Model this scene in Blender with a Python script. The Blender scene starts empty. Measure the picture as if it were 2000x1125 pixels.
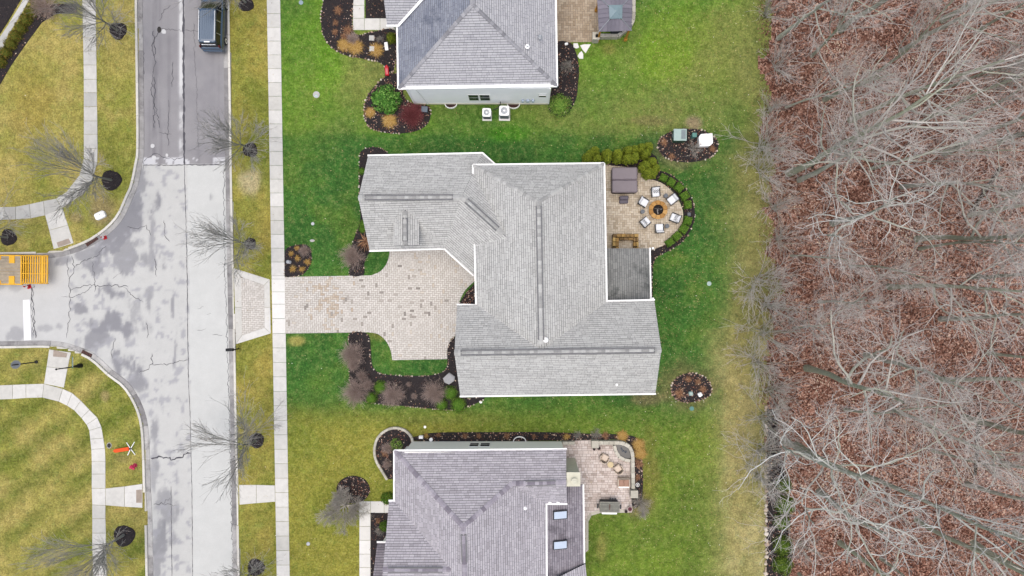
import bpy, math, random
import numpy as np
from mathutils import Vector, Matrix

# ---------------------------------------------------------------- camera, sky, sun, exposure
SC = bpy.context.scene
S, H = 22.0, 58.0            # photo pixels per metre on the ground, camera height in metres
NX, NY = 1026.0, 581.0       # the point of the photo that lies straight below the camera
cam_d = bpy.data.cameras.new('camera')
cam = bpy.data.objects.new('camera', cam_d)
SC.collection.objects.link(cam)
cam.location = (0, 0, H)
cam_d.sensor_width = 36.0
cam_d.lens = 36.0 * H / (2000.0 / S)
cam_d.shift_x = -(NX - 1000.0) / 2000.0
cam_d.shift_y = (NY - 562.5) / 2000.0
cam_d.clip_end = 2000
SC.camera = cam
SUN_EL, SUN_AZ = math.radians(83), math.radians(-150)    # azimuth clockwise from +Y (top of the photo)
world = bpy.data.worlds.new('World')
SC.world = world
world.use_nodes = True
wn = world.node_tree
bg = wn.nodes['Background']
sky = wn.nodes.new('ShaderNodeTexSky')
sky.sky_type = 'NISHITA'
sky.sun_disc = False
sky.sun_elevation = SUN_EL
sky.sun_rotation = SUN_AZ
sky.air_density = 1.0
sky.dust_density = 5.5
sky.ozone_density = 1.0
wn.links.new(sky.outputs[0], bg.inputs[0])
bg.inputs[1].default_value = 0.13
sun_d = bpy.data.lights.new('sun', 'SUN')
sun = bpy.data.objects.new('sun', sun_d)
SC.collection.objects.link(sun)
sun_d.energy = 1.4
sun_d.angle = math.radians(80)
sun_d.color = (0.99, 1.0, 0.965)
sdir = Vector((math.sin(SUN_AZ) * math.cos(SUN_EL), math.cos(SUN_AZ) * math.cos(SUN_EL), math.sin(SUN_EL)))
sun.rotation_euler = sdir.to_track_quat('Z', 'Y').to_euler()
sun.location = sdir * 80
vs = SC.view_settings
vs.view_transform = 'Standard'
vs.look = 'None'
vs.exposure = 0.46
vs.gamma = 1.0
vs.use_curve_mapping = False

# ---------------------------------------------------------------- helpers
COL = SC.collection
RNG = np.random.default_rng(7)
random.seed(7)
GZ = 0.12                    # lawn level; the road lies at 0


def P(x, y, z=0.0):
    k = (H - z) / H / S
    return Vector(((x - NX) * k, -(y - NY) * k, z))


def G(x, y, z=GZ):
    """a point of the ground plan: photo position of the ground, lifted straight up to z"""
    p = P(x, y, GZ)
    return Vector((p.x, p.y, z))


def lin(c):
    return tuple(((v / 12.92) if v <= 0.04045 else ((v + 0.055) / 1.055) ** 2.4) for v in c)


def C(h, k=1.0):
    h = h.lstrip('#')
    r = lin([int(h[i:i + 2], 16) / 255 for i in (0, 2, 4)])
    return tuple(min(0.9, v / 1.4 * k) for v in r)


def tag(o, label=None, cat=None, group=None, kind=None):
    if label: o['label'] = label
    if cat: o['category'] = cat
    if group: o['group'] = group
    if kind: o['kind'] = kind
    return o


def new_obj(name, me, parent=None):
    o = bpy.data.objects.new(name, me)
    COL.objects.link(o)
    if parent is not None:
        o.parent = parent
        if parent.name in WORLD:          # parts of this thing are given in world coordinates
            o.matrix_parent_inverse = Matrix.Translation(-parent.location)
    return o


WORLD = set()


def thing(name, label, cat, loc=(0, 0, 0), rz=0.0, group=None, world=False):
    o = bpy.data.objects.new(name, None)
    COL.objects.link(o)
    o.empty_display_size = 0.3
    o.location = loc
    o.rotation_euler = (0, 0, rz)
    if world: WORLD.add(o.name)
    return tag(o, label, cat, group)


def struct(name, me=None, parent=None):
    o = new_obj(name, me, parent)
    if parent is None:
        o['kind'] = 'structure'
    return o


def np_mesh(name, V, F, mat=None, v=None, col=None, smooth=False):
    """V (n,3); F (m,k) array or list of lists; v = per-face value; col = per-vertex colour"""
    me = bpy.data.meshes.new(name)
    V = np.asarray(V, dtype=np.float32)
    if isinstance(F, np.ndarray):
        m, k = F.shape
        me.vertices.add(len(V))
        me.vertices.foreach_set('co', V.ravel())
        me.loops.add(m * k)
        me.loops.foreach_set('vertex_index', F.astype(np.int32).ravel())
        me.polygons.add(m)
        me.polygons.foreach_set('loop_start', np.arange(0, m * k, k, dtype=np.int32))
        me.update(calc_edges=True)
    else:
        me.from_pydata([tuple(float(c) for c in p) for p in V], [], F)
        me.update()
    if v is not None:
        a = me.attributes.new('v', 'FLOAT', 'FACE')
        a.data.foreach_set('value', np.asarray(v, dtype=np.float32))
    if col is not None:
        a = me.attributes.new('col', 'FLOAT_COLOR', 'POINT')
        c4 = np.ones((len(V), 4), dtype=np.float32)
        c4[:, :3] = col
        a.data.foreach_set('color', c4.ravel())
    if mat: me.materials.append(mat)
    if smooth: me.polygons.foreach_set('use_smooth', np.ones(len(me.polygons), dtype=bool))
    return me


class MB:
    """collects simple shapes into one mesh"""
    def __init__(self):
        self.V, self.F, self.val = [], [], []

    def add(self, V, F, val=0.5):
        b = len(self.V)
        self.V += [tuple(p) for p in V]
        self.F += [[i + b for i in f] for f in F]
        self.val += [val] * len(F)
        return self

    def box(self, c, s, M=None, val=0.5, top=(1, 1)):
        x, y, z = s[0] / 2, s[1] / 2, s[2] / 2
        a, b = top
        V = [(-x, -y, -z), (x, -y, -z), (x, y, -z), (-x, y, -z), (-x * a, -y * b, z), (x * a, -y * b, z), (x * a, y * b, z), (-x * a, y * b, z)]
        V = [Vector(p) for p in V]
        if M is not None: V = [M @ p for p in V]
        V = [p + Vector(c) for p in V]
        return self.add(V, [[0, 3, 2, 1], [4, 5, 6, 7], [0, 1, 5, 4], [1, 2, 6, 5], [2, 3, 7, 6], [3, 0, 4, 7]], val)

    def rbox(self, c, s, r=0.03, M=None, val=0.5):
        """box with chamfered vertical and top edges"""
        x, y, z = s[0] / 2, s[1] / 2, s[2] / 2
        def ring(ex, ey, q, zz):
            return [(-ex + q, -ey, zz), (ex - q, -ey, zz), (ex, -ey + q, zz), (ex, ey - q, zz), (ex - q, ey, zz), (-ex + q, ey, zz), (-ex, ey - q, zz), (-ex, -ey + q, zz)]
        R = ring(x, y, r, -z) + ring(x, y, r, z - r) + ring(x - r, y - r, r * 0.6, z)
        V = [Vector(p) for p in R]
        if M is not None: V = [M @ p for p in V]
        V = [p + Vector(c) for p in V]
        F = [list(range(7, -1, -1)), list(range(16, 24))]
        for k in (0, 8):
            for i in range(8):
                j = (i + 1) % 8
                F.append([k + i, k + j, k + 8 + j, k + 8 + i])
        return self.add(V, F, val)

    def cyl(self, p0, p1, r0, r1=None, n=10, cap=True, val=0.5):
        r1 = r0 if r1 is None else r1
        p0, p1 = Vector(p0), Vector(p1)
        d = (p1 - p0).normalized()
        a = d.orthogonal().normalized()
        b = d.cross(a)
        V, F = [], []
        for p, r in ((p0, r0), (p1, r1)):
            for i in range(n):
                t = 2 * math.pi * i / n
                V.append(p + a * (r * math.cos(t)) + b * (r * math.sin(t)))
        for i in range(n):
            j = (i + 1) % n
            F.append([i, j, n + j, n + i])
        if cap:
            F.append(list(range(n - 1, -1, -1)))
            F.append(list(range(n, 2 * n)))
        return self.add(V, F, val)

    def tube(self, pts, r, n=8, val=0.5):
        for a, b in zip(pts[:-1], pts[1:]):
            self.cyl(a, b, r, r, n, True, val)
        return self

    def lathe(self, prof, c=(0, 0, 0), n=16, val=0.5, sx=1, sy=1):
        V, F = [], []
        for r, z in prof:
            for i in range(n):
                t = 2 * math.pi * i / n
                V.append((c[0] + sx * r * math.cos(t), c[1] + sy * r * math.sin(t), c[2] + z))
        m = len(prof)
        for k in range(m - 1):
            for i in range(n):
                j = (i + 1) % n
                F.append([k * n + i, k * n + j, (k + 1) * n + j, (k + 1) * n + i])
        F.append(list(range(n - 1, -1, -1)))
        F.append([(m - 1) * n + i for i in range(n)])
        return self.add(V, F, val)

    def prism(self, poly, z0, z1, val=0.5):
        n = len(poly)
        V = [(p[0], p[1], z0) for p in poly] + [(p[0], p[1], z1) for p in poly]
        ar = sum(poly[i][0] * poly[(i + 1) % n][1] - poly[(i + 1) % n][0] * poly[i][1] for i in range(n))
        idx = list(range(n)) if ar > 0 else list(range(n - 1, -1, -1))
        F = [idx[::-1], [n + i for i in idx]]
        for a in range(n):
            i, j = idx[a], idx[(a + 1) % n]
            F.append([i, j, n + j, n + i])
        return self.add(V, F, val)

    def mesh(self, name, mat, smooth=False):
        me = np_mesh(name, self.V, self.F, mat, v=self.val)
        if smooth:
            me.polygons.foreach_set('use_smooth', np.ones(len(me.polygons), dtype=bool))
        return me

    def obj(self, name, mat, parent=None, smooth=False):
        return new_obj(name, self.mesh(name, mat, smooth), parent)


def RZ(a):
    return Matrix.Rotation(a, 3, 'Z')


def spline(pts, step=8.0, closed=False):
    """Catmull-Rom through photo points"""
    out, n = [], len(pts)
    rng = range(n) if closed else range(n - 1)
    for i in rng:
        g = (lambda k: pts[k % n]) if closed else (lambda k: pts[min(max(k, 0), n - 1)])
        p0, p1, p2, p3 = g(i - 1), g(i), g(i + 1), g(i + 2)
        m = max(1, int(math.dist(p1, p2) / step))
        for k in range(m):
            t = k / m
            out.append(tuple(0.5 * ((2 * p1[a]) + (-p0[a] + p2[a]) * t + (2 * p0[a] - 5 * p1[a] + 4 * p2[a] - p3[a]) * t * t
                                    + (-p0[a] + 3 * p1[a] - 3 * p2[a] + p3[a]) * t ** 3) for a in (0, 1)))
    if not closed: out.append(tuple(pts[-1]))
    return out


def inside(poly, X, Y):
    X, Y = np.asarray(X, float), np.asarray(Y, float)
    r = np.zeros(X.shape, bool)
    n = len(poly)
    for i in range(n):
        x1, y1 = poly[i][0], poly[i][1]
        x2, y2 = poly[(i + 1) % n][0], poly[(i + 1) % n][1]
        if y1 == y2: continue
        c = ((y1 > Y) != (y2 > Y)) & (X < (x2 - x1) * (Y - y1) / (y2 - y1) + x1)
        r ^= c
    return r


def vnoise(X, Y, scale, seed):
    """smooth value noise in 0..1"""
    rs = np.random.default_rng(seed).random((256, 256))
    x, y = np.asarray(X) / scale + 1000.3, np.asarray(Y) / scale + 1000.7
    xi, yi = np.floor(x).astype(int), np.floor(y).astype(int)
    fx, fy = x - xi, y - yi
    fx, fy = fx * fx * (3 - 2 * fx), fy * fy * (3 - 2 * fy)
    a, b = rs[xi % 256, yi % 256], rs[(xi + 1) % 256, yi % 256]
    c, d = rs[xi % 256, (yi + 1) % 256], rs[(xi + 1) % 256, (yi + 1) % 256]
    return (a * (1 - fx) + b * fx) * (1 - fy) + (c * (1 - fx) + d * fx) * fy


def fbm(X, Y, scale, seed, n=4):
    r, a, t = 0, 1.0, 0
    for i in range(n):
        r = r + a * vnoise(X, Y, scale / 2 ** i, seed + i)
        t += a
        a *= 0.55
    return r / t


def clip_poly(sub, win):
    """Sutherland-Hodgman: subject clipped by a convex counter-clockwise window"""
    out = list(sub)
    n = len(win)
    for i in range(n):
        ax, ay = win[i]
        bx, by = win[(i + 1) % n]
        src, out = out, []
        if not src: return []
        def side(p): return (bx - ax) * (p[1] - ay) - (by - ay) * (p[0] - ax)
        for k in range(len(src)):
            p, q = src[k - 1], src[k]
            sp, sq = side(p), side(q)
            if (sp >= 0) != (sq >= 0):
                t = sp / (sp - sq)
                out.append((p[0] + (q[0] - p[0]) * t, p[1] + (q[1] - p[1]) * t))
            if sq >= 0: out.append(q)
    return out


def ccw(poly):
    n = len(poly)
    ar = sum(poly[i][0] * poly[(i + 1) % n][1] - poly[(i + 1) % n][0] * poly[i][1] for i in range(n))
    return list(poly) if ar > 0 else list(poly)[::-1]


# ---------------------------------------------------------------- materials
def nodes(name, rough=0.85, spec=0.3, metal=0.0):
    m = bpy.data.materials.new(name)
    m.use_nodes = True
    nt = m.node_tree
    b = nt.nodes['Principled BSDF']
    b.inputs['Roughness'].default_value = rough
    b.inputs['Specular IOR Level'].default_value = spec
    b.inputs['Metallic'].default_value = metal
    return m, nt, b


def N(nt, t, **kw):
    n = nt.nodes.new(t)
    for k, v in kw.items():
        if k in n.inputs: n.inputs[k].default_value = v
        else: setattr(n, k, v)
    return n


def math_n(nt, op, a, b=None, clamp=False):
    n = nt.nodes.new('ShaderNodeMath')
    n.operation = op
    n.use_clamp = clamp
    for i, v in enumerate((a, b)):
        if v is None: continue
        if hasattr(v, 'links'): nt.links.new(v, n.inputs[i])
        else: n.inputs[i].default_value = v
    return n.outputs[0]


def mixc(nt, fac, a, b, blend='MIX'):
    n = nt.nodes.new('ShaderNodeMix')
    n.data_type = 'RGBA'
    n.blend_type = blend
    for i, v in ((0, fac), (6, a), (7, b)):
        if hasattr(v, 'links'): nt.links.new(v, n.inputs[i])
        elif isinstance(v, (int, float)): n.inputs[i].default_value = v
        else: n.inputs[i].default_value = (*v[:3], 1)
    return n.outputs[2]


def noise(nt, scale, detail=4, rough=0.6, vec=None, dist=0.0):
    n = N(nt, 'ShaderNodeTexNoise', Scale=scale, Detail=detail, Roughness=rough, Distortion=dist)
    if vec is None:
        g = nt.nodes.get('geo') or nt.nodes.new('ShaderNodeNewGeometry')
        g.name = 'geo'
        vec = g.outputs['Position']
    nt.links.new(vec, n.inputs['Vector'])
    return n.outputs[0]


def ramp(nt, fac, stops, interp='LINEAR'):
    n = nt.nodes.new('ShaderNodeValToRGB')
    n.color_ramp.interpolation = interp
    e = n.color_ramp.elements
    while len(e) < len(stops): e.new(0.5)
    for i, (p, c) in enumerate(stops):
        e[i].position = p
        e[i].color = (*c[:3], 1) if not isinstance(c, (int, float)) else (c, c, c, 1)
    nt.links.new(fac, n.inputs[0])
    return n.outputs[0]


def bump(nt, b, height, strength=0.4, dist=0.02):
    n = nt.nodes.new('ShaderNodeBump')
    n.inputs['Strength'].default_value = strength
    n.inputs['Distance'].default_value = dist
    nt.links.new(height, n.inputs['Height'])
    nt.links.new(n.outputs[0], b.inputs['Normal'])


def plain(name, col, rough=0.7, var=0.15, scale=3.0, spec=0.3, metal=0.0, bmp=0.0):
    """one base colour with broad and fine mottling"""
    c = C(col) if isinstance(col, str) else col
    m, nt, b = nodes(name, rough, spec, metal)
    f = math_n(nt, 'ADD', math_n(nt, 'MULTIPLY', noise(nt, scale), 0.6), math_n(nt, 'MULTIPLY', noise(nt, scale * 9, 3), 0.4))
    lo, hi = tuple(v * (1 - var) for v in c), tuple(min(0.92, v * (1 + var)) for v in c)
    nt.links.new(ramp(nt, f, [(0.3, lo), (0.7, hi)]), b.inputs['Base Color'])
    if bmp: bump(nt, b, noise(nt, scale * 12, 4), bmp)
    return m


def facev(name, stops, rough=0.85, spec=0.25, mottle=0.2, mscale=14.0, stain=None, translucent=False):
    """colour picked per piece by the face value 'v' (0..1), plus fine mottling"""
    m, nt, b = nodes(name, rough, spec)
    a = N(nt, 'ShaderNodeAttribute', attribute_name='v')
    c = ramp(nt, a.outputs['Fac'], [(p, C(h)) for p, h in stops])
    f = ramp(nt, noise(nt, mscale, 4), [(0.25, 1 - mottle), (0.75, 1 + mottle)])
    c = mixc(nt, 1.0, c, f, 'MULTIPLY')
    if stain:                                   # (colour, noise scale, threshold, softness)
        hx, sc, th, so = stain
        s = ramp(nt, noise(nt, sc, 6, 0.65), [(th, 0.0), (min(1, th + so), 1.0)])
        c = mixc(nt, s, c, C(hx), 'MIX')
    nt.links.new(c, b.inputs['Base Color'])
    return m


def objv(name, stops, rough=0.85, mottle=0.12, mscale=2.5, fine=25.0, stain=None, bmp=0.15):
    """colour picked per object (slabs, kerb stones) with dirt and fine grain"""
    m, nt, b = nodes(name, rough, 0.25)
    oi = nt.nodes.new('ShaderNodeObjectInfo')
    c = ramp(nt, oi.outputs['Random'], [(p, C(h)) for p, h in stops])
    c = mixc(nt, 1.0, c, ramp(nt, noise(nt, mscale, 5), [(0.25, 1 - mottle), (0.75, 1 + mottle * 0.6)]), 'MULTIPLY')
    c = mixc(nt, 1.0, c, ramp(nt, noise(nt, fine, 3), [(0.2, 0.9), (0.8, 1.08)]), 'MULTIPLY')
    if stain:
        hx, sc, th, so = stain
        s = ramp(nt, noise(nt, sc, 6, 0.7), [(th, 0.0), (min(1, th + so), 0.85)])
        c = mixc(nt, s, c, C(hx), 'MIX')
    nt.links.new(c, b.inputs['Base Color'])
    bump(nt, b, noise(nt, fine, 3), bmp)
    return m


M = {}
M['concrete'] = objv('concrete', [(0, '#cfcdc6'), (0.5, '#dad8d2'), (1, '#e2e0db')], stain=('#a79f92', 0.9, 0.62, 0.2))
M['concrete_old'] = objv('concrete_old', [(0, '#b9b8b3'), (0.5, '#c6c5c0'), (1, '#d3d1cb')], stain=('#9a958b', 1.1, 0.58, 0.22))
M['concrete_new'] = objv('concrete_new', [(0, '#e6e4df'), (1, '#efede9')], mottle=0.06, stain=('#cfc8bb', 0.8, 0.68, 0.2))
M['kerb'] = objv('kerb_concrete', [(0, '#cbc8bf'), (0.5, '#dad7ce'), (1, '#e6e3da')], stain=('#8f8a84', 1.5, 0.6, 0.2))
M['gutter'] = objv('gutter_concrete', [(0, '#8f8d8d'), (0.5, '#a5a3a2'), (1, '#c4c2bf')], mottle=0.3, mscale=1.3, stain=('#5d5a5c', 0.8, 0.52, 0.2))
M['tactile'] = plain('tactile_pad', '#a5978a', var=0.2)
M['rust'] = plain('rusty_iron', '#5e3a33', var=0.4, scale=9)
M['iron'] = plain('dark_iron', '#33302e', var=0.3, scale=8)
M['black'] = plain('black_metal', '#1c1d20', 0.45, 0.2)
M['blackplastic'] = plain('black_plastic', '#202124', 0.55, 0.15)
M['white'] = plain('white_paint', (0.82, 0.82, 0.81), 0.5, 0.04, 2)
M['paint'] = plain('road_paint', '#f6f6f8', 0.7, 0.05, 2)
M['cream'] = plain('cream_render', '#d9d6c2', 0.8, 0.1, 3)
M['red'] = plain('red_paint', '#c8202c', 0.45, 0.1)
M['pinkred'] = plain('faded_red_paint', '#d63a62', 0.5, 0.15)
M['orange'] = plain('orange_fabric', '#f2591f', 0.7, 0.1, 5)
M['green_sign'] = plain('green_sign_face', '#2c7a68', 0.5, 0.1)
M['steel'] = plain('galvanised_steel', '#a7abb0', 0.4, 0.1, 5, 0.5, 0.4)
M['yellow'] = plain('yellow_machine_paint', '#f0b529', 0.5, 0.14, 4)
M['wood_deck'] = plain('weathered_deck_wood', '#a99c88', 0.85, 0.3, 3)
M['cover'] = plain('grey_brown_vinyl', '#7d7379', 0.5, 0.08, 3, 0.4)
M['cover_side'] = plain('dark_brown_panel', '#4f4440', 0.6, 0.12, 4)
M['charcoal'] = plain('charcoal_frame', '#3c3e42', 0.6, 0.12)
M['stool'] = plain('grey_drum', '#6d7177', 0.7, 0.15, 6)
M['cushion'] = plain('white_cushion', '#eceef1', 0.9, 0.05, 5)
M['tan'] = plain('tan_wicker', '#cbbcac', 0.85, 0.15, 10)
M['cush_tan'] = plain('tan_cushion', '#dccab8', 0.9, 0.08, 6)
M['cush_brown'] = plain('brown_cushion', '#a98775', 0.9, 0.1, 6)
M['green_box'] = plain('green_utility_paint', '#2f5a45', 0.5, 0.12, 4)
M['green_lid'] = plain('pale_green_lid', '#a9bfb9', 0.5, 0.12, 3)
M['teal'] = plain('teal_plastic', '#5f8f86', 0.6, 0.12, 5)
M['mulch_flat'] = plain('dark_soil', '#2f2a2b', 0.95, 0.45, 7, bmp=0.8)
M['mulch_red'] = plain('leaf_covered_mulch', '#4a3430', 0.95, 0.5, 5, bmp=0.8)
M['ash'] = plain('ash_black', '#241f1e', 0.9, 0.4, 12)
M['wood'] = plain('honey_wood', '#c98f3c', 0.7, 0.2, 6)
M['glass'] = plain('dark_window_glass', '#2b363b', 0.2, 0.15, 1.5, 0.25)
M['skyglass'] = plain('skylight_glass', '#b9c8dc', 0.08, 0.06, 1.5, 0.9)
M['siding_w'] = plain('white_siding', (0.86, 0.865, 0.87), 0.6, 0.03, 1.5)
M['siding_c'] = plain('cream_siding', (0.84, 0.83, 0.77), 0.6, 0.03, 1.5)
M['stone_tan'] = objv('tan_wall_stone', [(0, '#6f5a3c'), (0.35, '#8d7350'), (0.7, '#b08d54'), (1, '#d2b374')], mottle=0.3, mscale=6)
M['stone_fire'] = objv('honey_coping_stone', [(0, '#a97c45'), (0.5, '#bd8f52'), (1, '#cda266')], mottle=0.2, mscale=6)
M['stone_grey'] = objv('grey_wall_stone', [(0, '#b9b4a6'), (0.5, '#c6c1b3'), (1, '#d2cdbf')], mottle=0.2, mscale=5)
M['flag'] = plain('white_flagstone', '#f1f0ec', 0.8, 0.05, 4)
M['edging'] = facev('edging_stone', [(0, '#8a7566'), (0.4, '#b59a86'), (0.7, '#cfc0ae'), (1, '#e6ddd0')], mottle=0.3)
M['edging_pale'] = facev('pale_wall_stone', [(0, '#c4b8a2'), (0.5, '#d8cdb8'), (1, '#e4dccb')], mottle=0.2)
M['paver'] = facev('driveway_paver', [(0, '#8f8a84'), (0.03, '#aea79f'), (0.08, '#cac5bd'), (0.5, '#d3cec7'), (0.9, '#ddd8d1'), (0.93, '#d0c6b8'), (1, '#bcab97')], mottle=0.1)
M['paver_patio'] = facev('patio_paver', [(0, '#b3a48e'), (0.3, '#cbbda8'), (0.8, '#d9cdba'), (1, '#c3b49e')], mottle=0.12)
M['paver_old'] = facev('old_patio_paver', [(0, '#b3a49c'), (0.2, '#cfc0b8'), (0.6, '#dccfc8'), (0.9, '#e3d8d2'), (1, '#c6b5ac')], mottle=0.15, stain=('#a08a80', 1.2, 0.66, 0.12))
M['paver_brown'] = facev('brown_patio_paver', [(0, '#a18f79'), (0.4, '#b5a38c'), (0.8, '#c0b09a'), (1, '#9b8a76')], mottle=0.15)
M['joint'] = plain('joint_sand', '#857a6f', 0.95, 0.2, 8)
M['joint_dark'] = plain('joint_dark_sand', '#7c7168', 0.95, 0.2, 8)
M['shingle1'] = facev('light_grey_shingle', [(0, '#a2a2a0'), (0.3, '#b9b9b6'), (0.65, '#cbcbc8'), (1, '#d8d8d5')], 0.95, 0.1, 0.12, 30, stain=('#b0b0ad', 0.16, 0.5, 0.45))
M['shingle1_dark'] = facev('dark_grey_shingle', [(0, '#6a6b69'), (0.4, '#838482'), (1, '#a0a19e')], 0.95, 0.1, 0.15, 30, stain=('#5a5d5b', 0.45, 0.55, 0.12))  # darker grey tone with blotches, used on the porch roof
M['shingle2'] = facev('blue_grey_shingle', [(0, '#9c9ca1'), (0.3, '#b3b3b8'), (0.7, '#c3c3c7'), (1, '#cfcfd2')], 0.95, 0.1, 0.12, 30)
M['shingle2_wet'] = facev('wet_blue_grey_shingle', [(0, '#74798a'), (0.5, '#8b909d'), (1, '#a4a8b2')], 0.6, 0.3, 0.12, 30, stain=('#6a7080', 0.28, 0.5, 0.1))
M['shingle3'] = facev('mauve_grey_shingle', [(0, '#8f8b90'), (0.3, '#a8a4a9'), (0.65, '#bebac0'), (1, '#cdc9ce')], 0.95, 0.1, 0.12, 30)
M['shingle3_dark'] = facev('weathered_mauve_shingle', [(0, '#6d6870'), (0.4, '#8b858d'), (1, '#aca7ae')], 0.95, 0.1, 0.15, 30, stain=('#6a656c', 0.4, 0.53, 0.12))
M['bark_street'] = facev('street_tree_bark', [(0, '#86867b'), (0.5, '#a5a5a0'), (1, '#c6bfbb')], mottle=0.2)
M['bark_forest'] = facev('forest_bark', [(0, '#a9ae94'), (0.18, '#c2c4b2'), (0.45, '#d8d2cb'), (0.8, '#e6ddd7'), (1, '#e6d6cf')], mottle=0.25, mscale=6)
M['bark_pale'] = facev('pale_bark', [(0, '#a3a893'), (0.3, '#cccec6'), (0.6, '#e6e7e4'), (1, '#e6dcd6')], mottle=0.2, mscale=6)
M['twig_pink'] = facev('pinkish_twigs', [(0, '#a48a80'), (0.5, '#c9b1a6'), (1, '#dfcdc3')], mottle=0.2)
M['twig_grey'] = facev('grey_twigs', [(0, '#9a948b'), (0.5, '#bfb8ae'), (1, '#dad4ca')], mottle=0.2)
M['twig_red'] = facev('dark_red_twigs', [(0, '#6d3336'), (0.5, '#934a4e'), (1, '#b57070')], mottle=0.2)
M['grass_tan'] = facev('dry_ornamental_grass', [(0, '#8f6e35'), (0.5, '#b8924c'), (1, '#d2b274')], mottle=0.2)
M['grass_brown'] = facev('brown_dead_perennial', [(0, '#6d4a38'), (0.5, '#8f684e'), (1, '#b5906f')], mottle=0.25)
M['leaf_box'] = facev('boxwood_leaves', [(0, '#3f6a1c'), (0.5, '#628c2a'), (1, '#93b04a')], mottle=0.25)
M['leaf_green'] = facev('glossy_green_leaves', [(0, '#386a28'), (0.5, '#5f9c3a'), (1, '#96c062')], mottle=0.25)
M['leaf_yew'] = facev('yew_leaves', [(0, '#4f7a2a'), (0.5, '#7fa843'), (1, '#a8c25c')], mottle=0.25)
M['leaf_arb'] = facev('arborvitae_leaves', [(0, '#4c5f14'), (0.5, '#7d8d24'), (1, '#a9b43e')], mottle=0.25)
M['leaf_olive'] = facev('olive_hedge_leaves', [(0, '#4a5418'), (0.4, '#6d7426'), (0.8, '#94893a'), (1, '#a06f36')], mottle=0.25)
M['leaf_ever'] = facev('wood_edge_evergreen', [(0, '#3d5a1c'), (0.5, '#6d8a2f'), (1, '#93a845')], mottle=0.25)
M['litter'] = facev('dead_leaves', [(0, '#50332b'), (0.3, '#805746'), (0.55, '#a67b69'), (0.75, '#c6a391'), (0.9, '#e4ccbc'), (1, '#f4e2c4')], mottle=0.2)
M['lawn_leaf'] = facev('pale_fallen_leaves', [(0, '#8f6a48'), (0.5, '#bba06f'), (0.85, '#d3c894'), (1, '#ecebdc')], mottle=0.1)
M['chip'] = facev('mulch_chips', [(0, '#1f1c1e'), (0.6, '#38323a'), (0.9, '#524845'), (1, '#8a7264')], mottle=0.2)

# lawn: colour per vertex (species, mowing, thin patches) with blade-scale grain
m, nt, b = nodes('lawn_grass', 0.9, 0.15)
a = N(nt, 'ShaderNodeAttribute', attribute_name='col')
g1 = ramp(nt, noise(nt, 1.6, 6, 0.75), [(0.28, 0.5), (0.72, 1.15)])
g2 = ramp(nt, noise(nt, 7.0, 5, 0.8), [(0.33, 0.42), (0.67, 1.28)])
c = mixc(nt, 1.0, mixc(nt, 1.0, a.outputs['Color'], g1, 'MULTIPLY'), g2, 'MULTIPLY')
dry = ramp(nt, noise(nt, 3.2, 6, 0.8), [(0.5, 0.0), (0.66, 0.6)])
c = mixc(nt, dry, c, mixc(nt, 0.45, c, C('#b8ab72')))
cool = ramp(nt, noise(nt, 2.1, 6, 0.75, dist=0.6), [(0.52, 0.0), (0.68, 0.5)])
c = mixc(nt, cool, c, mixc(nt, 1.0, c, (0.62, 0.95, 0.95), 'MULTIPLY'))
nt.links.new(c, b.inputs['Base Color'])
bump(nt, b, noise(nt, 14, 4, 0.8), 0.7, 0.05)
M['lawn'] = m
# wood floor: trodden dead leaves
m, nt, b = nodes('wood_floor', 0.95, 0.1)
a = N(nt, 'ShaderNodeAttribute', attribute_name='col')
vor = N(nt, 'ShaderNodeTexVoronoi', Scale=7.0)
gg = nt.nodes.new('ShaderNodeNewGeometry')
nt.links.new(gg.outputs['Position'], vor.inputs['Vector'])
sep = nt.nodes.new('ShaderNodeSeparateColor')
nt.links.new(vor.outputs['Color'], sep.inputs[0])
lc = ramp(nt, sep.outputs[0], [(0, C('#402a23')), (0.3, C('#6f4c3f')), (0.6, C('#926b5b')), (0.85, C('#b38d7b')), (1, C('#d2b4a0'))])
c = mixc(nt, 1.0, lc, a.outputs['Color'], 'MULTIPLY')
c = mixc(nt, 1.0, c, ramp(nt, noise(nt, 9, 5, 0.75), [(0.25, 0.55), (0.75, 1.45)]), 'MULTIPLY')
nt.links.new(c, b.inputs['Base Color'])
bump(nt, b, vor.outputs['Distance'], 0.8, 0.06)
M['woodfloor'] = m
# road: colour per vertex (old asphalt, pale overlay, worn patches) with aggregate grain
m, nt, b = nodes('road_surface', 0.9, 0.2)
a = N(nt, 'ShaderNodeAttribute', attribute_name='col')
c = mixc(nt, 1.0, a.outputs['Color'], ramp(nt, noise(nt, 0.8, 6, 0.7), [(0.25, 0.93), (0.75, 1.06)]), 'MULTIPLY')
c = mixc(nt, 1.0, c, ramp(nt, noise(nt, 16, 4, 0.75), [(0.2, 0.86), (0.8, 1.12)]), 'MULTIPLY')
nt.links.new(c, b.inputs['Base Color'])
bump(nt, b, noise(nt, 30, 3), 0.25, 0.01)
M['road'] = m
M['tar'] = plain('tar_filled_crack', '#55545a', 0.8, 0.3, 6)

# ---------------------------------------------------------------- ground plan lines (photo pixels)
NK = spline([(266, -220), (267, 0), (269, 150), (270, 290), (266, 322), (257, 365), (248, 384), (233, 418), (213, 442), (187, 462), (163, 475), (130, 487), (93, 493), (0, 495), (-220, 496)])
SK = spline([(-220, 679), (0, 678), (97, 677), (140, 685), (177, 700), (213, 732), (240, 752), (257, 775), (270, 802), (278, 835), (281, 883), (283, 950), (286, 1020), (288, 1125), (292, 1345)])
RK = spline([(444, -220), (447, 0), (452.5, 375), (460, 750), (467, 1125), (471, 1345)])
ROAD = NK + SK + RK[::-1]

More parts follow.
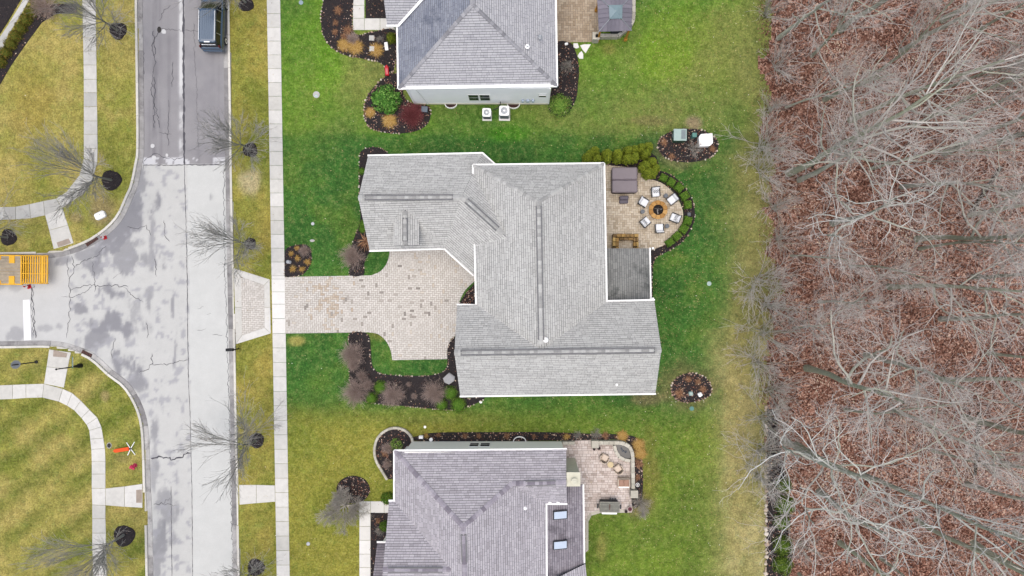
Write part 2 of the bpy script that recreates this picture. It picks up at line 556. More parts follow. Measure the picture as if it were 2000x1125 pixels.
# lawn + wood floor from one grid
gx = np.arange(-56, 54.01, 0.2)
gy = np.arange(-34, 34.01, 0.2)
X, Y = np.meshgrid(gx, gy, indexing='ij')
PX, PY = X * S * H / (H - GZ) + NX, -Y * S * H / (H - GZ) + NY
inroad = inside(ROAD, PX, PY)
Z = GZ + (fbm(X, Y, 3.0, 11) - 0.5) * 0.025
Z[inroad] = -0.1


def sig(t): return 1 / (1 + np.exp(-np.clip(t, -30, 30)))


def lerp(a, b, t): return a + (b - a) * t[..., None]


nz = lambda sc, sd: fbm(X, Y, sc, sd)
wob = (nz(2.5, 21) - 0.5) * 26
cA, cB, cC = np.array(C('#beb260')), np.array(C('#9ca046')), np.array(C('#cab76c'))
deep, lime, mid = np.array(C('#3f7230')), np.array(C('#74a030')), np.array(C('#5a8735'))
tanc, olive = np.array(C('#d2c48a')), np.array(C('#9d9a58'))
col = np.zeros(X.shape + (3,)) + mid
n1, n2, n3 = nz(5, 31), nz(2.2, 32), nz(9, 33)
# lawns west of the road and the verge
west = lerp(lerp(cA + np.zeros_like(col), cB + np.zeros_like(col), sig((n1 - 0.53) * 18)), cC + np.zeros_like(col), 0.8 * sig((n2 - 0.6) * 20))
stripe = 0.5 + 0.5 * np.sin((PX * 0.6 + PY * 0.8) / 9.0 + n1 * 3)
sw = (PX < 300) & (PY > 660)
west = np.where(sw[..., None], lerp(west, np.array(C('#6f7f2c')) + np.zeros_like(col), 0.75 * stripe * sig((n1 - 0.36) * 12)), west)
verge = lerp(np.array(C('#a5a44a')) + np.zeros_like(col), np.array(C('#bdac56')) + np.zeros_like(col), sig((n2 - 0.5) * 12))
verge = lerp(verge, np.array(C('#74862f')) + np.zeros_like(col), 0.7 * sig((n1 - 0.58) * 18))
# plot lawns
north = lerp(mid + np.zeros_like(col), lime + np.zeros_like(col), sig((n1 - 0.47) * 12))
north = lerp(north, olive + np.zeros_like(col), 0.7 * sig((n3 - 0.55) * 14))
main = lerp(deep + np.zeros_like(col), np.array(C('#4f8436')) + np.zeros_like(col), sig((n1 - 0.5) * 12))
main = lerp(main, np.array(C('#7f9a3a')) + np.zeros_like(col), 0.4 * sig((n2 - 0.62) * 18))
south = lerp(np.array(C('#8f9a3c')) + np.zeros_like(col), np.array(C('#a9a347')) + np.zeros_like(col), sig((n1 - 0.5) * 12))
south = lerp(south, np.array(C('#6f8a33')) + np.zeros_like(col), sig((PX - 960 + wob * 3) / 60))
south = lerp(south, np.array(C('#8aa638')) + np.zeros_like(col), 0.6 * sig((n2 - 0.55) * 14) * sig((PX - 1100) / 40))
plot = lerp(north, main, sig((PY - 262 + wob * 0.35) / 5))
plot = lerp(plot, south, sig((PY - 806 + wob * 0.8) / 12))
back = sig((PX - 1432 - (PY < 300) * 20 + wob * 1.6 + (PY > 640) * 25) / 16)
strip = lerp(olive + np.zeros_like(col), tanc + np.zeros_like(col), np.clip(sig((n2 - 0.5) * 10) * (0.35 + 0.65 * sig((PY - 700) / 60)), 0, 1))
strip = lerp(strip, np.array(C('#768f38')) + np.zeros_like(col), 0.5 * sig((260 - PY) / 40))
plot = lerp(plot, strip, back)
col = np.where((PX < 300)[..., None], west, np.where((PX < 536)[..., None], verge, plot))
for (cx, cy, rx, ry, hx, st) in [
        (488, 357, 22, 25, '#d6c798', 1.0), (197, 417, 27, 27, '#a8946c', 0.85), (150, 425, 13, 9, '#a5926c', 0.7), (205, 773, 7, 9, '#b0a06a', 0.9),
        (578, 666, 14, 9, '#b8b060', 0.9), (640, 140, 40, 55, '#6fae1e', 0.5), (985, 262, 45, 14, '#4f9a18', 0.6), (1355, 240, 18, 14, '#b39a80', 0.8),
        (1260, 236, 45, 9, '#8d8656', 0.7), (1325, 300, 55, 28, '#8f7f62', 0.55), (1348, 752, 52, 44, '#8f7d58', 0.6), (1268, 778, 30, 14, '#8a7a5c', 0.7),
        (1190, 95, 14, 10, '#95894c', 0.5), (1300, 120, 55, 45, '#86b02a', 0.6), (1330, 60, 60, 50, '#7da030', 0.5), (1250, 985, 32, 28, '#94805e', 0.7),
        (1265, 920, 20, 70, '#a8884f', 0.35), (75, 300, 45, 40, '#8a8a32', 0.4), (60, 200, 40, 60, '#b09a48', 0.5), (200, 480, 12, 14, '#8d7f45', 0.4),
        (1175, 1065, 10, 25, '#a39a55', 0.6), (860, 820, 120, 8, '#7d8a40', 0.5), (745, 650, 25, 12, '#8d8a42', 0.6), (1440, 820, 22, 260, '#c4b474', 0.55),
        (1390, 870, 20, 60, '#84a02f', 0.4), (1265, 540, 10, 45, '#6b6a3a', 0.5), (800, 930, 40, 30, '#84a03a', 0.4), (72, 715, 10, 12, '#9a9a52', 0.5), (237, 895, 16, 9, '#9a8a5c', 0.45)]:
    d = np.sqrt(((PX - cx) / rx) ** 2 + ((PY - cy) / ry) ** 2) + (nz(1.4, 41 + int(cx) % 17) - 0.5) * 1.1
    col = lerp(col, np.array(C(hx)) + np.zeros_like(col), st * sig((1 - d) * 7))
edge = 1497 + (PY < 260) * (-4) + np.where((PY > 280) & (PY < 700), 14, 0) * 1.0 + (nz(1.8, 51) - 0.5) * np.where(PY > 790, 3, 75)
wood = PX > edge
fcol = np.ones(X.shape + (3,)) * (0.85 + 0.5 * n1[..., None])
fcol = lerp(fcol, np.array([1.15, 1.0, 0.98]) * 0.95 + np.zeros_like(col), sig((n2 - 0.5) * 10) * 0.6)
ni, nj = X.shape
I = np.arange(ni * nj).reshape(ni, nj)
Q = np.stack([I[:-1, :-1], I[1:, :-1], I[1:, 1:], I[:-1, 1:]], -1).reshape(-1, 4)
wq = wood[:-1, :-1].ravel()
VV = np.stack([X, Y, Z], -1).reshape(-1, 3)


def sub_mesh(name, q, colr, mat):
    use, inv = np.unique(q, return_inverse=True)
    return np_mesh(name, VV[use], inv.reshape(q.shape), mat, col=colr.reshape(-1, 3)[use], smooth=True)


rq = inroad.ravel()[Q].all(1)
struct('lawn', sub_mesh('lawn', Q[~wq & ~rq], col, M['lawn']))
struct('wood_floor', sub_mesh('wood_floor', Q[wq], fcol, M['woodfloor']))
t = MB()
t.add([(-400, -400, -0.35), (400, -400, -0.35), (400, 400, -0.35), (-400, 400, -0.35)], [[0, 1, 2, 3]])
struct('terrain', t.mesh('terrain', plain('far_ground', '#7d8440', 0.95, 0.3, 0.1)))

# road sheet
rx = np.arange(-56, -24.4, 0.15)
ry = np.arange(-34, 34.01, 0.15)
RX, RY = np.meshgrid(rx, ry, indexing='ij')
QX, QY = RX * S + NX, -RY * S + NY
f = lambda sc, sd: fbm(RX, RY, sc, sd)
asp = np.array(C('#9a989a')) + np.zeros(RX.shape + (3,))
asp = lerp(asp, np.array(C('#8e8c90')) + np.zeros_like(asp), sig((f(2.5, 61) - 0.56) * 18) * 0.7)
asp = lerp(asp, np.array(C('#7b797d')) + np.zeros_like(asp), 0.75 * sig((3.0 - np.abs(QX - 300 - 9 * (f(3, 62) - 0.5) * 2)) * 1.2) * sig((f(1.5, 63) - 0.42) * 16))
asp = lerp(asp, np.array(C('#d8d8d8')) + np.zeros_like(asp), sig((4.5 - np.abs(QX - 354)) * 1.5) * sig((f(1.2, 64) - 0.38 - np.clip(QY - 150, 0, 200) / 500) * 16))
ovl = np.array(C('#c9c9c6')) + np.zeros_like(asp)
right = QX > 360 + (QY - 0) * 0.0155
ovl = np.where(right[..., None], np.array(C('#cfd0cd')), ovl)
left_st = QX < 133
ovl = np.where(left_st[..., None], np.array(C('#c9c9c7')), ovl)
dark = np.zeros(RX.shape)
for (cx, cy, ax, ay, ang, st) in [
        (222, 462, 70, 24, -42, 1.0), (255, 412, 40, 14, -60, 0.9), (262, 500, 40, 22, -10, .8), (234, 572, 27, 16, 20, 1.0), (176, 520, 30, 16, 0, 0.9),
        (212, 640, 44, 18, -8, 1.0), (172, 662, 26, 16, 0, 0.9), (248, 712, 30, 22, 60, 1.0), (270, 745, 18, 14, 60, .9), (158, 603, 11, 7, 10, 0.9), (296, 485, 6, 45, 0, 0.7), (291, 600, 7, 30, 0, 0.75),
        (337, 592, 3, 20, 0, 0.8), (342, 690, 3, 40, 4, 0.8), (38, 652, 20, 12, 0, 0.6), (302, 850, 8, 45, 0, 0.8), (320, 995, 20, 34, 0, 0.75), (315, 1062, 17, 26, 0, 0.9),
        (304, 1100, 8, 60, 0, 0.8), (268, 610, 14, 26, 0, 0.6), (175, 632, 20, 8, 0, .6), (412, 385, 4, 12, 0, 0.6), (280, 360, 10, 30, 0, 0.8), (86, 640, 10, 6, 0, .5), (115, 638, 7, 6, 0, .5),
        (60, 562, 60, 7, 0, .35), (180, 495, 60, 8, -12, 0.8), (300, 930, 6, 60, 0, .6)]:
    r = math.radians(ang)
    dx, dy = (QX - cx) * math.cos(r) + (QY - cy) * math.sin(r), -(QX - cx) * math.sin(r) + (QY - cy) * math.cos(r)
    d = np.sqrt((dx / ax) ** 2 + (dy / ay) ** 2) + (fbm(RX, RY * 0.45, 0.9, 70 + int(cx) % 23, 6) - 0.5) * 3.6
    dark = np.maximum(dark, st * sig((1.0 - d) * 10))
speck = sig((fbm(RX, RY, 0.55, 66, 3) - 0.67) * 40) * (~right) * (QX > 135)
ovl = lerp(ovl, np.array(C('#8d8d92')) + np.zeros_like(asp), np.clip(dark * 0.95, 0, 1))
ovl = lerp(ovl, np.array(C('#a8a8ac')) + np.zeros_like(asp), speck * 0.85)
for sx_, sw_, ss in ((292, 2.2, .5), (305, 3, .6), (313, 2, .5), (330, 2.5, .45), (388, 2.5, .35), (415, 3, .35), (428, 2, .3)):
    asp = lerp(asp, np.array(C('#77757a')) + np.zeros_like(asp), ss * sig((sw_ - np.abs(QX - sx_ - 6 * (f(4, 200 + sx_) - 0.5))) * 1.4) * sig((fbm(RX, RY * 0.25, 0.9, 210 + sx_) - 0.5) * 16))
isasp = (QY < 322 + (f(0.8, 67) - 0.5) * 5)
rcol = np.where(isasp[..., None], asp, ovl)
white_edge = isasp & (QY > 308) & (f(0.7, 68) > 0.53)
rcol[white_edge] = np.array(C('#cfcfd2'))
RZz = (f(4, 69) - 0.5) * 0.012
ni, nj = RX.shape
I = np.arange(ni * nj).reshape(ni, nj)
RQ = np.stack([I[:-1, :-1], I[1:, :-1], I[1:, 1:], I[:-1, 1:]], -1).reshape(-1, 4)
keep = inside(spline([(p[0], p[1]) for p in ROAD[::3]], 30, True), QX, QY)
# let the sheet run 0.4 m on under the gutters
keep = keep | inside([(p[0] + 0, p[1]) for p in ROAD], QX + 8, QY) | inside(ROAD, QX - 8, QY) | inside(ROAD, QX, QY + 8) | inside(ROAD, QX, QY - 8)
VV = np.stack([RX, RY, RZz], -1).reshape(-1, 3)
road = struct('road', sub_mesh('road', RQ[keep.ravel()[RQ].all(1)], rcol, M['road']))


def wiggle(pts, amp, step=5.0, rs=random):
    out = []
    for (a, b_) in zip(pts[:-1], pts[1:]):
        n = max(1, int(math.dist(a, b_) / step))
        for k in range(n):
            t_ = k / n
            j = 0 if (k == 0 and not out) else amp
            out.append((a[0] + (b_[0] - a[0]) * t_ + rs.uniform(-j, j), a[1] + (b_[1] - a[1]) * t_ + rs.uniform(-j, j)))
    out.append(pts[-1])
    return out


def ribbon(mb, pts, w, z, rs=random):
    n = len(pts)
    V = []
    for i, p in enumerate(pts):
        a, b_ = pts[max(i - 1, 0)], pts[min(i + 1, n - 1)]
        dx, dy = b_[0] - a[0], b_[1] - a[1]
        l = math.hypot(dx, dy) or 1
        ww = w * rs.uniform(0.5, 1.4) * (0.4 if i in (0, n - 1) else 1)
        q = P(*p)
        ox, oy = dy / l * ww / 2, dx / l * ww / 2
        V += [(q.x + ox, q.y + oy, z), (q.x - ox, q.y - oy, z)]
    mb.add(V, [[2 * i, 2 * i + 1, 2 * i + 3, 2 * i + 2] for i in range(n - 1)])


joints = [([(358, -80), (359, 160), (360, 322)], 0.16, 0.6), ([(360, 322), (365, 500), (368, 740)], 0.05, 0.5), ([(368, 740), (371, 800), (375, 960), (377, 1200)], 0.04, .3),
          ([(334, 950), (335, 1050), (337, 1200)], 0.05, 0.4), ([(280, 323), (360, 322), (438, 322)], 0.07, 0.8)]
for q, (pts, w, amp) in enumerate(joints):
    mb = MB()
    ribbon(mb, wiggle(pts, amp), w, 0.012)
    mb.obj('road_joint', M['tar'], road)
cr = MB()
for pts, w in [([(132, 505), (134, 545), (137, 590), (136, 625), (130, 660)], 0.05), ([(60, 560), (64, 590), (68, 615), (66, 640), (70, 660)], 0.09), ([(66, 555), (62, 600), (66, 655)], 0.05),
               ([(136, 566), (160, 560), (175, 556), (200, 560), (215, 557), (250, 560)], 0.06), ([(148, 520), (165, 508), (190, 500), (200, 485), (208, 480)], 0.06), ([(180, 512), (185, 540), (185, 570)], 0.05),
               ([(140, 500), (146, 530), (134, 545)], 0.05), ([(248, 443), (270, 447), (285, 440), (295, 460)], 0.05), ([(320, 430), (322, 460), (332, 472)], 0.05), ([(302, 505), (306, 525), (306, 540)], 0.06),
               ([(297, 690), (297, 710), (285, 725), (272, 728)], 0.07), ([(297, 712), (330, 712), (350, 706), (368, 703)], 0.05), ([(285, 630), (290, 645), (287, 660)], 0.05), ([(220, 700), (217, 690), (225, 660)], 0.04),
               ([(295, 895), (312, 893), (340, 897), (372, 885)], 0.14), ([(300, 985), (318, 983), (332, 972)], 0.07), ([(316, 984), (345, 988)], 0.04), ([(300, 60), (303, 120), (296, 180), (305, 210), (312, 250)], 0.07),
               ([(302, 150), (301, 250)], 0.08), ([(338, 120), (336, 170)], 0.06), ([(329, 195), (328, 285)], 0.05), ([(310, 258), (335, 262)], 0.05), ([(310, 40), (322, 20), (333, 10)], 0.06), ([(310, 56), (358, 60), (400, 62)], 0.04),
               ([(300, 110), (298, 90), (310, 60)], 0.07), ([(280, 330), (279, 200), (280, 100)], 0.05), ([(386, 602), (398, 599)], 0.04), ([(385, 645), (402, 642)], 0.03), ([(415, 654), (436, 654)], 0.03), ([(404, 614), (412, 612)], 0.03),
               ([(240, 560), (262, 580), (280, 590)], 0.04), ([(136, 580), (150, 578), (165, 572), (180, 560)], 0.05), ([(120, 579), (134, 580)], 0.03), ([(280, 315), (300, 300), (340, 312), (358, 306)], 0.06),
               ([(378, 45), (385, 200), (388, 290)], 0.03), ([(220, 545), (240, 528)], 0.03), ([(437, 330), (440, 540), (446, 740), (455, 1120)], 0.05)]:
    ribbon(cr, wiggle(pts, 2.2, 4), w * 0.8, 0.014)
tag(cr.obj('road_cracks', M['tar'], road), kind='stuff')
pb = MB()
for cx, cy, r in [(298, 285, 4), (301, 308, 5), (402, 267, 1.6), (320, 62, 5), (326, 303, 3)]:
    pts = [(cx + r * random.uniform(0.8, 1.15) * math.cos(t_), cy + r * random.uniform(0.8, 1.15) * math.sin(t_)) for t_ in np.linspace(0, 2 * math.pi, 9)[:-1]]
    pb.prism([P(*p)[:2] for p in pts], 0.0, 0.013)
tag(pb.obj('paint_blots', plain('worn_white_patch', '#d2d2d2', 0.8, 0.15, 6), road), kind='stuff')
sb = MB()
sb.prism([P(*p)[:2] for p in [(45, 586), (58, 585), (61, 664), (47, 665)]], 0.0, 0.013)
o = sb.obj('stop_line', M['paint'], road)
dr = MB()
dr.lathe([(0.2, 0.0), (0.2, 0.014), (0.17, 0.016)], tuple(P(311, 58)), 14, sx=0.9, sy=1.4)
dr.obj('drain_cover', M['iron'], road)


# kerbs: every cast length is a piece of its own (head + gutter pan)
def kerb_run(name, line, side, L=2.9, head=0.2, pan=0.42, dip=None):
    root = struct(name)
    pts = [P(*p) for p in line]
    d = [0]
    for a_, b_ in zip(pts[:-1], pts[1:]): d.append(d[-1] + (b_ - a_).length)
    d = np.array(d)
    xs, ys = np.array([p.x for p in pts]), np.array([p.y for p in pts])
    n = int(d[-1] / L)
    for k in range(n):
        s0, s1 = k * L + 0.012, (k + 1) * L - 0.012
        ss = np.linspace(s0, s1, 5)
        cx, cy = np.interp(ss, d, xs), np.interp(ss, d, ys)
        e = 0.05
        tx = np.interp(ss + e, d, xs) - np.interp(ss - e, d, xs)
        ty = np.interp(ss + e, d, ys) - np.interp(ss - e, d, ys)
        l = np.hypot(tx, ty)
        nx_, ny_ = -ty / l * side, tx / l * side       # points to the road
        mx, my = cx[2], cy[2]
        if abs(mx) > 52 or abs(my) > 31: continue
        low = dip and any(math.hypot(mx - P(*q).x, my - P(*q).y) < r for q, r in dip)
        h = GZ + (-0.055 if low else 0.025)
        for nm, prof, mt in (('kerb_segment', [(-head / 2, -0.05), (-head / 2, h), (head / 2 - 0.02, h), (head / 2, h - 0.025), (head / 2 + 0.015, -0.05)], M['kerb']),
                             ('gutter_segment', [(head / 2 + 0.018, -0.05), (head / 2 + 0.018, 0.022), (head / 2 + pan, 0.03), (head / 2 + pan, -0.05)], M['gutter'])):
            V, F = [], []
            for i in range(5):
                for (o_, z_) in prof: V.append((cx[i] + nx_[i] * o_, cy[i] + ny_[i] * o_, z_))
            m_ = len(prof)
            for i in range(4):
                for j in range(m_ - 1):
                    q_ = [i * m_ + j, i * m_ + j + 1, (i + 1) * m_ + j + 1, (i + 1) * m_ + j]
                    F.append(q_ if side > 0 else q_[::-1])
            F.append(list(range(m_)))
            F.append([4 * m_ + j for j in range(m_)][::-1])
            new_obj(nm, np_mesh(nm, V, F, mt), root)


kerb_run('kerb', NK, 1, dip=[((128, 487), 1.6)])
kerb_run('kerb', SK, 1, dip=[((120, 680), 1.7), ((282, 968), 1.7)])
kerb_run('kerb', RK[::-1], 1, dip=[((457, 600), 3.2), ((464, 966), 1.7)])


# concrete walks, slab by slab
def slab_obj(root, quad, mat, z=GZ + 0.03, gap=0.012, th=0.1, name='slab'):
    q = [Vector(P(*p)[:2]) for p in quad]
    c_ = sum(q, Vector((0, 0))) / len(q)
    q = [p + (c_ - p).normalized() * gap * 1.4 for p in q]
    b_ = 0.012
    q2 = [p + (c_ - p).normalized() * b_ * 1.4 for p in q]
    n = len(q)
    zz = z + random.uniform(-0.004, 0.004)
    V = [(p.x, p.y, zz - th) for p in q] + [(p.x, p.y, zz - b_) for p in q] + [(p.x, p.y, zz) for p in q2]
    F = [[2 * n + i for i in range(n)]]
    for k in (0, n):
        for i in range(n): F.append([k + i, k + (i + 1) % n, k + n + (i + 1) % n, k + n + i])
    ar = sum(q[i].x * q[(i + 1) % n].y - q[(i + 1) % n].x * q[i].y for i in range(n))
    if ar < 0: F = [f_[::-1] for f_ in F]
    return new_obj(name, np_mesh(name, V, F, mat), root)


def walk(name, A, B, mat):
    root = struct(name)
    for i in range(len(A) - 1):
        slab_obj(root, [A[i], A[i + 1], B[i + 1], B[i]], mat)
    return root


sl = lambda y: 522 + 0.0172 * y
sr = lambda y: 548.5 + 0.0166 * y
ys = [-80 + 26.9 * k for k in range(0, 24)] + [580, 600, 622, 651] + [651 + 28.2 * k for k in range(1, 20)]
ys = sorted([y for y in ys if not (545 < y < 651)] + [545, 570, 594, 622])
root = struct('sidewalk')
for a_, b_ in zip(ys[:-1], ys[1:]):
    if b_ - a_ < 4: continue
    slab_obj(root, [(sl(a_), a_), (sr(a_), a_), (sr(b_), b_), (sl(b_), b_)], M['concrete_new'] if 540 < (a_ + b_) / 2 < 652 else M['concrete'])
yl = [-75, -48, -21, 6, 22, 48, 75, 101, 128, 156, 182, 209, 237, 263, 291]
walk('sidewalk', [(162.5 + min(y, 150) * 0.02, y) for y in yl] + [(165.5, 310), (157, 343), (132, 375), (112, 388), (87, 393), (60, 399), (33, 404), (10, 404.6), (-17, 405), (-44, 405), (-72, 405)],
     [(189 + y * 0.013, y) for y in yl] + [(192, 318), (180, 360), (167, 377), (123, 407), (90, 421), (62, 427), (33, 429), (10, 429.8), (-17, 430), (-44, 430), (-72, 430)], M['concrete_old'])
walk('sidewalk', [(-80, 753), (-53, 753), (-26, 752), (0, 752), (27, 751), (53, 750), (88, 749), (125, 759), (143, 767), (160, 782), (177, 800), (192, 815), (200, 833), (204, 855), (207, 875), (208, 900), (208, 925), (208, 953), (208, 986), (208, 1012), (209, 1040), (209, 1067), (210, 1094), (210, 1121), (211, 1148), (211, 1175)],
     [(-80, 781), (-53, 781), (-26, 780), (0, 780), (27, 779), (53, 777), (85, 776), (117, 784), (133, 792), (147, 801), (161, 816), (171, 829), (176, 840), (178, 857), (180, 877), (181, 900), (181, 925), (181, 953), (182, 985), (182, 1012), (182, 1040), (182, 1067), (183, 1094), (183, 1121), (184, 1148), (184, 1175)], M['concrete'])
for A, B, pad in [([(90, 420), (98, 450), (107, 487)], [(124, 407), (135, 440), (146, 475)], [(113, 474), (136, 466), (141, 475), (116, 483)]),
                  ([(98, 682), (93, 716), (88, 749)], [(141, 688), (134, 720), (127, 757)], [(107, 683), (134, 690), (132, 698), (106, 696)]),
                  ([(208, 953), (245, 949), (280, 944)], [(208, 986), (245, 989), (280, 991)], [(268, 956), (279, 955), (279, 981), (268, 981)]),
                  ([(468, 946), (502, 946), (538, 947)], [(469, 985), (502, 982), (539, 979)], None)]:
    r_ = walk('kerb_ramp', A, B, M['concrete'])
    if pad: slab_obj(r_, pad, M['tactile'], GZ + 0.045, 0.0, 0.05, 'tactile_pad')
walk('house_walk', [(690, -60), (690, -14), (690, 12), (690, 37)], [(712.5, -60), (712.5, -14), (712.5, 12), (712.5, 37)], M['concrete'])
walk('house_walk', [(690, 37), (712.5, 37), (743, 37), (775, 37)], [(690, 60), (712.5, 60), (743, 60), (775, 60)], M['concrete'])
walk('house_walk', [(702.5, y) for y in (1001, 1027, 1054, 1081, 1107, 1134, 1160)], [(724.5, y) for y in (1001, 1027, 1054, 1081, 1107, 1134, 1160)], M['concrete_new'])
walk('house_walk', [(702, 978), (724.5, 978), (751, 978), (775, 978)], [(702, 1001), (724.5, 1001), (751, 1001), (775, 1001)], M['concrete_new'])
walk('path', [(-60, 176), (-34, 135), (-9, 90), (18, 50), (42, 10), (70, -40)], [(-28, 176), (-4, 135), (17, 72), (46, 25), (68, -15), (98, -50)], M['concrete_old'])


# paved areas: herringbone of real pavers over a sand bed
def paving(name, poly, mat, joint, lx=0.4, ly=0.2, z=GZ + 0.03, ang=0.0, gap=0.022, dense=0.5, pattern='herring', vmap=None):
    root = struct(name)
    W = ccw([P(*p)[:2] for p in poly])
    mb = MB()
    mb.prism(W, GZ - 0.06, z - 0.012)
    mb.obj('sand_bed', joint, root)
    A = np.array(W)
    cs, sn = math.cos(ang), math.sin(ang)
    c0 = A.mean(0)
    L = (A - c0) @ np.array([[cs, -sn], [sn, cs]])
    lo, hi = L.min(0) - 1, L.max(0) + 1
    R = []
    if pattern == 'herring':
        u = ly
        for i in range(int(lo[0] / u) - 2, int(hi[0] / u) + 3):
            for j in range(int(lo[1] / u) - 2, int(hi[1] / u) + 3):
                k = (i - j) % 4
                if k == 0: R.append((i * u, j * u, 2 * u, u))
                if k == 3: R.append((i * u, j * u, u, 2 * u))
    else:
        j, y_ = 0, lo[1]
        while y_ < hi[1]:
            hrow = ly * (1 if pattern == 'run' else random.choice((1, 1, 1.5)))
            x_ = lo[0] - random.random() * lx
            while x_ < hi[0]:
                w_ = lx * (1 if pattern == 'run' else random.choice((0.7, 1, 1.3)))
                R.append((x_, y_, w_, hrow))
                x_ += w_
            y_ += hrow
    R = np.array(R)
    g = gap / 2
    c4 = np.stack([np.stack([R[:, 0] + g, R[:, 1] + g], -1), np.stack([R[:, 0] + R[:, 2] - g, R[:, 1] + g], -1),
                   np.stack([R[:, 0] + R[:, 2] - g, R[:, 1] + R[:, 3] - g], -1), np.stack([R[:, 0] + g, R[:, 1] + R[:, 3] - g], -1)], 1)
    c4 = c4 @ np.array([[cs, sn], [-sn, cs]]) + c0
    ins = inside(W, c4[..., 0], c4[..., 1])
    out = MB()
    for q, k in zip(c4, ins.sum(1)):
        if k == 0: continue
        pl = [tuple(p) for p in q]
        if k < 4:
            pl = clip_poly(W, ccw(pl))
            if len(pl) < 3: continue
        val = random.random()
        if vmap: val = vmap(q.mean(0), val)
        zz = z + random.uniform(-0.003, 0.004)
        n = len(pl)
        pl = ccw(pl)
        V = [(p[0], p[1], zz - 0.04) for p in pl] + [(p[0], p[1], zz) for p in pl]
        out.add(V, [[n + i for i in range(n)]] + [[i, (i + 1) % n, n + (i + 1) % n, n + i] for i in range(n)], val)
    tag(out.obj('pavers', mat, root), kind='stuff')
    return root


drive = [(557, 541), (725, 538)] + spline([(725, 538), (742, 531), (754, 518), (760, 503), (762, 486)], 4)[1:] + [(880, 484), (934, 534), (930, 546)] + spline([(926, 550), (908, 568), (897, 590)], 5) + \
        [(912, 592), (912, 656)] + spline([(890, 656), (881, 662), (877, 675), (876, 701)], 4) + [(767, 703)] + spline([(767, 703), (763, 682), (753, 664), (738, 652), (720, 649)], 4)[1:] + [(558, 651)]
_dc, _dg = P(645, 588), P(735, 600)


def drive_tone(p, v):
    """rusty tan stain in the middle of the drive, scattered darker replacement pavers right of it"""
    d1 = math.hypot((p[0] - _dc.x) / 1.0, (p[1] - _dc.y) / 1.9)
    d2 = math.hypot((p[0] - _dg.x) / 4.5, (p[1] - _dg.y) / 2.2)
    r_ = random.random()
    if r_ < 0.75 * math.exp(-d1 * d1): return 0.93 + 0.07 * v
    if r_ > 1 - 0.09 * math.exp(-d2 * d2) - 0.008: return v * 0.05
    if r_ > 0.975 - 0.02: return 0.92 + 0.03 * v
    return 0.09 + 0.81 * v


paving('driveway', drive, M['paver'], M['joint'], 0.36, 0.18, gap=0.024, vmap=drive_tone)
ap = struct('driveway_apron')
for q in [[(458, 524), (528, 546), (517, 557), (472, 541)], [(458, 524), (472, 541), (473, 600), (460, 600)], [(460, 600), (473, 600), (474, 655), (462, 672)], [(462, 672), (474, 655), (518, 640), (530, 651)], [(528, 546), (529, 600), (517.5, 600), (517, 557)], [(529, 600), (530, 651), (518, 640), (517.5, 600)]]:
    slab_obj(ap, q, M['concrete'], GZ + 0.028, 0.008)
paving('apron_paving', [(472, 541), (517, 557), (518, 640), (474, 655)], M['paver'], M['joint'], 0.36, 0.18, GZ + 0.028, vmap=lambda p, v: 0.07 + 0.8 * v)
patio1 = [(1172, 318), (1240, 322), (1262, 348)] + spline([(1268, 350), (1290, 357), (1310, 372), (1325, 392), (1333, 415), (1331, 440), (1321, 460), (1304, 475), (1285, 484), (1266, 492)], 5) + [(1180, 500)]
paving('patio', patio1, M['paver_patio'], M['joint'], 0.4, 0.2)
patio3 = [(1090, 864), (1122, 863), (1122, 856), (1154, 855), (1154, 863), (1212, 864)] + spline([(1212, 864), (1226, 870), (1234, 885)], 5)[1:] + [(1236, 960), (1234, 1000), (1178, 1001)] + spline([(1172, 1001), (1155, 1005), (1149, 1018)], 4) + [(1149, 1072), (1142, 1080), (1080, 1082), (1080, 880)]
paving('patio', patio3, M['paver_old'], M['joint_dark'], 0.36, 0.2, pattern='ashlar')
paving('patio', [(1080, -60), (1172, -60), (1172, 72), (1160, 83), (1080, 84)], M['paver_brown'], M['joint_dark'], 0.44, 0.21)
eb = struct('patio_border')
for A, B in [([(1149, 1072), (1149, 1045), (1149, 1018), (1155, 1006), (1172, 1001), (1200, 1000), (1222, 1000)], [(1143, 1074), (1143, 1045), (1143, 1015), (1151, 1001), (1171, 995), (1200, 994.5), (1222, 994)])]:
    for i in range(len(A) - 1): slab_obj(eb, [A[i], A[i + 1], B[i + 1], B[i]], M['stone_grey'], GZ + 0.05, 0.006, 0.08, 'border_stone')

# ---------------------------------------------------------------- houses
for k_, st in (('1', [(0, '#a3a3a1'), (0.5, '#bbbbb8'), (1, '#d0d0cd')]), ('2', [(0, '#8b8b90'), (0.5, '#a3a3a8'), (1, '#b9b9bd')]), ('3', [(0, '#857f89'), (0.5, '#a49ea8'), (1, '#bcb7bf')])):
    M['cap' + k_] = objv('ridge_cap_shingle_' + k_, st, 0.95, 0.15, 8, 30)
M['slot'] = plain('ridge_vent_slot', '#7a7a7b', 0.9, 0.2)
M['under1'] = plain('felt_shadow_line', '#4c4c50', 0.95, 0.15)  # underlay kept dark to draw shadow lines between the shingle courses


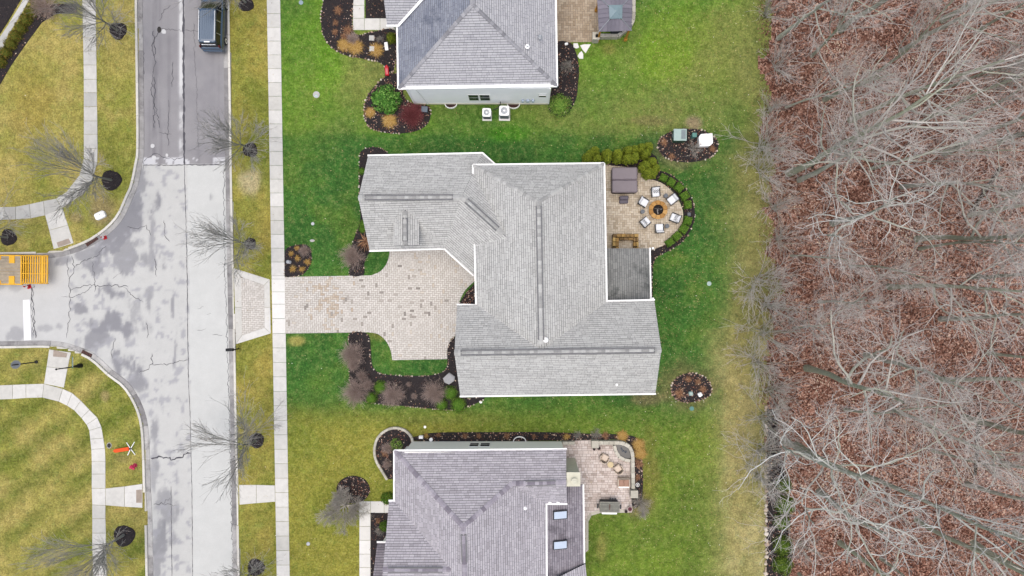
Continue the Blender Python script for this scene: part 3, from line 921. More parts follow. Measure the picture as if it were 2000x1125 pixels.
def roof_plane(house, px, mat, course=0.2, val=(0, 1)):
    """px: convex outline [(x, y, z)...], first two points = eave"""
    pts = [P(*p) for p in px]
    n = Vector((0, 0, 0))
    for i, p in enumerate(pts):
        q = pts[(i + 1) % len(pts)]
        n += Vector(((p.y - q.y) * (p.z + q.z), (p.z - q.z) * (p.x + q.x), (p.x - q.x) * (p.y + q.y)))
    n.normalize()
    if n.z < 0: n = -n
    cen = sum(pts, Vector((0, 0, 0))) / len(pts)
    pts = [Vector((p.x, p.y, cen.z - (n.x * (p.x - cen.x) + n.y * (p.y - cen.y)) / n.z)) for p in pts]
    u = (pts[1] - pts[0]).normalized()
    u = (u - n * u.dot(n)).normalized()
    v = n.cross(u)
    if v.z < 0:
        u, v = -u, -v
    o_ = pts[0]
    uv = ccw([((p - o_).dot(u), (p - o_).dot(v)) for p in pts])
    order = pts if (pts[1] - pts[0]).cross(pts[2] - pts[0]).z > 0 else pts[::-1]
    nn = len(pts)
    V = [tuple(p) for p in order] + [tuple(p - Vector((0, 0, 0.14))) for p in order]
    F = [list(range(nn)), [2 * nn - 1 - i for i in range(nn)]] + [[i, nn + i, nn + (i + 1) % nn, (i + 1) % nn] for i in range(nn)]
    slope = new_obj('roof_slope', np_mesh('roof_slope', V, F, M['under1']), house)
    A = np.array(uv)
    lo, hi = A.min(0), A.max(0)
    mb = MB()
    e1, e2 = np.roll(A, -1, 0) - A, A
    r = lo[1] - 0.03
    while r < hi[1]:
        x = lo[0] - random.random() * 0.4
        rowv = random.uniform(-0.06, 0.06)
        while x < hi[0]:
            w = random.choice((0.24, 0.3, 0.38, 0.46, 0.55))
            q = [(x + 0.006, r), (x + w - 0.006, r), (x + w - 0.006, r + course - 0.034), (x + 0.006, r + course - 0.034)]  # tab stops short: dark underlay in the gap imitates the course shadow
            qa = np.array(q)
            side = e1[None, :, 0] * (qa[:, None, 1] - e2[None, :, 1]) - e1[None, :, 1] * (qa[:, None, 0] - e2[None, :, 0])
            x += w
            if (side.max(0) < 0).any(): continue
            full = (side >= 0).all()
            if not full:
                q = clip_poly(q, uv)
                if len(q) < 3: continue
            lift = random.choice((0.018, 0.03))
            W = []
            for (a_, b_) in q:
                h = lift - (lift - 0.008) * (b_ - r) / course
                W.append(o_ + u * a_ + v * b_ + n * h)
            Fc = [list(range(len(q)))]
            if full:
                W += [o_ + u * q[0][0] + v * q[0][1] - n * 0.002, o_ + u * q[1][0] + v * q[1][1] - n * 0.002]
                Fc.append([4, 5, 1, 0])
            val_ = min(1, max(0, 0.25 + 0.6 * random.betavariate(3, 2.4) + rowv))
            mb.add(W, Fc, val[0] + (val[1] - val[0]) * val_)
        r += course
    tag(mb.obj('shingles', mat, slope), kind='stuff')
    return slope


CAPS = {}


def cap_line(house, a, b, matk, drop=0.6, vent=None, w=0.17, L=0.3):
    """ridge or hip caps laid piece by piece; vent = (t0, t1) raised stretch"""
    p0, p1 = P(*a), P(*b)
    if p0.z > p1.z + 0.3: p0, p1 = p1, p0
    d = p1 - p0
    n = max(2, int(d.length / L))
    root = new_obj('ridge_cap_line', None, house)
    x = d.normalized()
    y = Vector((0, 0, 1)).cross(x).normalized()
    z = x.cross(y)
    key = (matk, round(drop, 2), w)
    if key not in CAPS:
        mb = MB()
        l2 = L / 2 + 0.02
        pr = [(-w, -drop * w), (-w * 0.4, -drop * w * 0.35), (0, 0), (w * 0.4, -drop * w * 0.35), (w, -drop * w)]
        V = [(s * l2, yy, zz + t_ + (0.012 if s < 0 else 0)) for t_ in (-0.02, 0.016) for s in (-1, 1) for yy, zz in pr]
        F = []
        for i in range(4):
            F.append([10 + i, 15 + i, 16 + i, 11 + i])
            F.append([i, 10 + i, 11 + i, i + 1])
            F.append([5 + i, 6 + i, 16 + i, 15 + i])
        F += [[0, 5, 15, 10], [4, 14, 19, 9]]
        mb.add(V, F)
        CAPS[key] = mb.mesh('ridge_cap', M['cap' + matk])
    for k in range(n):
        t_ = (k + 0.5) / n
        up = 0.05
        if vent and vent[0] <= t_ <= vent[1]: up = 0.11
        o = new_obj('ridge_cap', CAPS[key], root)
        q = p0 + d * t_ + z * up
        o.matrix_basis = Matrix(((x.x, y.x, z.x, q.x), (x.y, y.y, z.y, q.y), (x.z, y.z, z.z, q.z), (0, 0, 0, 1)))
    if vent:
        mb = MB()
        a_, b_ = p0 + d * vent[0], p0 + d * vent[1]
        Mx = Matrix((x, y, z)).transposed()
        mb.box((a_ + b_) / 2 + z * 0.02, ((b_ - a_).length, w * 2 + 0.035, 0.07), Mx)
        mb.obj('ridge_vent', M['slot'], root)
    return root


def gutter(house, a, b, out=0.055, w=0.12, h=0.12, mat='white', name='gutter'):
    """white trough along an eave; a->b with the roof on the left"""
    p0, p1 = P(*a), P(*b)
    d = (p1 - p0)
    x = d.normalized()
    y = Vector((0, 0, 1)).cross(x).normalized()
    z = x.cross(y)
    Mx = Matrix((x, y, z)).transposed()
    c_ = (p0 + p1) / 2 - y * out
    mb = MB()
    L = d.length + 0.1
    mb.box(c_ + y * (w / 2 - 0.012) - z * 0.02, (L, 0.024, h), Mx)
    mb.box(c_ - y * (w / 2 - 0.02) - z * 0.02, (L, 0.04, h), Mx)
    mb.box(c_ - z * (0.02 + h / 2 - 0.012), (L, w - 0.066, 0.02), Mx)
    mb.box(c_ - y * 0.002 + z * (h / 2 - 0.028), (L - 0.04, w - 0.07, 0.01), Mx)
    return mb.obj(name, M[mat], house)


def inset(W, d):
    W = ccw(W)
    n = len(W)
    out = []
    for i in range(n):
        p0, p1, p2 = Vector(W[i - 1]), Vector(W[i]), Vector(W[(i + 1) % n])
        a_, b_ = (p1 - p0).normalized(), (p2 - p1).normalized()
        na, nb = Vector((-a_.y, a_.x)), Vector((-b_.y, b_.x))
        k = (na + nb) / (1 + na.dot(nb))
        out.append(tuple(p1 + k * d))
    return out


def wall_block(house, eave, d=0.32, top=0.12, mat='siding_w', z0=0.05):
    W = inset([tuple(P(*p)[:2]) for p in eave], d)
    mb = MB()
    mb.prism(W, z0, eave[0][2] + top)
    return mb.obj('wall', M[mat], house)


def gable_wall(house, a, r, b, d=0.3, mat='siding_w'):
    """triangle of wall under a gable: eave a, ridge r, eave b; set back d"""
    pa, pr, pb_ = P(*a), P(*r), P(*b)
    e = (pb_ - pa).normalized()
    nrm = Vector((-e.y, e.x, 0))
    mb = MB()
    s = d if nrm.dot(-Vector(((pa.x + pb_.x) / 2, (pa.y + pb_.y) / 2, 0)) + Vector(house['mid'])) > 0 else -d
    o1, o2 = nrm * s, nrm * (s * 1.3)
    A = [pa + e * 0.35 + o1, pb_ - e * 0.35 + o1, pr - Vector((0, 0, 0.25)) + o1]
    B = [p - o1 + o2 for p in A]
    mb.add(A + B, [[0, 1, 2], [5, 4, 3], [0, 3, 4, 1], [1, 4, 5, 2], [2, 5, 3, 0]])
    return mb.obj('gable_wall', M[mat], house)


def pipe(house, x, y, z, r=0.07, h=0.35, mat='white'):
    q = P(x, y, z)
    mb = MB()
    mb.lathe([(r * 2.4, -0.05), (r * 2.2, 0.03), (r, 0.07), (r, h), (r * 0.6, h + 0.001)], tuple(q), 12)
    return mb.obj('vent_pipe', M[mat], house)


# --- the middle house
ZG, ZGR, ZM, ZMR, ZSR = 3.9, 6.9, 5.3, 8.4, 8.5
h1 = thing('house', 'large house with light grey shingle roof, wings and paved driveway, between two other houses', 'house', G(1050, 560), world=True)
h1['mid'] = (1.0, 1.0, 0.0)
g_nw, g_ne, g_sw, g_se = (719, 305, ZG), (941, 300, ZG), (722, 489, ZG), (868, 485, ZG)
g_rw, g_re = (700, 386, ZGR), (902, 384, ZGR)
roof_plane(h1, [g_nw, g_ne, g_re, g_rw], M['shingle1'])
roof_plane(h1, [g_sw, g_se, g_re, g_rw], M['shingle1'])
roof_plane(h1, [g_se, (948, 556, ZG), (1000, 473, ZGR), g_re], M['shingle1'])
roof_plane(h1, [(1005, 356, ZG), g_ne, g_re, (1000, 473, ZGR)], M['shingle1'])
m_nw, m_ne, m_se, m_sw = (925, 323, ZM), (1179, 320, ZM), (1184, 592, ZM), (931, 599, ZM)
m_rn, m_rs = (1052, 394, ZMR), (1057, 684, ZMR)
roof_plane(h1, [m_nw, m_ne, m_rn], M['shingle1'])
roof_plane(h1, [m_ne, m_se, m_rs, m_rn], M['shingle1'])
roof_plane(h1, [m_sw, m_nw, m_rn, m_rs], M['shingle1'])
s_nw, s_ne, s_se, s_sw = (893, 596, ZM), (1278, 587, ZM), (1280, 768, ZM), (899, 773, ZM)
s_rw, s_re = (887.5, 689, ZSR), (1291.5, 684, ZSR)
roof_plane(h1, [s_nw, s_ne, s_re, s_rw], M['shingle1'])
roof_plane(h1, [s_sw, s_se, s_re, s_rw], M['shingle1'])
roof_plane(h1, [(1270, 587, 3.3), (1268, 485, 3.3), (1180, 485, 4.5), (1182, 592, 4.5)], M['shingle1_dark'])
wall_block(h1, [g_nw, g_ne, g_se, g_sw])
wall_block(h1, [g_se, (948, 556, ZG), (1005, 356, ZG), g_ne])
wall_block(h1, [m_nw, m_ne, (1184, 620, ZM), (931, 620, ZM)])
wall_block(h1, [s_nw, s_ne, s_se, s_sw])
gable_wall(h1, g_nw, g_rw, g_sw)
gable_wall(h1, s_nw, s_rw, s_sw)
gable_wall(h1, s_ne, s_re, s_se)
for a_, b_ in [(g_ne, g_nw), (g_sw, g_se), ((868, 485, ZG), (925, 537, ZG)), ((970, 325, ZG), (942, 300, ZG)), (m_ne, m_nw), ((925, 323, ZM), (925, 346, ZM)), ((928, 470, ZM), (931, 598, ZM)),
               ((1184, 590, ZM), m_ne), ((932, 597, ZM), s_nw), (s_ne, (1185, 589, ZM)), (s_sw, s_se), ((1270, 588, 3.3), (1268, 485, 3.3))]:
    gutter(h1, a_, b_)
cap_line(h1, g_rw, (905, 385, ZGR), '1', 0.75, (0.06, 0.9), 0.22)
cap_line(h1, (905, 386, ZGR), (983, 457, ZGR), '1', 0.75, (0.08, 0.86), 0.22)
cap_line(h1, m_rn, (1057, 672, ZMR), '1', 0.6, (0.03, 0.97), 0.22)
cap_line(h1, s_rw, s_re, '1', 0.8, (0.03, 0.97), 0.22)
cap_line(h1, m_nw, m_rn, '1', 0.5, None, 0.15)
cap_line(h1, m_ne, m_rn, '1', 0.5, None, 0.15)
# dormer on the garage wing
roof_plane(h1, [(769, 479, 5.6), (769, 428, 5.6), (791, 408, 6.25), (791, 479, 6.25)], M['shingle1'])
roof_plane(h1, [(818, 479, 5.6), (818, 428, 5.6), (791, 408, 6.25), (791, 479, 6.25)], M['shingle1'])
cap_line(h1, (791, 478, 6.25), (791, 412, 6.25), '1', 0.6, (0.1, 0.8), 0.17)
mb = MB()
d0, d1 = P(773, 474, 5.3), P(814, 420, 5.3)
mb.box(((d0.x + d1.x) / 2, (d0.y + d1.y) / 2, 4.85), (abs(d1.x - d0.x), abs(d1.y - d0.y), 1.45))
mb.obj('dormer_wall', M['siding_w'], h1)
pipe(h1, 1066, 664, 8.35, 0.09, 0.3)
pipe(h1, 1203, 750, 5.75, 0.1, 0.5)
for x_, y_ in ((1100, 420), (1108, 588)):
    q = P(x_, y_, 7.2 if y_ < 500 else 7.0)
    mb = MB()
    mb.box((q.x, q.y, q.z + 0.03), (0.22, 0.3, 0.1), Matrix.Rotation(0.5, 3, 'Y'))
    mb.obj('roof_vent', M['steel'], h1)
mb = MB()
for y_ in (490, 583):
    q = G(1262, y_)
    mb.cyl(q, (q.x, q.y, 3.25), 0.09, n=8)
mb.obj('porch_post', M['white'], h1)
mb = MB()
q0, q1 = G(912, 604), G(912, 650)
mb.box((q0.x - 0.04, (q0.y + q1.y) / 2, 1.25), (0.06, abs(q1.y - q0.y), 2.3))
mb.obj('garage_door', M['white'], h1)

# --- the north house (top of the photo)
ZE = 4.6
h2 = thing('house', 'house at the top of the photo with blue grey roof and white siding wall', 'house', G(930, 60), world=True)
h2['mid'] = (-4.0, 24.0, 0.0)
a_sw, a_se, a_ap = (779, 172, ZE), (1087, 167, ZE), (923, 8, 8.6)
roof_plane(h2, [a_sw, a_se, a_ap], M['shingle2'])
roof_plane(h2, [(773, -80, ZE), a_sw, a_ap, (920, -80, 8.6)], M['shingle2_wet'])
roof_plane(h2, [a_se, (1083, -80, ZE), (920, -80, 8.6), a_ap], M['shingle2'])
roof_plane(h2, [(756, 49, 4.75), (779, 49, 4.75), (880, -62, 7.6), (742, -62, 7.6)], M['shingle2'])
cap_line(h2, a_sw, a_ap, '2', 0.5, None, 0.15)
cap_line(h2, a_se, a_ap, '2', 0.5, None, 0.15)
cap_line(h2, a_ap, (920, -75, 8.6), '2', 0.6, None, 0.2)
Y2 = G(0, 203).y
mb = MB()
xl, xr = G(811, 0).x, G(1071, 0).x
mb.box(((xl + xr) / 2, Y2 + 6.5, (ZE + 0.1) / 2 + 0.02), (xr - xl, 13, ZE + 0.06))
mb.obj('wall', M['siding_w'], h2)
mb = MB()
for k in range(26):                                           # lapped boards on the wall in view
    mb.box(((xl + xr) / 2, Y2 - 0.012, 0.42 + k * 0.16), (xr - xl + 0.02, 0.022, 0.15), Matrix.Rotation(-0.06, 3, 'X'))
tag(mb.obj('siding_boards', M['siding_w'], h2), kind='stuff')
mb = MB()
mb.box(((xl + xr) / 2, Y2 - 0.02, 0.2), (xr - xl + 0.03, 0.08, 0.36))
mb.obj('foundation', M['cream'], h2)
mb = MB()
for xx in (xl, xr): mb.box((xx, Y2 - 0.03, 2.4), (0.12, 0.1, 4.2))
mb.obj('corner_trim', M['white'], h2)
mb = MB()
q = P(764, 46, 4.6)
mb.box((q.x + 1.1, q.y + 3.6, 2.4), (2.4, 6.6, 4.6))
mb.obj('porch_wall', M['cream'], h2)
for a_, b_ in [(a_sw, a_se), (a_se, (1083, -80, ZE)), ((777, 48, ZE), a_sw), ((756, 49, 4.75), (779, 49, 4.75))]: gutter(h2, a_, b_, w=0.14)
mb = MB()
p0, p1 = P(779, 49, 4.9), P(880, -62, 7.75)
x = (p1 - p0).normalized()
y = Vector((0, 0, 1)).cross(x).normalized()
mb.box((p0 + p1) / 2, ((p1 - p0).length, 0.2, 0.07), Matrix((x, y, x.cross(y))).transposed())
mb.obj('valley_flashing', M['white'], h2)
pipe(h2, 1030, 91, 6.3, 0.08, 0.35)
pipe(h2, 1055, 72, 5.9, 0.08, 0.2, 'steel')
mb = MB()
q = P(812, 178, 4.3)
mb.tube([(q.x, Y2 - 0.08, 4.3), (xl + 1.15, Y2 - 0.06, 0.25)], 0.045, 6)
mb.obj('downspout', M['white'], h2)


def wall_window(house, x0, x1, ya, yb, ybase, Yw, s, panes=2):
    """window seen on a wall: photo box, wall base row ybase, wall at Y = Yw, s = -1 faces down the photo"""
    za, zb = H * (1 - (NY - ybase) / (NY - ya)), H * (1 - (NY - ybase) / (NY - yb))
    za, zb = max(za, zb), min(za, zb)
    zm = (za + zb) / 2
    xa, xb = P(x0, 0, zm).x, P(x1, 0, zm).x
    w = new_obj('window', None, house)
    mb = MB()
    cx, hw, hh = (xa + xb) / 2, (xb - xa) / 2, (za - zb) / 2
    for dx in (-hw, hw): mb.box((cx + dx, Yw + s * 0.035, zm), (0.06, 0.03, 2 * hh + 0.07))
    for dz in (-hh, 0, hh): mb.box((cx, Yw + s * 0.035, zm + dz), (2 * hw - 0.06, 0.03, 0.06))
    mb.obj('frame', M['white'], w)
    for k in range(panes):
        mb = MB()
        mb.box((cx, Yw + s * 0.036, zm - hh / 2 + k * hh), (2 * hw - 0.06, 0.026, hh - 0.06))
        mb.obj('pane', M['glass'], w)


for x0, x1 in ((915, 935), (937, 957)): wall_window(h2, x0, x1, 183.5, 194.5, 203, Y2, -1)
wall_window(h2, 1052, 1067, 182, 188, 203, Y2, -1, 1)
mb = MB()
for dx, w_ in ((0, 0.25), (0.45, 0.2), (-0.45, 0.18)): mb.rbox((P(1031, 0, 1.5).x + dx, Y2 - 0.12, 1.4), (w_, 0.2, 0.4), 0.02)
mb.box((P(1031, 0, 1.5).x, Y2 - 0.05, 1.2), (1.2, 0.05, 0.08))
mb.obj('utility_meter', plain('meter_grey', '#b7c6d8', 0.5, 0.1), h2)
def window_well(house, x, y, r, s):
    mb = MB()
    q = G(x, y)
    a_ = np.linspace(0, math.pi, 11)
    for t0, t1 in zip(a_[:-1], a_[1:]):
        for rr, w_ in ((r, 0.07),):
            p0, p1 = (q.x + rr * math.cos(t0), q.y + s * rr * math.sin(t0) * 0.75), (q.x + rr * math.cos(t1), q.y + s * rr * math.sin(t1) * 0.75)
            d_ = Vector((p1[0] - p0[0], p1[1] - p0[1], 0))
            mb.box(((p0[0] + p1[0]) / 2, (p0[1] + p1[1]) / 2, GZ + 0.1), (d_.length + 0.03, w_, 0.22), RZ(math.atan2(d_.y, d_.x)))
    mb.obj('window_well', M['white'], house)
    mb = MB()
    mb.prism([(q.x + r * 0.92 * math.cos(t_), q.y + s * r * 0.7 * math.sin(t_)) for t_ in a_], GZ, GZ + 0.045)
    mb.obj('well_gravel', M['mulch_red'], house)
window_well(h2, 881, 203.5, 0.52, -1)
window_well(h2, 1003, 203.5, 0.55, -1)
mb = MB()
p = Vector((P(978, 0).x, Y2 - 0.05, 0.9))
mb.tube([p, p + Vector((0, -0.1, -0.35)), p + Vector((-0.25, -0.35, -0.62)), p + Vector((-0.65, -0.5, -0.68))], 0.035, 6)
mb.obj('refrigerant_line', M['charcoal'], h2)

# --- the south house (bottom of the photo)
ZE3 = 4.0
h3 = thing('house', 'house at the bottom of the photo with mauve grey roof, two skylights and stone patio', 'house', G(930, 1040), world=True)
h3['mid'] = (-3.0, -21.0, 0.0)
b_nw, b_ne, b_er, b_ec, b_ap, b_rs = (771, 881, ZE3), (1106, 878, ZE3), (1106, 942, 5.5), (1000, 945, 5.5), (905, 1030, 7.4), (909, 1165, 7.4)
roof_plane(h3, [b_nw, b_ne, b_er, b_ec], M['shingle3'])


def roof_plane_dir(house, px, udir, mat):
    # put a tiny eave edge of the right direction first so the courses follow it
    p = px[0]
    q = P(*p) + udir.normalized() * 0.02
    k = H * S / (H - q.z)
    first = (q.x * k + NX, -q.y * k + NY, q.z)
    return roof_plane(house, [p, first] + list(px[1:]), mat)


roof_plane_dir(h3, [b_nw, b_ec, b_ap], P(*b_ne) - P(*b_nw), M['shingle3'])
roof_plane(h3, [(771, 1165, ZE3), b_nw, b_ap, b_rs], M['shingle3'])
roof_plane(h3, [(1065, 983, ZE3), (1068, 1165, ZE3), b_rs, b_ap, b_ec], M['shingle3'])
roof_plane(h3, [(1107, 983, ZE3), (1065, 983, ZE3), b_ec, b_er], M['shingle3'])
roof_plane(h3, [(760, 979, ZE3), (802, 979, ZE3), (905, 1113, 6.8), (748, 1113, 6.8)], M['shingle3'])
roof_plane(h3, [(800, 1260, ZE3), (738, 1260, ZE3), (748, 1113, 6.8), (905, 1113, 6.8)], M['shingle3'])
roof_plane(h3, [(737, 1060, 3.3), (768, 1060, 3.3), (772, 1180, 5.6), (722, 1180, 5.6)], M['shingle3_dark'])
roof_plane(h3, [(1138, 985, 3.0), (1141, 1165, 3.0), (1066, 1165, 3.85), (1066, 985, 3.85)], M['shingle3_dark'])
roof_plane(h3, [(1138, 947, 3.0), (1138, 986, 3.0), (1104, 986, 3.38), (1104, 947, 3.38)], M['shingle3_dark'])
roof_plane(h3, [(1143, 1101, 3.15), (1150, 1170, 3.15), (1085, 1170, 4.2), (1085, 1130, 4.2)], M['shingle3'])
cap_line(h3, b_nw, b_ap, '3', 0.5, None, 0.2)
cap_line(h3, b_ec, b_ap, '3', 0.5, None, 0.2)
cap_line(h3, b_ec, b_er, '3', 0.6, (0.25, 0.8), 0.2)
cap_line(h3, b_ap, b_rs, '3', 0.6, (0.1, 0.5), 0.2)
cap_line(h3, (748, 1113, 6.8), (880, 1113, 6.8), '3', 0.7, (0.08, 0.88), 0.2)
Y3 = G(0, 862).y
mb = MB()
xl, xr = G(806, 0).x, G(1096.5, 0).x
mb.box(((xl + xr) / 2, Y3 - 1.9, 2.07), (xr - xl, 3.8, 4.0))
mb.obj('wall', M['siding_c'], h3)
wall_block(h3, [(771, 881, ZE3), (1066, 985, ZE3), (1068, 1165, ZE3), (771, 1165, ZE3)], mat='siding_c')
wall_block(h3, [(1066, 949, 3.0), (1136, 949, 3.0), (1139, 1165, 3.0), (1066, 1165, 3.0)], mat='siding_c', d=0.2, top=-0.1)
wall_block(h3, [(760, 979, ZE3), (850, 979, ZE3), (850, 1260, ZE3), (738, 1260, ZE3)], mat='siding_c')
wall_block(h3, [(737, 1060, 3.3), (768, 1060, 3.3), (768, 1180, 3.3), (731, 1180, 3.3)], mat='siding_c', d=0.25, top=-0.1)
gable_wall(h3, (1106, 878, ZE3), (1106, 942, 5.5), (1107, 983, ZE3), mat='siding_c')
mb = MB()
for k in range(23): mb.box(((xl + xr) / 2, Y3 + 0.012, 0.42 + k * 0.155), (xr - xl + 0.02, 0.022, 0.145), Matrix.Rotation(0.06, 3, 'X'))
tag(mb.obj('siding_boards', M['siding_c'], h3), kind='stuff')
for a_, b_ in [(b_ne, b_nw), (b_nw, (771, 976, ZE3)), ((1067, 1165, ZE3), (1066, 984, ZE3)), ((1066, 983, ZE3), (1107, 983, ZE3)), ((802, 979, ZE3), (760, 979, ZE3)), ((768, 1060, 3.3), (737, 1060, 3.3)), ((1141, 1165, 3.0), (1138, 947, 3.0))]:
    gutter(h3, a_, b_, w=0.13)
for x0, x1 in ((917, 935), (938, 957)): wall_window(h3, x0, x1, 867, 873.5, 862, Y3, 1)
window_well(h3, 1015, 861.5, 0.55, 1)
mb = MB()
c0 = P(1120, 936, 5.2)
mb.box((c0.x, c0.y, 2.65), (1.0, 1.02, 5.0))
ch = mb.obj('chimney', M['cream'], h3)
mb = MB()
mb.box((c0.x, c0.y, 5.19), (1.12, 1.14, 0.08))
mb.lathe([(0.2, 0), (0.2, 0.25), (0.26, 0.27), (0.1, 0.33)], (c0.x + 0.05, c0.y - 0.1, 5.22), 12)
mb.obj('chimney_cap', M['cream'], ch)
for y0 in (998, 1056.5):
    sk = new_obj('skylight', None, h3)
    q = P(1094, y0 + 7.5, 3.7)
    Mx = Matrix.Rotation(0.25, 3, 'Y')
    mb = MB()
    mb.box(q, (1.2, 0.72, 0.16), Mx)
    mb.obj('frame', M['charcoal'], sk)
    mb = MB()
    mb.box(q + Vector((0.02, 0, 0.085)), (1.08, 0.58, 0.03), Mx)
    mb.obj('pane', M['skyglass'], sk)
for x0, y0, z0 in ((1026, 993, 6.0), (1074, 981, 4.1), (1090, 981, 4.1)): pipe(h3, x0, y0, z0, 0.06, 0.2)
mb = MB()
xe = xr + 0.04
for y0, y1 in ((885, 897), (901, 919)):
    qa, qb = G(1096, y0), G(1096, y1)
    mb.box((xe, (qa.y + qb.y) / 2, 1.35), (0.08, abs(qa.y - qb.y), 2.1))
mb.obj('patio_door', M['glass'], h3)

# ---------------------------------------------------------------- vehicles and street things
# parked van
van = thing('parked_van', 'dark blue van with silver roof rails parked at the right kerb, top of the photo', 'van', P(423.5, 49, 0.0), math.radians(-1))
paint, nt, b = nodes('dark_blue_metallic', 0.25, 0.5, 0.0)
b.inputs['Base Color'].default_value = (0.04, 0.07, 0.115, 1)
b.inputs['Coat Weight'].default_value = 0.8
vglass, nt, b = nodes('tinted_glass', 0.08, 0.7)
b.inputs['Base Color'].default_value = (0.012, 0.014, 0.016, 1)
chrome, nt, b = nodes('satin_silver', 0.3, 0.5, 0.6)
b.inputs['Base Color'].default_value = (0.75, 0.76, 0.78, 1)
mb = MB()          # body: cross-sections along the length; y forward, x across
secs = [(-2.52, 0.86, 0.45, 0.9, 0.78, 1.0), (-2.45, 0.94, 0.3, 1.0, 0.84, 1.12), (-1.9, 0.985, 0.26, 1.02, 0.88, 1.14), (0.0, 0.99, 0.26, 1.0, 0.9, 1.1), (1.25, 0.985, 0.26, 0.98, 0.88, 1.06), (1.9, 0.97, 0.28, 0.92, 0.82, 1.0), (2.45, 0.9, 0.32, 0.8, 0.7, 0.86), (2.56, 0.8, 0.42, 0.68, 0.6, 0.74)]
V, F = [], []
for (y, w, z0, zs, wt, zt) in secs:
    V += [(-w * 0.93, y, z0), (-w, y, (z0 + zs) / 2), (-w * 0.99, y, zs), (-wt, y, zt), (wt, y, zt), (w * 0.99, y, zs), (w, y, (z0 + zs) / 2), (w * 0.93, y, z0)]
for i in range(len(secs) - 1):
    for j in range(8):
        k = (j + 1) % 8
        F.append([i * 8 + j, i * 8 + k, (i + 1) * 8 + k, (i + 1) * 8 + j])
F += [list(range(7, -1, -1)), [(len(secs) - 1) * 8 + j for j in range(8)]]
mb.add(V, [f_[::-1] for f_ in F])
mb.obj('body', paint, van)
def loft(secs, cap=True):
    mb = MB()
    V, F = [], []
    n = len(secs[0])
    for s_ in secs: V += s_
    for i in range(len(secs) - 1):
        for j in range(n):
            k = (j + 1) % n
            F.append([i * n + j, i * n + k, (i + 1) * n + k, (i + 1) * n + j])
    if cap: F += [list(range(n - 1, -1, -1)), [(len(secs) - 1) * n + j for j in range(n)]]
    return mb.add(V, F)
def ring(w, y0, y1, z, c_=0.12):
    return [(-w + c_, y0, z), (w - c_, y0, z), (w, y0 + c_, z), (w, y1 - c_, z), (w - c_, y1, z), (-w + c_, y1, z), (-w, y1 - c_, z), (-w, y0 + c_, z)]
loft([ring(0.89, -2.42, 1.62, 1.03), ring(0.8, -2.26, 1.0, 1.5), ring(0.74, -2.14, 0.72, 1.7)]).obj('windows', vglass, van)
loft([ring(0.745, -2.2, 0.74, 1.69), ring(0.73, -2.14, 0.7, 1.76), ring(0.6, -1.95, 0.55, 1.79)]).obj('roof', paint, van)
mb = MB()
for k in range(6): mb.rbox((-0.42 + k * 0.168, -0.7, 1.79), (0.075, 2.4, 0.03), 0.012)
mb.obj('roof_rib', paint, van)
for s_ in (-1, 1):
    mb = MB()
    mb.rbox((s_ * 0.68, -0.75, 1.83), (0.055, 2.55, 0.05), 0.015)
    for y_ in (-1.95, -0.75, 0.4): mb.box((s_ * 0.68, y_, 1.79), (0.05, 0.12, 0.08))
    mb.obj('roof_rail', chrome, van)
    mb = MB()
    for y_ in (-1.3, -0.2, 0.75):
        mb.add([(s_ * 0.905, y_ - 0.04, 1.02), (s_ * 0.905, y_ + 0.04, 1.02), (s_ * 0.765, y_ + 0.03 - 0.06, 1.68), (s_ * 0.765, y_ - 0.03 - 0.06, 1.68)], [[0, 1, 2, 3], [3, 2, 1, 0]])
    mb.rbox((s_ * 0.9, -0.4, 1.03), (0.03, 3.4, 0.03), 0.008)
    mb.obj('window_trim', chrome, van)
    mb = MB()
    mb.rbox((s_ * 1.02, 0.95, 1.12), (0.2, 0.1, 0.14), 0.03)
    mb.obj('wing_mirror', paint, van)
    mb = MB()
    mb.rbox((s_ * 0.83, -2.36, 1.12), (0.12, 0.2, 0.42), 0.03)
    mb.obj('tail_light', plain('tail_light_red', '#5a1418', 0.3, 0.1), van)
    for y_ in (-1.55, 1.55):
        wh = new_obj('wheel', None, van)
        mb = MB()
        mb.lathe([(0.2, -0.11), (0.33, -0.11), (0.35, -0.07), (0.35, 0.07), (0.33, 0.11), (0.2, 0.11)], (0, 0, 0), 20)
        t_ = mb.obj('tyre', M['black'], wh)
        mb = MB()
        mb.lathe([(0.05, -0.1), (0.22, -0.1), (0.22, 0.115), (0.19, 0.12), (0.06, 0.1)], (0, 0, 0), 16)
        r_ = mb.obj('rim', chrome, wh)
        wh.location = (s_ * 0.92, y_, 0.35)
        wh.rotation_euler = (0, s_ * math.pi / 2, 0)
mb = MB()
mb.rbox((0, -2.5, 0.62), (1.7, 0.2, 0.26), 0.05)
mb.obj('bumper', paint, van)
mb = MB()
mb.rbox((0, -2.3, 1.45), (1.2, 0.05, 0.05), 0.01)
mb.rbox((0, -2.16, 1.75), (0.5, 0.1, 0.03), 0.01)
mb.obj('trim_bar', chrome, van)

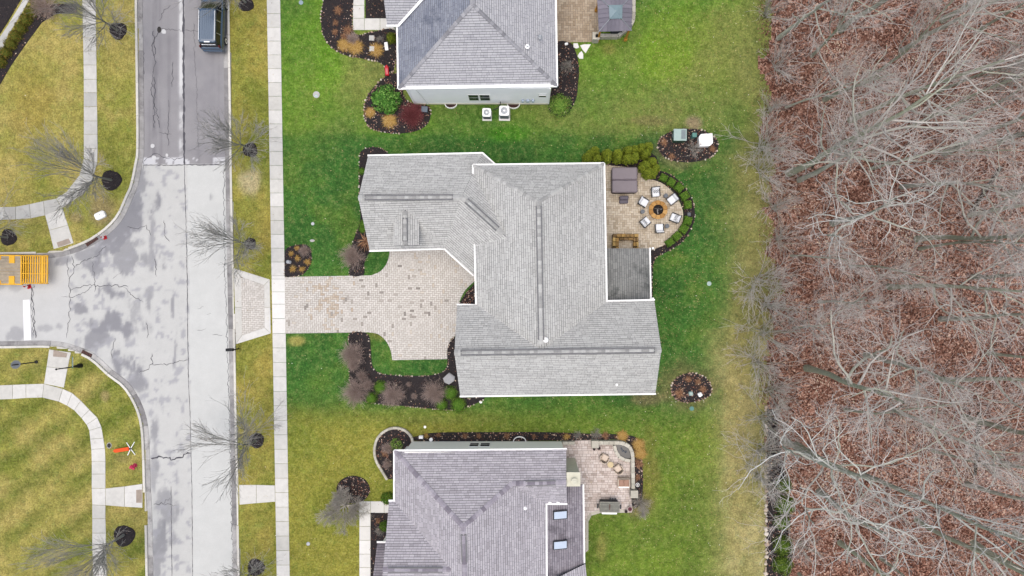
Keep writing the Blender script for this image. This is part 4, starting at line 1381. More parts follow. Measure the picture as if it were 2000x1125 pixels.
# flatbed trailer with ramps
zt = 0.85
tr = thing('flatbed_trailer', 'yellow flatbed trailer with slatted ramp parked at the left edge', 'trailer', P(30, 526, 0.0), math.radians(-0.4))
pw = lambda x0, x1, y0, y1, z: (P((x0 + x1) / 2, (y0 + y1) / 2, z) - P(30, 526), (x1 - x0) / S * (H - z) / H, (y1 - y0) / S * (H - z) / H)
c_, lx_, ly_ = pw(-60, 42, 499, 555, zt)
mb = MB()
for k in range(9):
    yy = c_.y - ly_ / 2 + 0.12 + k * (ly_ - 0.24) / 8
    mb = MB()
    mb.box((c_.x, yy, zt - 0.02 + random.uniform(-0.006, 0.006)), (lx_, (ly_ - 0.24) / 8 - 0.015, 0.05))
    mb.obj('deck_board', M['wood_deck'], tr)
mb = MB()
for s_ in (-1, 1): mb.rbox((c_.x, c_.y + s_ * (ly_ / 2), zt - 0.08), (lx_ + 0.1, 0.12, 0.2), 0.02)
mb.box((c_.x, c_.y, zt - 0.16), (lx_, 0.3, 0.16))
for k in range(5): mb.box((c_.x - lx_ / 2 + 0.4 + k * 0.95, c_.y, zt - 0.14), (0.1, ly_, 0.1))
mb.obj('frame', M['yellow'], tr)
for (x0, x1, y0, y1) in [(18, 29, 499, 514), (18, 29, 539, 554), (-8, 2, 499, 507), (-8, 2, 548, 556)]:
    q, a_, b_ = pw(x0, x1, y0, y1, zt)
    mb = MB()
    mb.rbox((q.x, q.y, zt + 0.03), (a_, b_, 0.05), 0.01)
    mb.obj('tie_down_plate', M['yellow'], tr)
q, a_, b_ = pw(41, 94, 498, 554, zt)
rp = new_obj('ramp', None, tr)
mb = MB()
for s_ in (-1, 1): mb.rbox((q.x, q.y + s_ * (b_ / 2 - 0.05), zt), (a_, 0.1, 0.14), 0.02)
for f_ in (-0.14, 0.22): mb.rbox((q.x, q.y + f_ * b_, zt), (a_, 0.06, 0.12), 0.01)
mb.obj('ramp_frame', M['yellow'], rp)
for k in range(12):
    xx = q.x - a_ / 2 + 0.05 + k * (a_ - 0.1) / 11
    mb = MB()
    wid = 0.12 if k in (0, 11) else (0.2 if k == 9 else 0.1)
    mb.rbox((xx, q.y, zt + 0.035), (wid, b_ - 0.06, 0.07), 0.012)
    mb.obj('ramp_slat', M['yellow'], rp)
for x_ in (-1.2, -2.1):
    for s_ in (-1, 1):
        mb = MB()
        mb.cyl((x_, c_.y + s_ * 0.95 - 0.12, 0.38), (x_, c_.y + s_ * 0.95 + 0.12, 0.38), 0.38, n=18)
        mb.obj('wheel', M['black'], tr)
mb = MB()
mb.box((q.x - a_ / 2, q.y, 0.43), (0.12, 1.6, 0.84))
mb.obj('stand', M['black'], tr)


def cone(x, y, label, z=0.0, s_=1.0):
    t_ = thing('traffic_cone', label, 'traffic cone', P(x, y, z), 0.3, 'red traffic cones')
    mb = MB()
    mb.rbox((0, 0, 0.02), (0.36 * s_, 0.36 * s_, 0.04), 0.02)
    mb.obj('base', M['red'], t_)
    mb = MB()
    mb.lathe([(0.14 * s_, 0.04), (0.1 * s_, 0.28 * s_), (0.035 * s_, 0.7 * s_), (0.02 * s_, 0.71 * s_)], (0, 0, 0), 14)
    mb.obj('cone_body', M['red'], t_)
    mb = MB()
    mb.lathe([(0.098 * s_, 0.3 * s_), (0.066 * s_, 0.5 * s_)], (0, 0, 0), 14)
    mb.lathe([(0.1 * s_, 0.295 * s_), (0.068 * s_, 0.5 * s_)], (0, 0, 0), 14)
    mb.obj('white_band', M['white'], t_)


cone(57, 560, 'red traffic cone with white band beside the yellow trailer ramp')
cone(205, 464, 'red traffic cone lying by the storm drain on the curved kerb', 0.03, 0.9)

# storm drains set in the kerb
for pts, lb in (([(166, 474), (188, 461), (193, 467), (171, 482)], 'rusty storm drain grate in the kerb next to a traffic cone'), ([(162, 683), (181, 692), (178, 700), (158, 691)], 'rusty storm drain grate in the southern kerb by the crossing ramp')):
    q = [Vector(P(*p)[:2]) for p in pts]
    t_ = thing('storm_drain', lb, 'drain', (0, 0, 0), group='kerb storm drains')
    mb = MB()
    mb.prism([tuple(p) for p in q], 0.0, 0.04)
    mb.obj('tray', M['iron'], t_)
    for k in range(7):
        f0 = (k + 0.15) / 7
        f1 = (k + 0.7) / 7
        mb = MB()
        mb.prism([tuple(q[0].lerp(q[1], f0)), tuple(q[0].lerp(q[1], f1)), tuple(q[3].lerp(q[2], f1)), tuple(q[3].lerp(q[2], f0))], 0.03, 0.07)
        mb.obj('grate_bar', M['rust'], t_)

# signs
t_ = thing('road_sign', 'dark sign post with pale plate seen from above, left of the kerb ramp', 'sign', G(71, 707))
mb = MB()
mb.lathe([(0.16, 0), (0.14, 0.06), (0.06, 0.1)], (0, 0, 0), 12)
mb.cyl((0, 0, 0), (0, 0, 2.75), 0.05, n=10)
mb.obj('post', M['black'], t_)
mb = MB()
mb.prism([(0.38 * math.cos(math.pi / 8 + k * math.pi / 4), 0.38 * math.sin(math.pi / 8 + k * math.pi / 4)) for k in range(8)], -0.012, 0.012)
o = mb.obj('sign_plate', M['steel'], t_)
o.location = (-0.08, 0.0, 2.25)
o.rotation_euler = (math.radians(0), math.radians(62), math.radians(-8))
t_ = thing('street_name_sign', 'dark street sign post with green name blade beside the kerb ramp', 'sign', G(158, 714))
mb = MB()
mb.lathe([(0.2, 0), (0.19, 0.35), (0.13, 0.5), (0.1, 0.85), (0.055, 0.95)], (0, 0, 0), 14)
mb.cyl((0, 0, 0.5), (0, 0, 3.0), 0.05, n=10)
mb.lathe([(0.07, 2.98), (0.09, 3.05), (0.03, 3.14)], (0, 0, 0), 10)
mb.obj('post', M['black'], t_)
mb = MB()
mb.box((-0.02, 0.55, 2.72), (0.03, 0.95, 0.2))
mb.box((0.0, 0.1, 2.72), (0.05, 0.16, 0.05))
mb.obj('name_blade', M['green_sign'], t_).rotation_euler = (0, math.radians(22), 0)
mb = MB()
mb.box((0.012, 0.55, 2.72), (0.02, 0.8, 0.1))
mb.obj('lettering_strip', M['white'], t_).rotation_euler = (0, math.radians(22), 0)

# portable work sign lying on the grass
t_ = thing('folded_road_work_sign', 'orange folded road work sign with white crossed legs lying on grass', 'sign', G(255, 876), math.radians(5))
mb = MB()
mb.rbox((-0.72, -0.03, 0.1), (1.28, 0.32, 0.09), 0.02, RZ(math.radians(4)))
mb.add([(-1.36, -0.2, 0.1), (-1.5, -0.06, 0.1), (-1.36, 0.05, 0.1), (-1.36, -0.2, 0.14), (-1.5, -0.06, 0.14), (-1.36, 0.05, 0.14)], [[3, 4, 5], [0, 2, 1], [0, 1, 4, 3], [1, 2, 5, 4], [2, 0, 3, 5]])
mb.obj('folded_cloth', M['orange'], t_)
for a_ in (-62, 58, 122, 238):
    mb = MB()
    r_ = math.radians(a_)
    mb.cyl((0.08 + 0.06 * math.cos(r_), 0.06 * math.sin(r_), 0.12), (0.08 + 0.66 * math.cos(r_), 0.66 * math.sin(r_), 0.05), 0.035, n=6)
    mb.obj('leg', M['white'], t_)
mb = MB()
mb.rbox((0.06, 0, 0.14), (0.14, 0.16, 0.14), 0.03)
mb.obj('hub', M['charcoal'], t_)

t_ = thing('fire_hydrant', 'faded red fire hydrant on the grass below the orange sign', 'hydrant', G(264, 909), 0.5)
mb = MB()
mb.lathe([(0.19, 0), (0.19, 0.05), (0.13, 0.06), (0.13, 0.45), (0.18, 0.47), (0.18, 0.52), (0.15, 0.56), (0.12, 0.66), (0.05, 0.72), (0.04, 0.78)], (0, 0, 0), 16)
mb.obj('barrel', M['pinkred'], t_)
for d_ in ((1, 0), (-1, 0), (0, -1)):
    mb = MB()
    l_ = 0.27 if d_[1] == 0 else 0.3
    mb.cyl((d_[0] * 0.1, d_[1] * 0.1, 0.4), (d_[0] * l_, d_[1] * l_, 0.4), 0.075 if d_[1] == 0 else 0.1, n=10)
    mb.obj('outlet', M['pinkred'], t_)

t_ = thing('utility_hatch', 'round iron ground hatch in the grass beside the sidewalk curve', 'hatch', G(213.5, 870))
mb = MB()
mb.lathe([(0.24, -0.02), (0.24, 0.035), (0.2, 0.04), (0.19, 0.02)], (0, 0, 0), 18, sx=0.9, sy=1.1)
mb.obj('ring', M['concrete_old'], t_)
mb = MB()
mb.lathe([(0.18, 0.0), (0.18, 0.035), (0.16, 0.045)], (0, 0, 0), 16, sx=0.9, sy=1.1)
mb.obj('lid', M['iron'], t_)

t_ = thing('utility_pedestal', 'white rounded utility box lid on bare soil near the curved kerb', 'utility box', G(197.5, 421), math.radians(25))
mb = MB()
mb.rbox((0, 0, 0.16), (0.95, 0.62, 0.32), 0.12)
mb.obj('lid', M['white'], t_)
mb = MB()
mb.box((0.1, 0, 0.325), (0.08, 0.12, 0.02))
mb.box((-0.18, -0.05, 0.325), (0.06, 0.06, 0.02))
mb.obj('latch', M['steel'], t_)

t_ = thing('mailbox', 'black mailbox on a post at the kerb just below the driveway apron', 'mailbox', G(466.5, 681), math.radians(2))
mb = MB()
mb.rbox((0, 0, 0.55), (0.1, 0.1, 1.1), 0.01)
mb.rbox((-0.25, 0, 1.0), (0.6, 0.08, 0.08), 0.01)
mb.box((0.08, 0, 1.08), (0.16, 0.14, 0.06))
mb.obj('post', M['black'], t_)
mb = MB()
pr = [(0.13 * math.cos(a_), 0.13 * math.sin(a_)) for a_ in np.linspace(0, math.pi, 9)]
V = [(x_, p[0], 1.18 + p[1]) for x_ in (-0.56, 0.02) for p in pr + [(-0.13, -0.13), (0.13, -0.13)]]
mb.add(V, [[i, (i + 1) % 11, 11 + (i + 1) % 11, 11 + i] for i in range(11)] + [list(range(10, -1, -1)), list(range(11, 22))])
mb.obj('box', M['black'], t_)
mb = MB()
mb.box((-0.57, 0, 1.18), (0.02, 0.24, 0.24))
mb.obj('door', M['charcoal'], t_)

# ---------------------------------------------------------------- yard equipment of the north house
def ac_unit(x, y, w, d, hgt, px, label):
    t_ = thing('air_conditioner', label, 'air conditioner', G(x, y), math.radians(-1), 'air conditioners by the white wall')
    mb = MB()
    mb.rbox((0, -0.06, 0.03), (px, px * 1.1, 0.08), 0.02)
    mb.obj('pad', M['concrete_new'], t_)
    mb = MB()
    mb.rbox((0, 0, 0.07 + hgt / 2), (w, d, hgt), 0.07)
    mb.obj('cabinet', plain('grey_louvre', '#aeb6c0', 0.6, 0.1, 8), t_)
    g_ = MB()
    for k in range(7):
        for s_ in (-1, 1): g_.box((0, s_ * (d / 2 + 0.006), 0.15 + k * hgt / 8), (w * 0.8, 0.014, 0.03))
    tag(g_.obj('louvres', M['charcoal'], t_), kind='stuff')
    mb = MB()
    zt_ = 0.07 + hgt
    q = w / 2
    ring_o = [(q * 0.97 * c1, d / 2 * 0.97 * s1) for c1, s1 in ((-1, -1), (0, -1), (1, -1), (1, 0), (1, 1), (0, 1), (-1, 1), (-1, 0))]
    n_ = 24
    V, F = [], []
    for k in range(n_):
        a_ = 2 * math.pi * k / n_
        cs_, sn_ = math.cos(a_), math.sin(a_)
        sq = 1 / max(abs(cs_), abs(sn_))
        V += [(w / 2 * cs_ * min(sq, 1.3), d / 2 * sn_ * min(sq, 1.3), zt_ + 0.03), (w * 0.35 * cs_, w * 0.35 * sn_, zt_ + 0.035)]
    for k in range(n_):
        j = (k + 1) % n_
        F.append([2 * k, 2 * j, 2 * j + 1, 2 * k + 1])
    V += [(v_[0], v_[1], zt_ - 0.01) for v_ in V[0:2 * n_:2]]
    for k in range(n_):
        j = (k + 1) % n_
        F.append([2 * n_ + k, 2 * n_ + j, 2 * j, 2 * k])
    mb.add(V, F)
    mb.obj('top_frame', M['white'], t_)
    fan = new_obj('fan', None, t_)
    mb = MB()
    for k in range(4):
        a_ = k * math.pi / 2 + 0.4
        R_ = w * 0.33
        mb.add([(0.05 * math.cos(a_), 0.05 * math.sin(a_), zt_ + 0.012), (R_ * math.cos(a_ - 0.35), R_ * math.sin(a_ - 0.35), zt_ + 0.01), (R_ * math.cos(a_ + 0.35), R_ * math.sin(a_ + 0.35), zt_ + 0.03)], [[0, 1, 2]])
    mb.obj('blade', M['steel'], fan)
    mb = MB()
    mb.lathe([(0.08, zt_ + 0.01), (0.08, zt_ + 0.045), (0.03, zt_ + 0.055)], (0, 0, 0), 10)
    mb.obj('motor', M['white'], fan)
    mb = MB()
    for k in range(12):
        a_ = k * math.pi / 6
        mb.cyl((0.08 * math.cos(a_), 0.08 * math.sin(a_), zt_ + 0.05), (w * 0.36 * math.cos(a_), w * 0.36 * math.sin(a_), zt_ + 0.04), 0.006, n=4)
    tag(mb.obj('grille', M['white'], t_), kind='stuff')


ac_unit(951.5, 225, 0.74, 0.74, 0.8, 0.82, 'smaller of two white air conditioners, left one by the wall')
ac_unit(985.5, 223, 0.86, 0.86, 1.0, 0.98, 'larger of two white air conditioners, right one by the wall')

# gazebo
ZB, ZP = 2.45, 3.75
gz = thing('gazebo', 'gazebo with square purple grey metal roof on the brown patio', 'gazebo', G(1201, 24), world=True)
mroof = objv('purple_grey_metal', [(0, '#84808c'), (1, '#98939f')], 0.45, 0.08, 3, 20)
mroof2 = objv('pale_blue_metal', [(0, '#8fa5ad'), (1, '#a3b6bd')], 0.4, 0.08, 3, 20)
cs4 = [(1169.5, 62, ZB), (1233.5, 60, ZB), (1235, -9, ZB), (1166, -7, ZB)]
pk = P(1203, 23.5, ZP)
for i in range(4):
    a_, b_ = P(*cs4[i]), P(*cs4[(i + 1) % 4])
    ta, tb = a_.lerp(pk, 0.66), b_.lerp(pk, 0.66)
    n_ = 8
    for k in range(n_):                                       # one metal pan after another, rib on the seam
        f0, f1 = k / n_, (k + 1) / n_
        # pans run up the slope: cut the trapezoid by lines square to the eave
        e0, e1 = a_.lerp(b_, f0), a_.lerp(b_, f1)
        def up(f):
            lo_, hi_ = 0.33, 0.67
            s_ = 1.0 if lo_ <= f <= hi_ else (f / lo_ if f < lo_ else (1 - f) / (1 - hi_))
            mid_ = a_.lerp(b_, f)
            base = (ta.lerp(tb, 0.5) - a_.lerp(b_, 0.5))
            return mid_ + base * s_
        u0, u1 = up(f0), up(f1)
        mb = MB()
        dz = Vector((0, 0, 0.02))
        V = [e0, e1, u1, u0]
        V = [V[0], V[1]] + ([V[2]] if (u1 - e1).length > 0.02 else []) + ([V[3]] if (u0 - e0).length > 0.02 else [])
        m_ = len(V)
        if m_ < 3: continue
        mb.add([p + dz for p in V] + [p - dz for p in V], [list(range(m_)), [2 * m_ - 1 - j for j in range(m_)]] + [[j, m_ + j, m_ + (j + 1) % m_, (j + 1) % m_] for j in range(m_)])
        if 0 < k and (u0 - e0).length > 0.1:
            x = (u0 - e0).normalized()
            y = Vector((0, 0, 1)).cross(x).normalized()
            mb.box((e0 + u0) / 2 + Vector((0, 0, 0.035)), ((u0 - e0).length, 0.035, 0.05), Matrix((x, y, x.cross(y))).transposed())
        mb.obj('roof_pan', mroof, gz)
    mb = MB()
    x = (pk - a_).normalized()
    y = Vector((0, 0, 1)).cross(x).normalized()
    mb.box((a_ + a_.lerp(pk, 0.7)) / 2 + Vector((0, 0, 0.04)), ((pk - a_).length * 0.7, 0.06, 0.04), Matrix((x, y, x.cross(y))).transposed())
    mb.obj('hip_trim', M['steel'], gz)
    q = Vector((a_.x, a_.y, 0)).lerp(Vector((pk.x, pk.y, 0)), 0.12)
    mb = MB()
    mb.rbox((q.x, q.y, 1.3), (0.15, 0.15, 2.4), 0.02)
    mb.rbox((q.x, q.y, 0.3), (0.26, 0.26, 0.35), 0.02)
    mb.obj('post', M['wood'], gz)
    mb = MB()
    q2 = Vector((b_.x, b_.y, 0)).lerp(Vector((pk.x, pk.y, 0)), 0.12)
    d_ = q2 - q
    mb.box(((q.x + q2.x) / 2, (q.y + q2.y) / 2, 2.34), (d_.length, 0.1, 0.16), RZ(math.atan2(d_.y, d_.x)))
    mb.obj('beam', M['wood'], gz)
    # cupola side
    ca, cb = P(*cs4[i]).lerp(pk, 0.62) + Vector((0, 0, 0.16)), P(*cs4[(i + 1) % 4]).lerp(pk, 0.62) + Vector((0, 0, 0.16))
    top = pk + Vector((0, 0, 0.2))
    mb = MB()
    mb.add([ca, cb, top, ca - Vector((0, 0, 0.03)), cb - Vector((0, 0, 0.03))], [[0, 1, 2], [3, 4, 1, 0]])
    mb.obj('cupola_panel', mroof2, gz)
gw = thing('garden_wall', 'low pale stone wall with square pillar below the gazebo', 'wall', (0, 0, 0))
seg = [(1168, 74), (1180, 74), (1193, 74), (1206, 74), (1214, 67.5), (1222, 61), (1230, 54), (1235, 44), (1236, 30), (1236, 16), (1236, 2), (1236, -12)]
for p0, p1 in zip(seg[:-1], seg[1:]):
    a_, b_ = G(*p0), G(*p1)
    d_ = b_ - a_
    mb = MB()
    mb.rbox((a_ + b_) / 2 + Vector((0, 0, 0.3)), (d_.length - 0.01, 0.3, 0.6), 0.03, RZ(math.atan2(d_.y, d_.x)))
    mb.obj('wall_stone', M['stone_grey'], gw)
mb = MB()
q = G(1162, 78)
mb.rbox(q + Vector((0, 0, 0.45)), (0.56, 0.6, 0.9), 0.04)
mb.rbox(q + Vector((0, 0, 0.93)), (0.62, 0.66, 0.08), 0.02)
mb.obj('pillar', M['stone_grey'], gw)
ln = thing('pillar_lantern', 'small black lantern on the stone pillar by the gazebo', 'lantern', G(1163, 79, 1.09))
mb = MB()
mb.rbox((0, 0, 0.03), (0.2, 0.24, 0.06), 0.02)
mb.lathe([(0.08, 0.05), (0.09, 0.22), (0.12, 0.24), (0.03, 0.33)], (0, 0, 0), 6)
mb.obj('lantern_body', M['black'], ln)
ot = thing('fire_table', 'dark covered table under the gazebo roof', 'table', G(1202, 60))
mb = MB()
mb.rbox((0, 0, 0.3), (0.9, 0.7, 0.55), 0.08)
mb.rbox((0, 0, 0.6), (1.0, 0.8, 0.06), 0.03)
mb.obj('cover', M['charcoal'], ot)
fl = [([(1120, 85), (1128, 85), (1131, 93), (1126, 95), (1120, 93)], 'white flagstone nearest the brown patio corner by the north house'), ([(1133, 89), (1141, 87), (1154, 87), (1149, 95), (1144, 104), (1138, 98)], 'largest white flagstone, three-pointed, below the stone pillar'), ([(1136, 100), (1139, 106), (1139, 115), (1132, 115), (1128, 110), (1131, 104)], 'white flagstone farthest from the brown patio, beside the mulch bed')]
for pts, lb in fl:
    mb = MB()
    mb.prism([tuple(G(*p)[:2]) for p in pts], GZ - 0.02, GZ + 0.05)
    tag(mb.obj('flagstone', M['flag']), lb, 'flagstone', 'white flagstones by the patio')
mb = MB()
q = G(1106, 87)
mb.rbox((q.x, q.y, GZ + 0.12), (0.3, 0.2, 0.2), 0.04, RZ(0.3))
tag(mb.obj('splash_block', M['white']), 'small white splash block in the mulch beside the north house patio', 'splash block')
t_ = thing('garden_wagon', 'small red wagon beside the front bed of the north house', 'wagon', G(757, 141), math.radians(4))
mb = MB()
mb.rbox((0, 0, 0.3), (0.34, 0.82, 0.16), 0.05)
mb.add([(-0.12, 0.41, 0.28), (0.12, 0.41, 0.28), (0, 0.55, 0.3), (-0.12, 0.41, 0.34), (0.12, 0.41, 0.34), (0, 0.55, 0.34)], [[3, 4, 5], [0, 2, 1], [0, 1, 4, 3], [1, 2, 5, 4], [2, 0, 3, 5]])
mb.obj('tub', M['red'], t_)
mb = MB()
for x_ in (-0.07, 0.0, 0.07): mb.box((x_, -0.05, 0.385), (0.025, 0.5, 0.012))
mb.obj('stripe', plain('pale_pink_stripe', '#e8a0a8', 0.5, 0.1), t_)
for sx in (-1, 1):
    for sy in (-1, 1):
        mb = MB()
        mb.cyl((sx * 0.17, sy * 0.28, 0.12), (sx * 0.22, sy * 0.28, 0.12), 0.12, n=12)
        mb.obj('wheel', M['black'], t_)
t_ = thing('ground_box', 'dark grey square equipment box at the corner of the white wall', 'utility box', G(830.5, 216), math.radians(-3))
mb = MB()
mb.rbox((0, 0, 0.22), (0.52, 0.46, 0.44), 0.04)
mb.obj('box', plain('slate_plastic', '#5a6470', 0.5, 0.1), t_)
mb = MB()
mb.rbox((0, 0, 0.45), (0.56, 0.5, 0.04), 0.02)
mb.obj('lid', plain('slate_lid', '#6d7885', 0.45, 0.1), t_)
for (x_, y_, lb) in ((726.5, 75, 'upper of two square stepping stones in the north bed'), (727, 96, 'lower of two square stepping stones in the north bed')):
    mb = MB()
    q = G(x_, y_)
    mb.rbox((q.x, q.y, GZ + 0.09), (0.46, 0.46, 0.09), 0.03, RZ(random.uniform(-.05, .05)))
    tag(mb.obj('stepping_stone', M['concrete_old']), lb, 'stepping stone', 'stepping stones in the north bed')
mb = MB()
q = G(755, 91)
mb.rbox((q.x, q.y, GZ + 0.08), (0.3, 0.72, 0.12), 0.03, RZ(0.12))
mb.box((q.x + 0.02, q.y, GZ + 0.145), (0.12, 0.6, 0.02), RZ(0.12))
tag(mb.obj('downspout_splash_block', M['white']), 'long white splash block at the corner bush of the north house', 'splash block')


def disc(name, x, y, r, mat, label, cat, ring=None, sx=1.0):
    t_ = thing(name, label, cat, G(x, y))
    mb = MB()
    mb.lathe([(r, -0.03), (r, 0.03), (r * 0.85, 0.045)], (0, 0, 0), 16, sx=sx)
    mb.obj('lid', mat, t_)
    if ring:
        mb = MB()
        for k in range(3):
            a_ = -math.pi / 2 + (k - 1) * 0.6
            mb.box((0.4 * r * math.cos(a_), 0.4 * r * math.sin(a_), 0.05), (r * 0.9, 0.045, 0.012), RZ(a_))
        mb.obj('paint_mark', ring, t_)


disc('valve_cover', 618, 185, 0.3, M['concrete_old'], 'round grey ground cover with pale arrow mark in the north front lawn', 'ground cover', plain('mint_paint', '#bfe4e4', 0.6, 0.05))
disc('valve_cover', 588, 5, 0.2, plain('blue_grey_plastic', '#8fa3ad', 0.5, 0.1), 'small blue grey round cover in the lawn at the top edge', 'ground cover')
disc('valve_cover', 611, 437, 0.15, M['steel'], 'small pale sprinkler cover in the front lawn above the island bed', 'ground cover')
disc('valve_cover', 610, 470, 0.12, M['concrete_old'], 'small grey sprinkler cover in the lawn close to the island bed', 'ground cover', sx=1.8)
disc('valve_cover', 1385, 554, 0.2, M['green_lid'], 'small pale green cover alone in the back lawn', 'ground cover')
disc('valve_cover', 1351, 798, 0.2, M['teal'], 'round teal cover in the grass below the stone ringed bed', 'ground cover')
disc('valve_cover', 602, 1062, 0.17, M['steel'], 'small blue grey cover in the south front lawn', 'ground cover')
disc('valve_cover', 830, 834, 0.12, M['white'], 'small white sprinkler head between the middle and south houses', 'ground cover')
disc('valve_cover', 939, 785, 0.13, M['white'], 'small white sprinkler head at the end of the front bed', 'ground cover')
for (x_, y_, lb) in ((823, 853, 'white cleanout box left of the south house bed'), (843, 857, 'white capped pipe right beside the cleanout box')):
    mb = MB()
    q = G(x_, y_)
    if x_ < 830: mb.rbox((q.x, q.y, GZ + 0.15), (0.38, 0.28, 0.3), 0.04)
    else: mb.lathe([(0.13, 0), (0.13, 0.35), (0.16, 0.36), (0.16, 0.42), (0.05, 0.45)], tuple(q), 12)
    tag(mb.obj('cleanout_box' if x_ < 830 else 'capped_pipe', M['white']), lb, 'utility box' if x_ < 830 else 'pipe')

# ---------------------------------------------------------------- patio of the middle house
t_ = thing('hot_tub', 'square hot tub with folding grey brown cover beside the house wall', 'hot tub', G(1217, 355), math.radians(0.5))
mb = MB()
mb.rbox((0, 0, 0.43), (2.18, 2.18, 0.82), 0.12)
mb.obj('cabinet', M['cover_side'], t_)
for s_ in (-1, 1):
    mb = MB()
    mb.rbox((0, s_ * 0.56, 0.9), (2.24, 1.105, 0.13), 0.08)
    o = mb.obj('cover_half', M['cover'], t_)
    mb = MB()
    mb.box((-1.13, s_ * 0.5, 0.78), (0.03, 0.12, 0.2))
    mb.box((1.13, s_ * 0.5, 0.78), (0.03, 0.12, 0.2))
    mb.obj('strap', M['black'], o)
t_ = thing('spa_step', 'two-tread dark grey step in front of the hot tub', 'step', G(1217.5, 390))
mb = MB()
mb.rbox((0, 0.1, 0.3), (0.78, 0.36, 0.42), 0.06)
mb.obj('tread', plain('purple_grey_plastic', '#5f5964', 0.55, 0.1), t_)
mb = MB()
mb.rbox((0, -0.2, 0.17), (0.78, 0.34, 0.2), 0.06)
mb.obj('tread', plain('purple_grey_plastic_low', '#645e69', 0.55, 0.1), t_)
ZPV = GZ + 0.03
pit = thing('fire_pit', 'round honey stone fire pit ringed by white chairs', 'fire pit', G(1283.5, 411, ZPV))
n_ = 10
for k in range(n_):
    a0, a1 = 2 * math.pi * (k + 0.04) / n_, 2 * math.pi * (k + 0.96) / n_
    for r0, r1, z0, z1, nm in ((0.5, 0.76, 0.0, 0.36, 'base_stone'), (0.46, 0.82, 0.365, 0.44, 'coping_stone')):
        mb = MB()
        am = (a0 + a1) / 2
        mb.prism([(r * math.cos(a_), r * math.sin(a_)) for r, a_ in ((r0, a0), (r1, a0), (r1 * 1.02, am), (r1, a1), (r0, a1), (r0, am))], z0, z1)
        mb.obj(nm, M['stone_fire'], pit)
mb = MB()
mb.lathe([(0.47, 0.28), (0.46, 0.3), (0.1, 0.24)], (0, 0, 0), 18)
mb.obj('ash_bed', M['ash'], pit)
for k in range(5):
    mb = MB()
    a_ = k * 0.7 + 0.3
    o_ = (0.1 * math.cos(k * 2.1), 0.1 * math.sin(k * 2.1))
    mb.cyl((o_[0] - 0.28 * math.cos(a_), o_[1] - 0.28 * math.sin(a_), 0.33 + 0.02 * k), (o_[0] + 0.28 * math.cos(a_), o_[1] + 0.28 * math.sin(a_), 0.36 + 0.02 * k), 0.05, 0.04, 7)
    mb.obj('charred_log', plain('charred_wood_%d' % k, ('#7a7671', '#3b3532', '#958f88', '#2c2726', '#5d5753')[k], 0.9, 0.4, 14), pit)
M['chev'] = plain('black_print', '#15161a', 0.9, 0.1)
for (x_, y_, pil, lb) in [(1255, 396, 0, 'white cushioned patio chair left of the fire pit, upper one without pillow'), (1278.5, 377, 1, 'white patio chair with patterned pillow above the fire pit'), (1311, 391, 0, 'white cushioned patio chair upper right of the fire pit'),
                          (1316, 427, 1, 'white patio chair with patterned pillow right of the fire pit, near the hedge'), (1286, 447, 0, 'white cushioned patio chair directly below the fire pit'), (1258.5, 435, 1, 'white patio chair with patterned pillow lower left of the fire pit')]:
    q = G(x_, y_, ZPV)
    c0 = G(1283.5, 411, ZPV)
    ang = math.atan2(c0.y - q.y, c0.x - q.x) - math.pi / 2 + random.uniform(-0.08, 0.08)
    t_ = thing('patio_chair', lb, 'chair', q, ang, 'white patio chairs round the fire pit')
    for sx in (-1, 1):
        for sy in (-1, 1):
            mb = MB()
            mb.rbox((sx * 0.34, sy * 0.34, 0.17), (0.05, 0.05, 0.34), 0.008)
            mb.obj('leg', M['charcoal'], t_)
        mb = MB()
        mb.rbox((sx * 0.36, 0.0, 0.52), (0.06, 0.76, 0.05), 0.015)
        mb.rbox((sx * 0.36, 0.32, 0.42), (0.05, 0.05, 0.2), 0.01)
        mb.obj('arm', M['charcoal'], t_)
    mb = MB()
    mb.rbox((0, 0, 0.32), (0.76, 0.78, 0.06), 0.02)
    mb.rbox((0, -0.37, 0.55), (0.76, 0.05, 0.5), 0.02, Matrix.Rotation(math.radians(14), 3, 'X'))
    mb.obj('frame', M['charcoal'], t_)
    mb = MB()
    mb.rbox((0, 0.06, 0.42), (0.64, 0.64, 0.14), 0.05)
    mb.obj('seat_cushion', M['cushion'], t_)
    mb = MB()
    mb.rbox((0, -0.29, 0.62), (0.64, 0.16, 0.42), 0.06, Matrix.Rotation(math.radians(18), 3, 'X'))
    mb.obj('back_cushion', M['cushion'], t_)
    if pil:
        p_ = new_obj('pillow', None, t_)
        Mx = Matrix.Rotation(math.radians(48), 3, 'X')
        mb = MB()
        mb.rbox((0, -0.1, 0.6), (0.5, 0.14, 0.42), 0.06, Mx)
        mb.obj('pillow_case', M['cushion'], p_)
        for k in range(3):
            mb = MB()
            for j in range(4):
                mb.box(Vector((0, -0.1, 0.6)) + Mx @ Vector((-0.15 + k * 0.15 + (0.03 if j % 2 else -0.03), 0.078, -0.13 + j * 0.09)), (0.035, 0.012, 0.115), Mx @ Matrix.Rotation(0.6 if j % 2 else -0.6, 3, 'Y'))
            mb.obj('zigzag_print', M['chev'], p_)
for (x_, y_, lb) in [(1298.5, 383.5, 'small round grey side table between the two upper right chairs'), (1253.5, 414.5, 'small round grey side table between the two left chairs'), (1301, 442.5, 'small round grey side table between the lower and right chairs')]:
    t_ = thing('side_table', lb, 'side table', G(x_, y_, ZPV), 0, 'round grey side tables')
    mb = MB()
    mb.lathe([(0.16, 0), (0.13, 0.2), (0.16, 0.42)], (0, 0, 0), 14)
    mb.obj('drum', M['stool'], t_)
    mb = MB()
    mb.lathe([(0.185, 0.42), (0.19, 0.45), (0.15, 0.46)], (0, 0, 0), 16)
    mb.obj('top', M['stool'], t_)
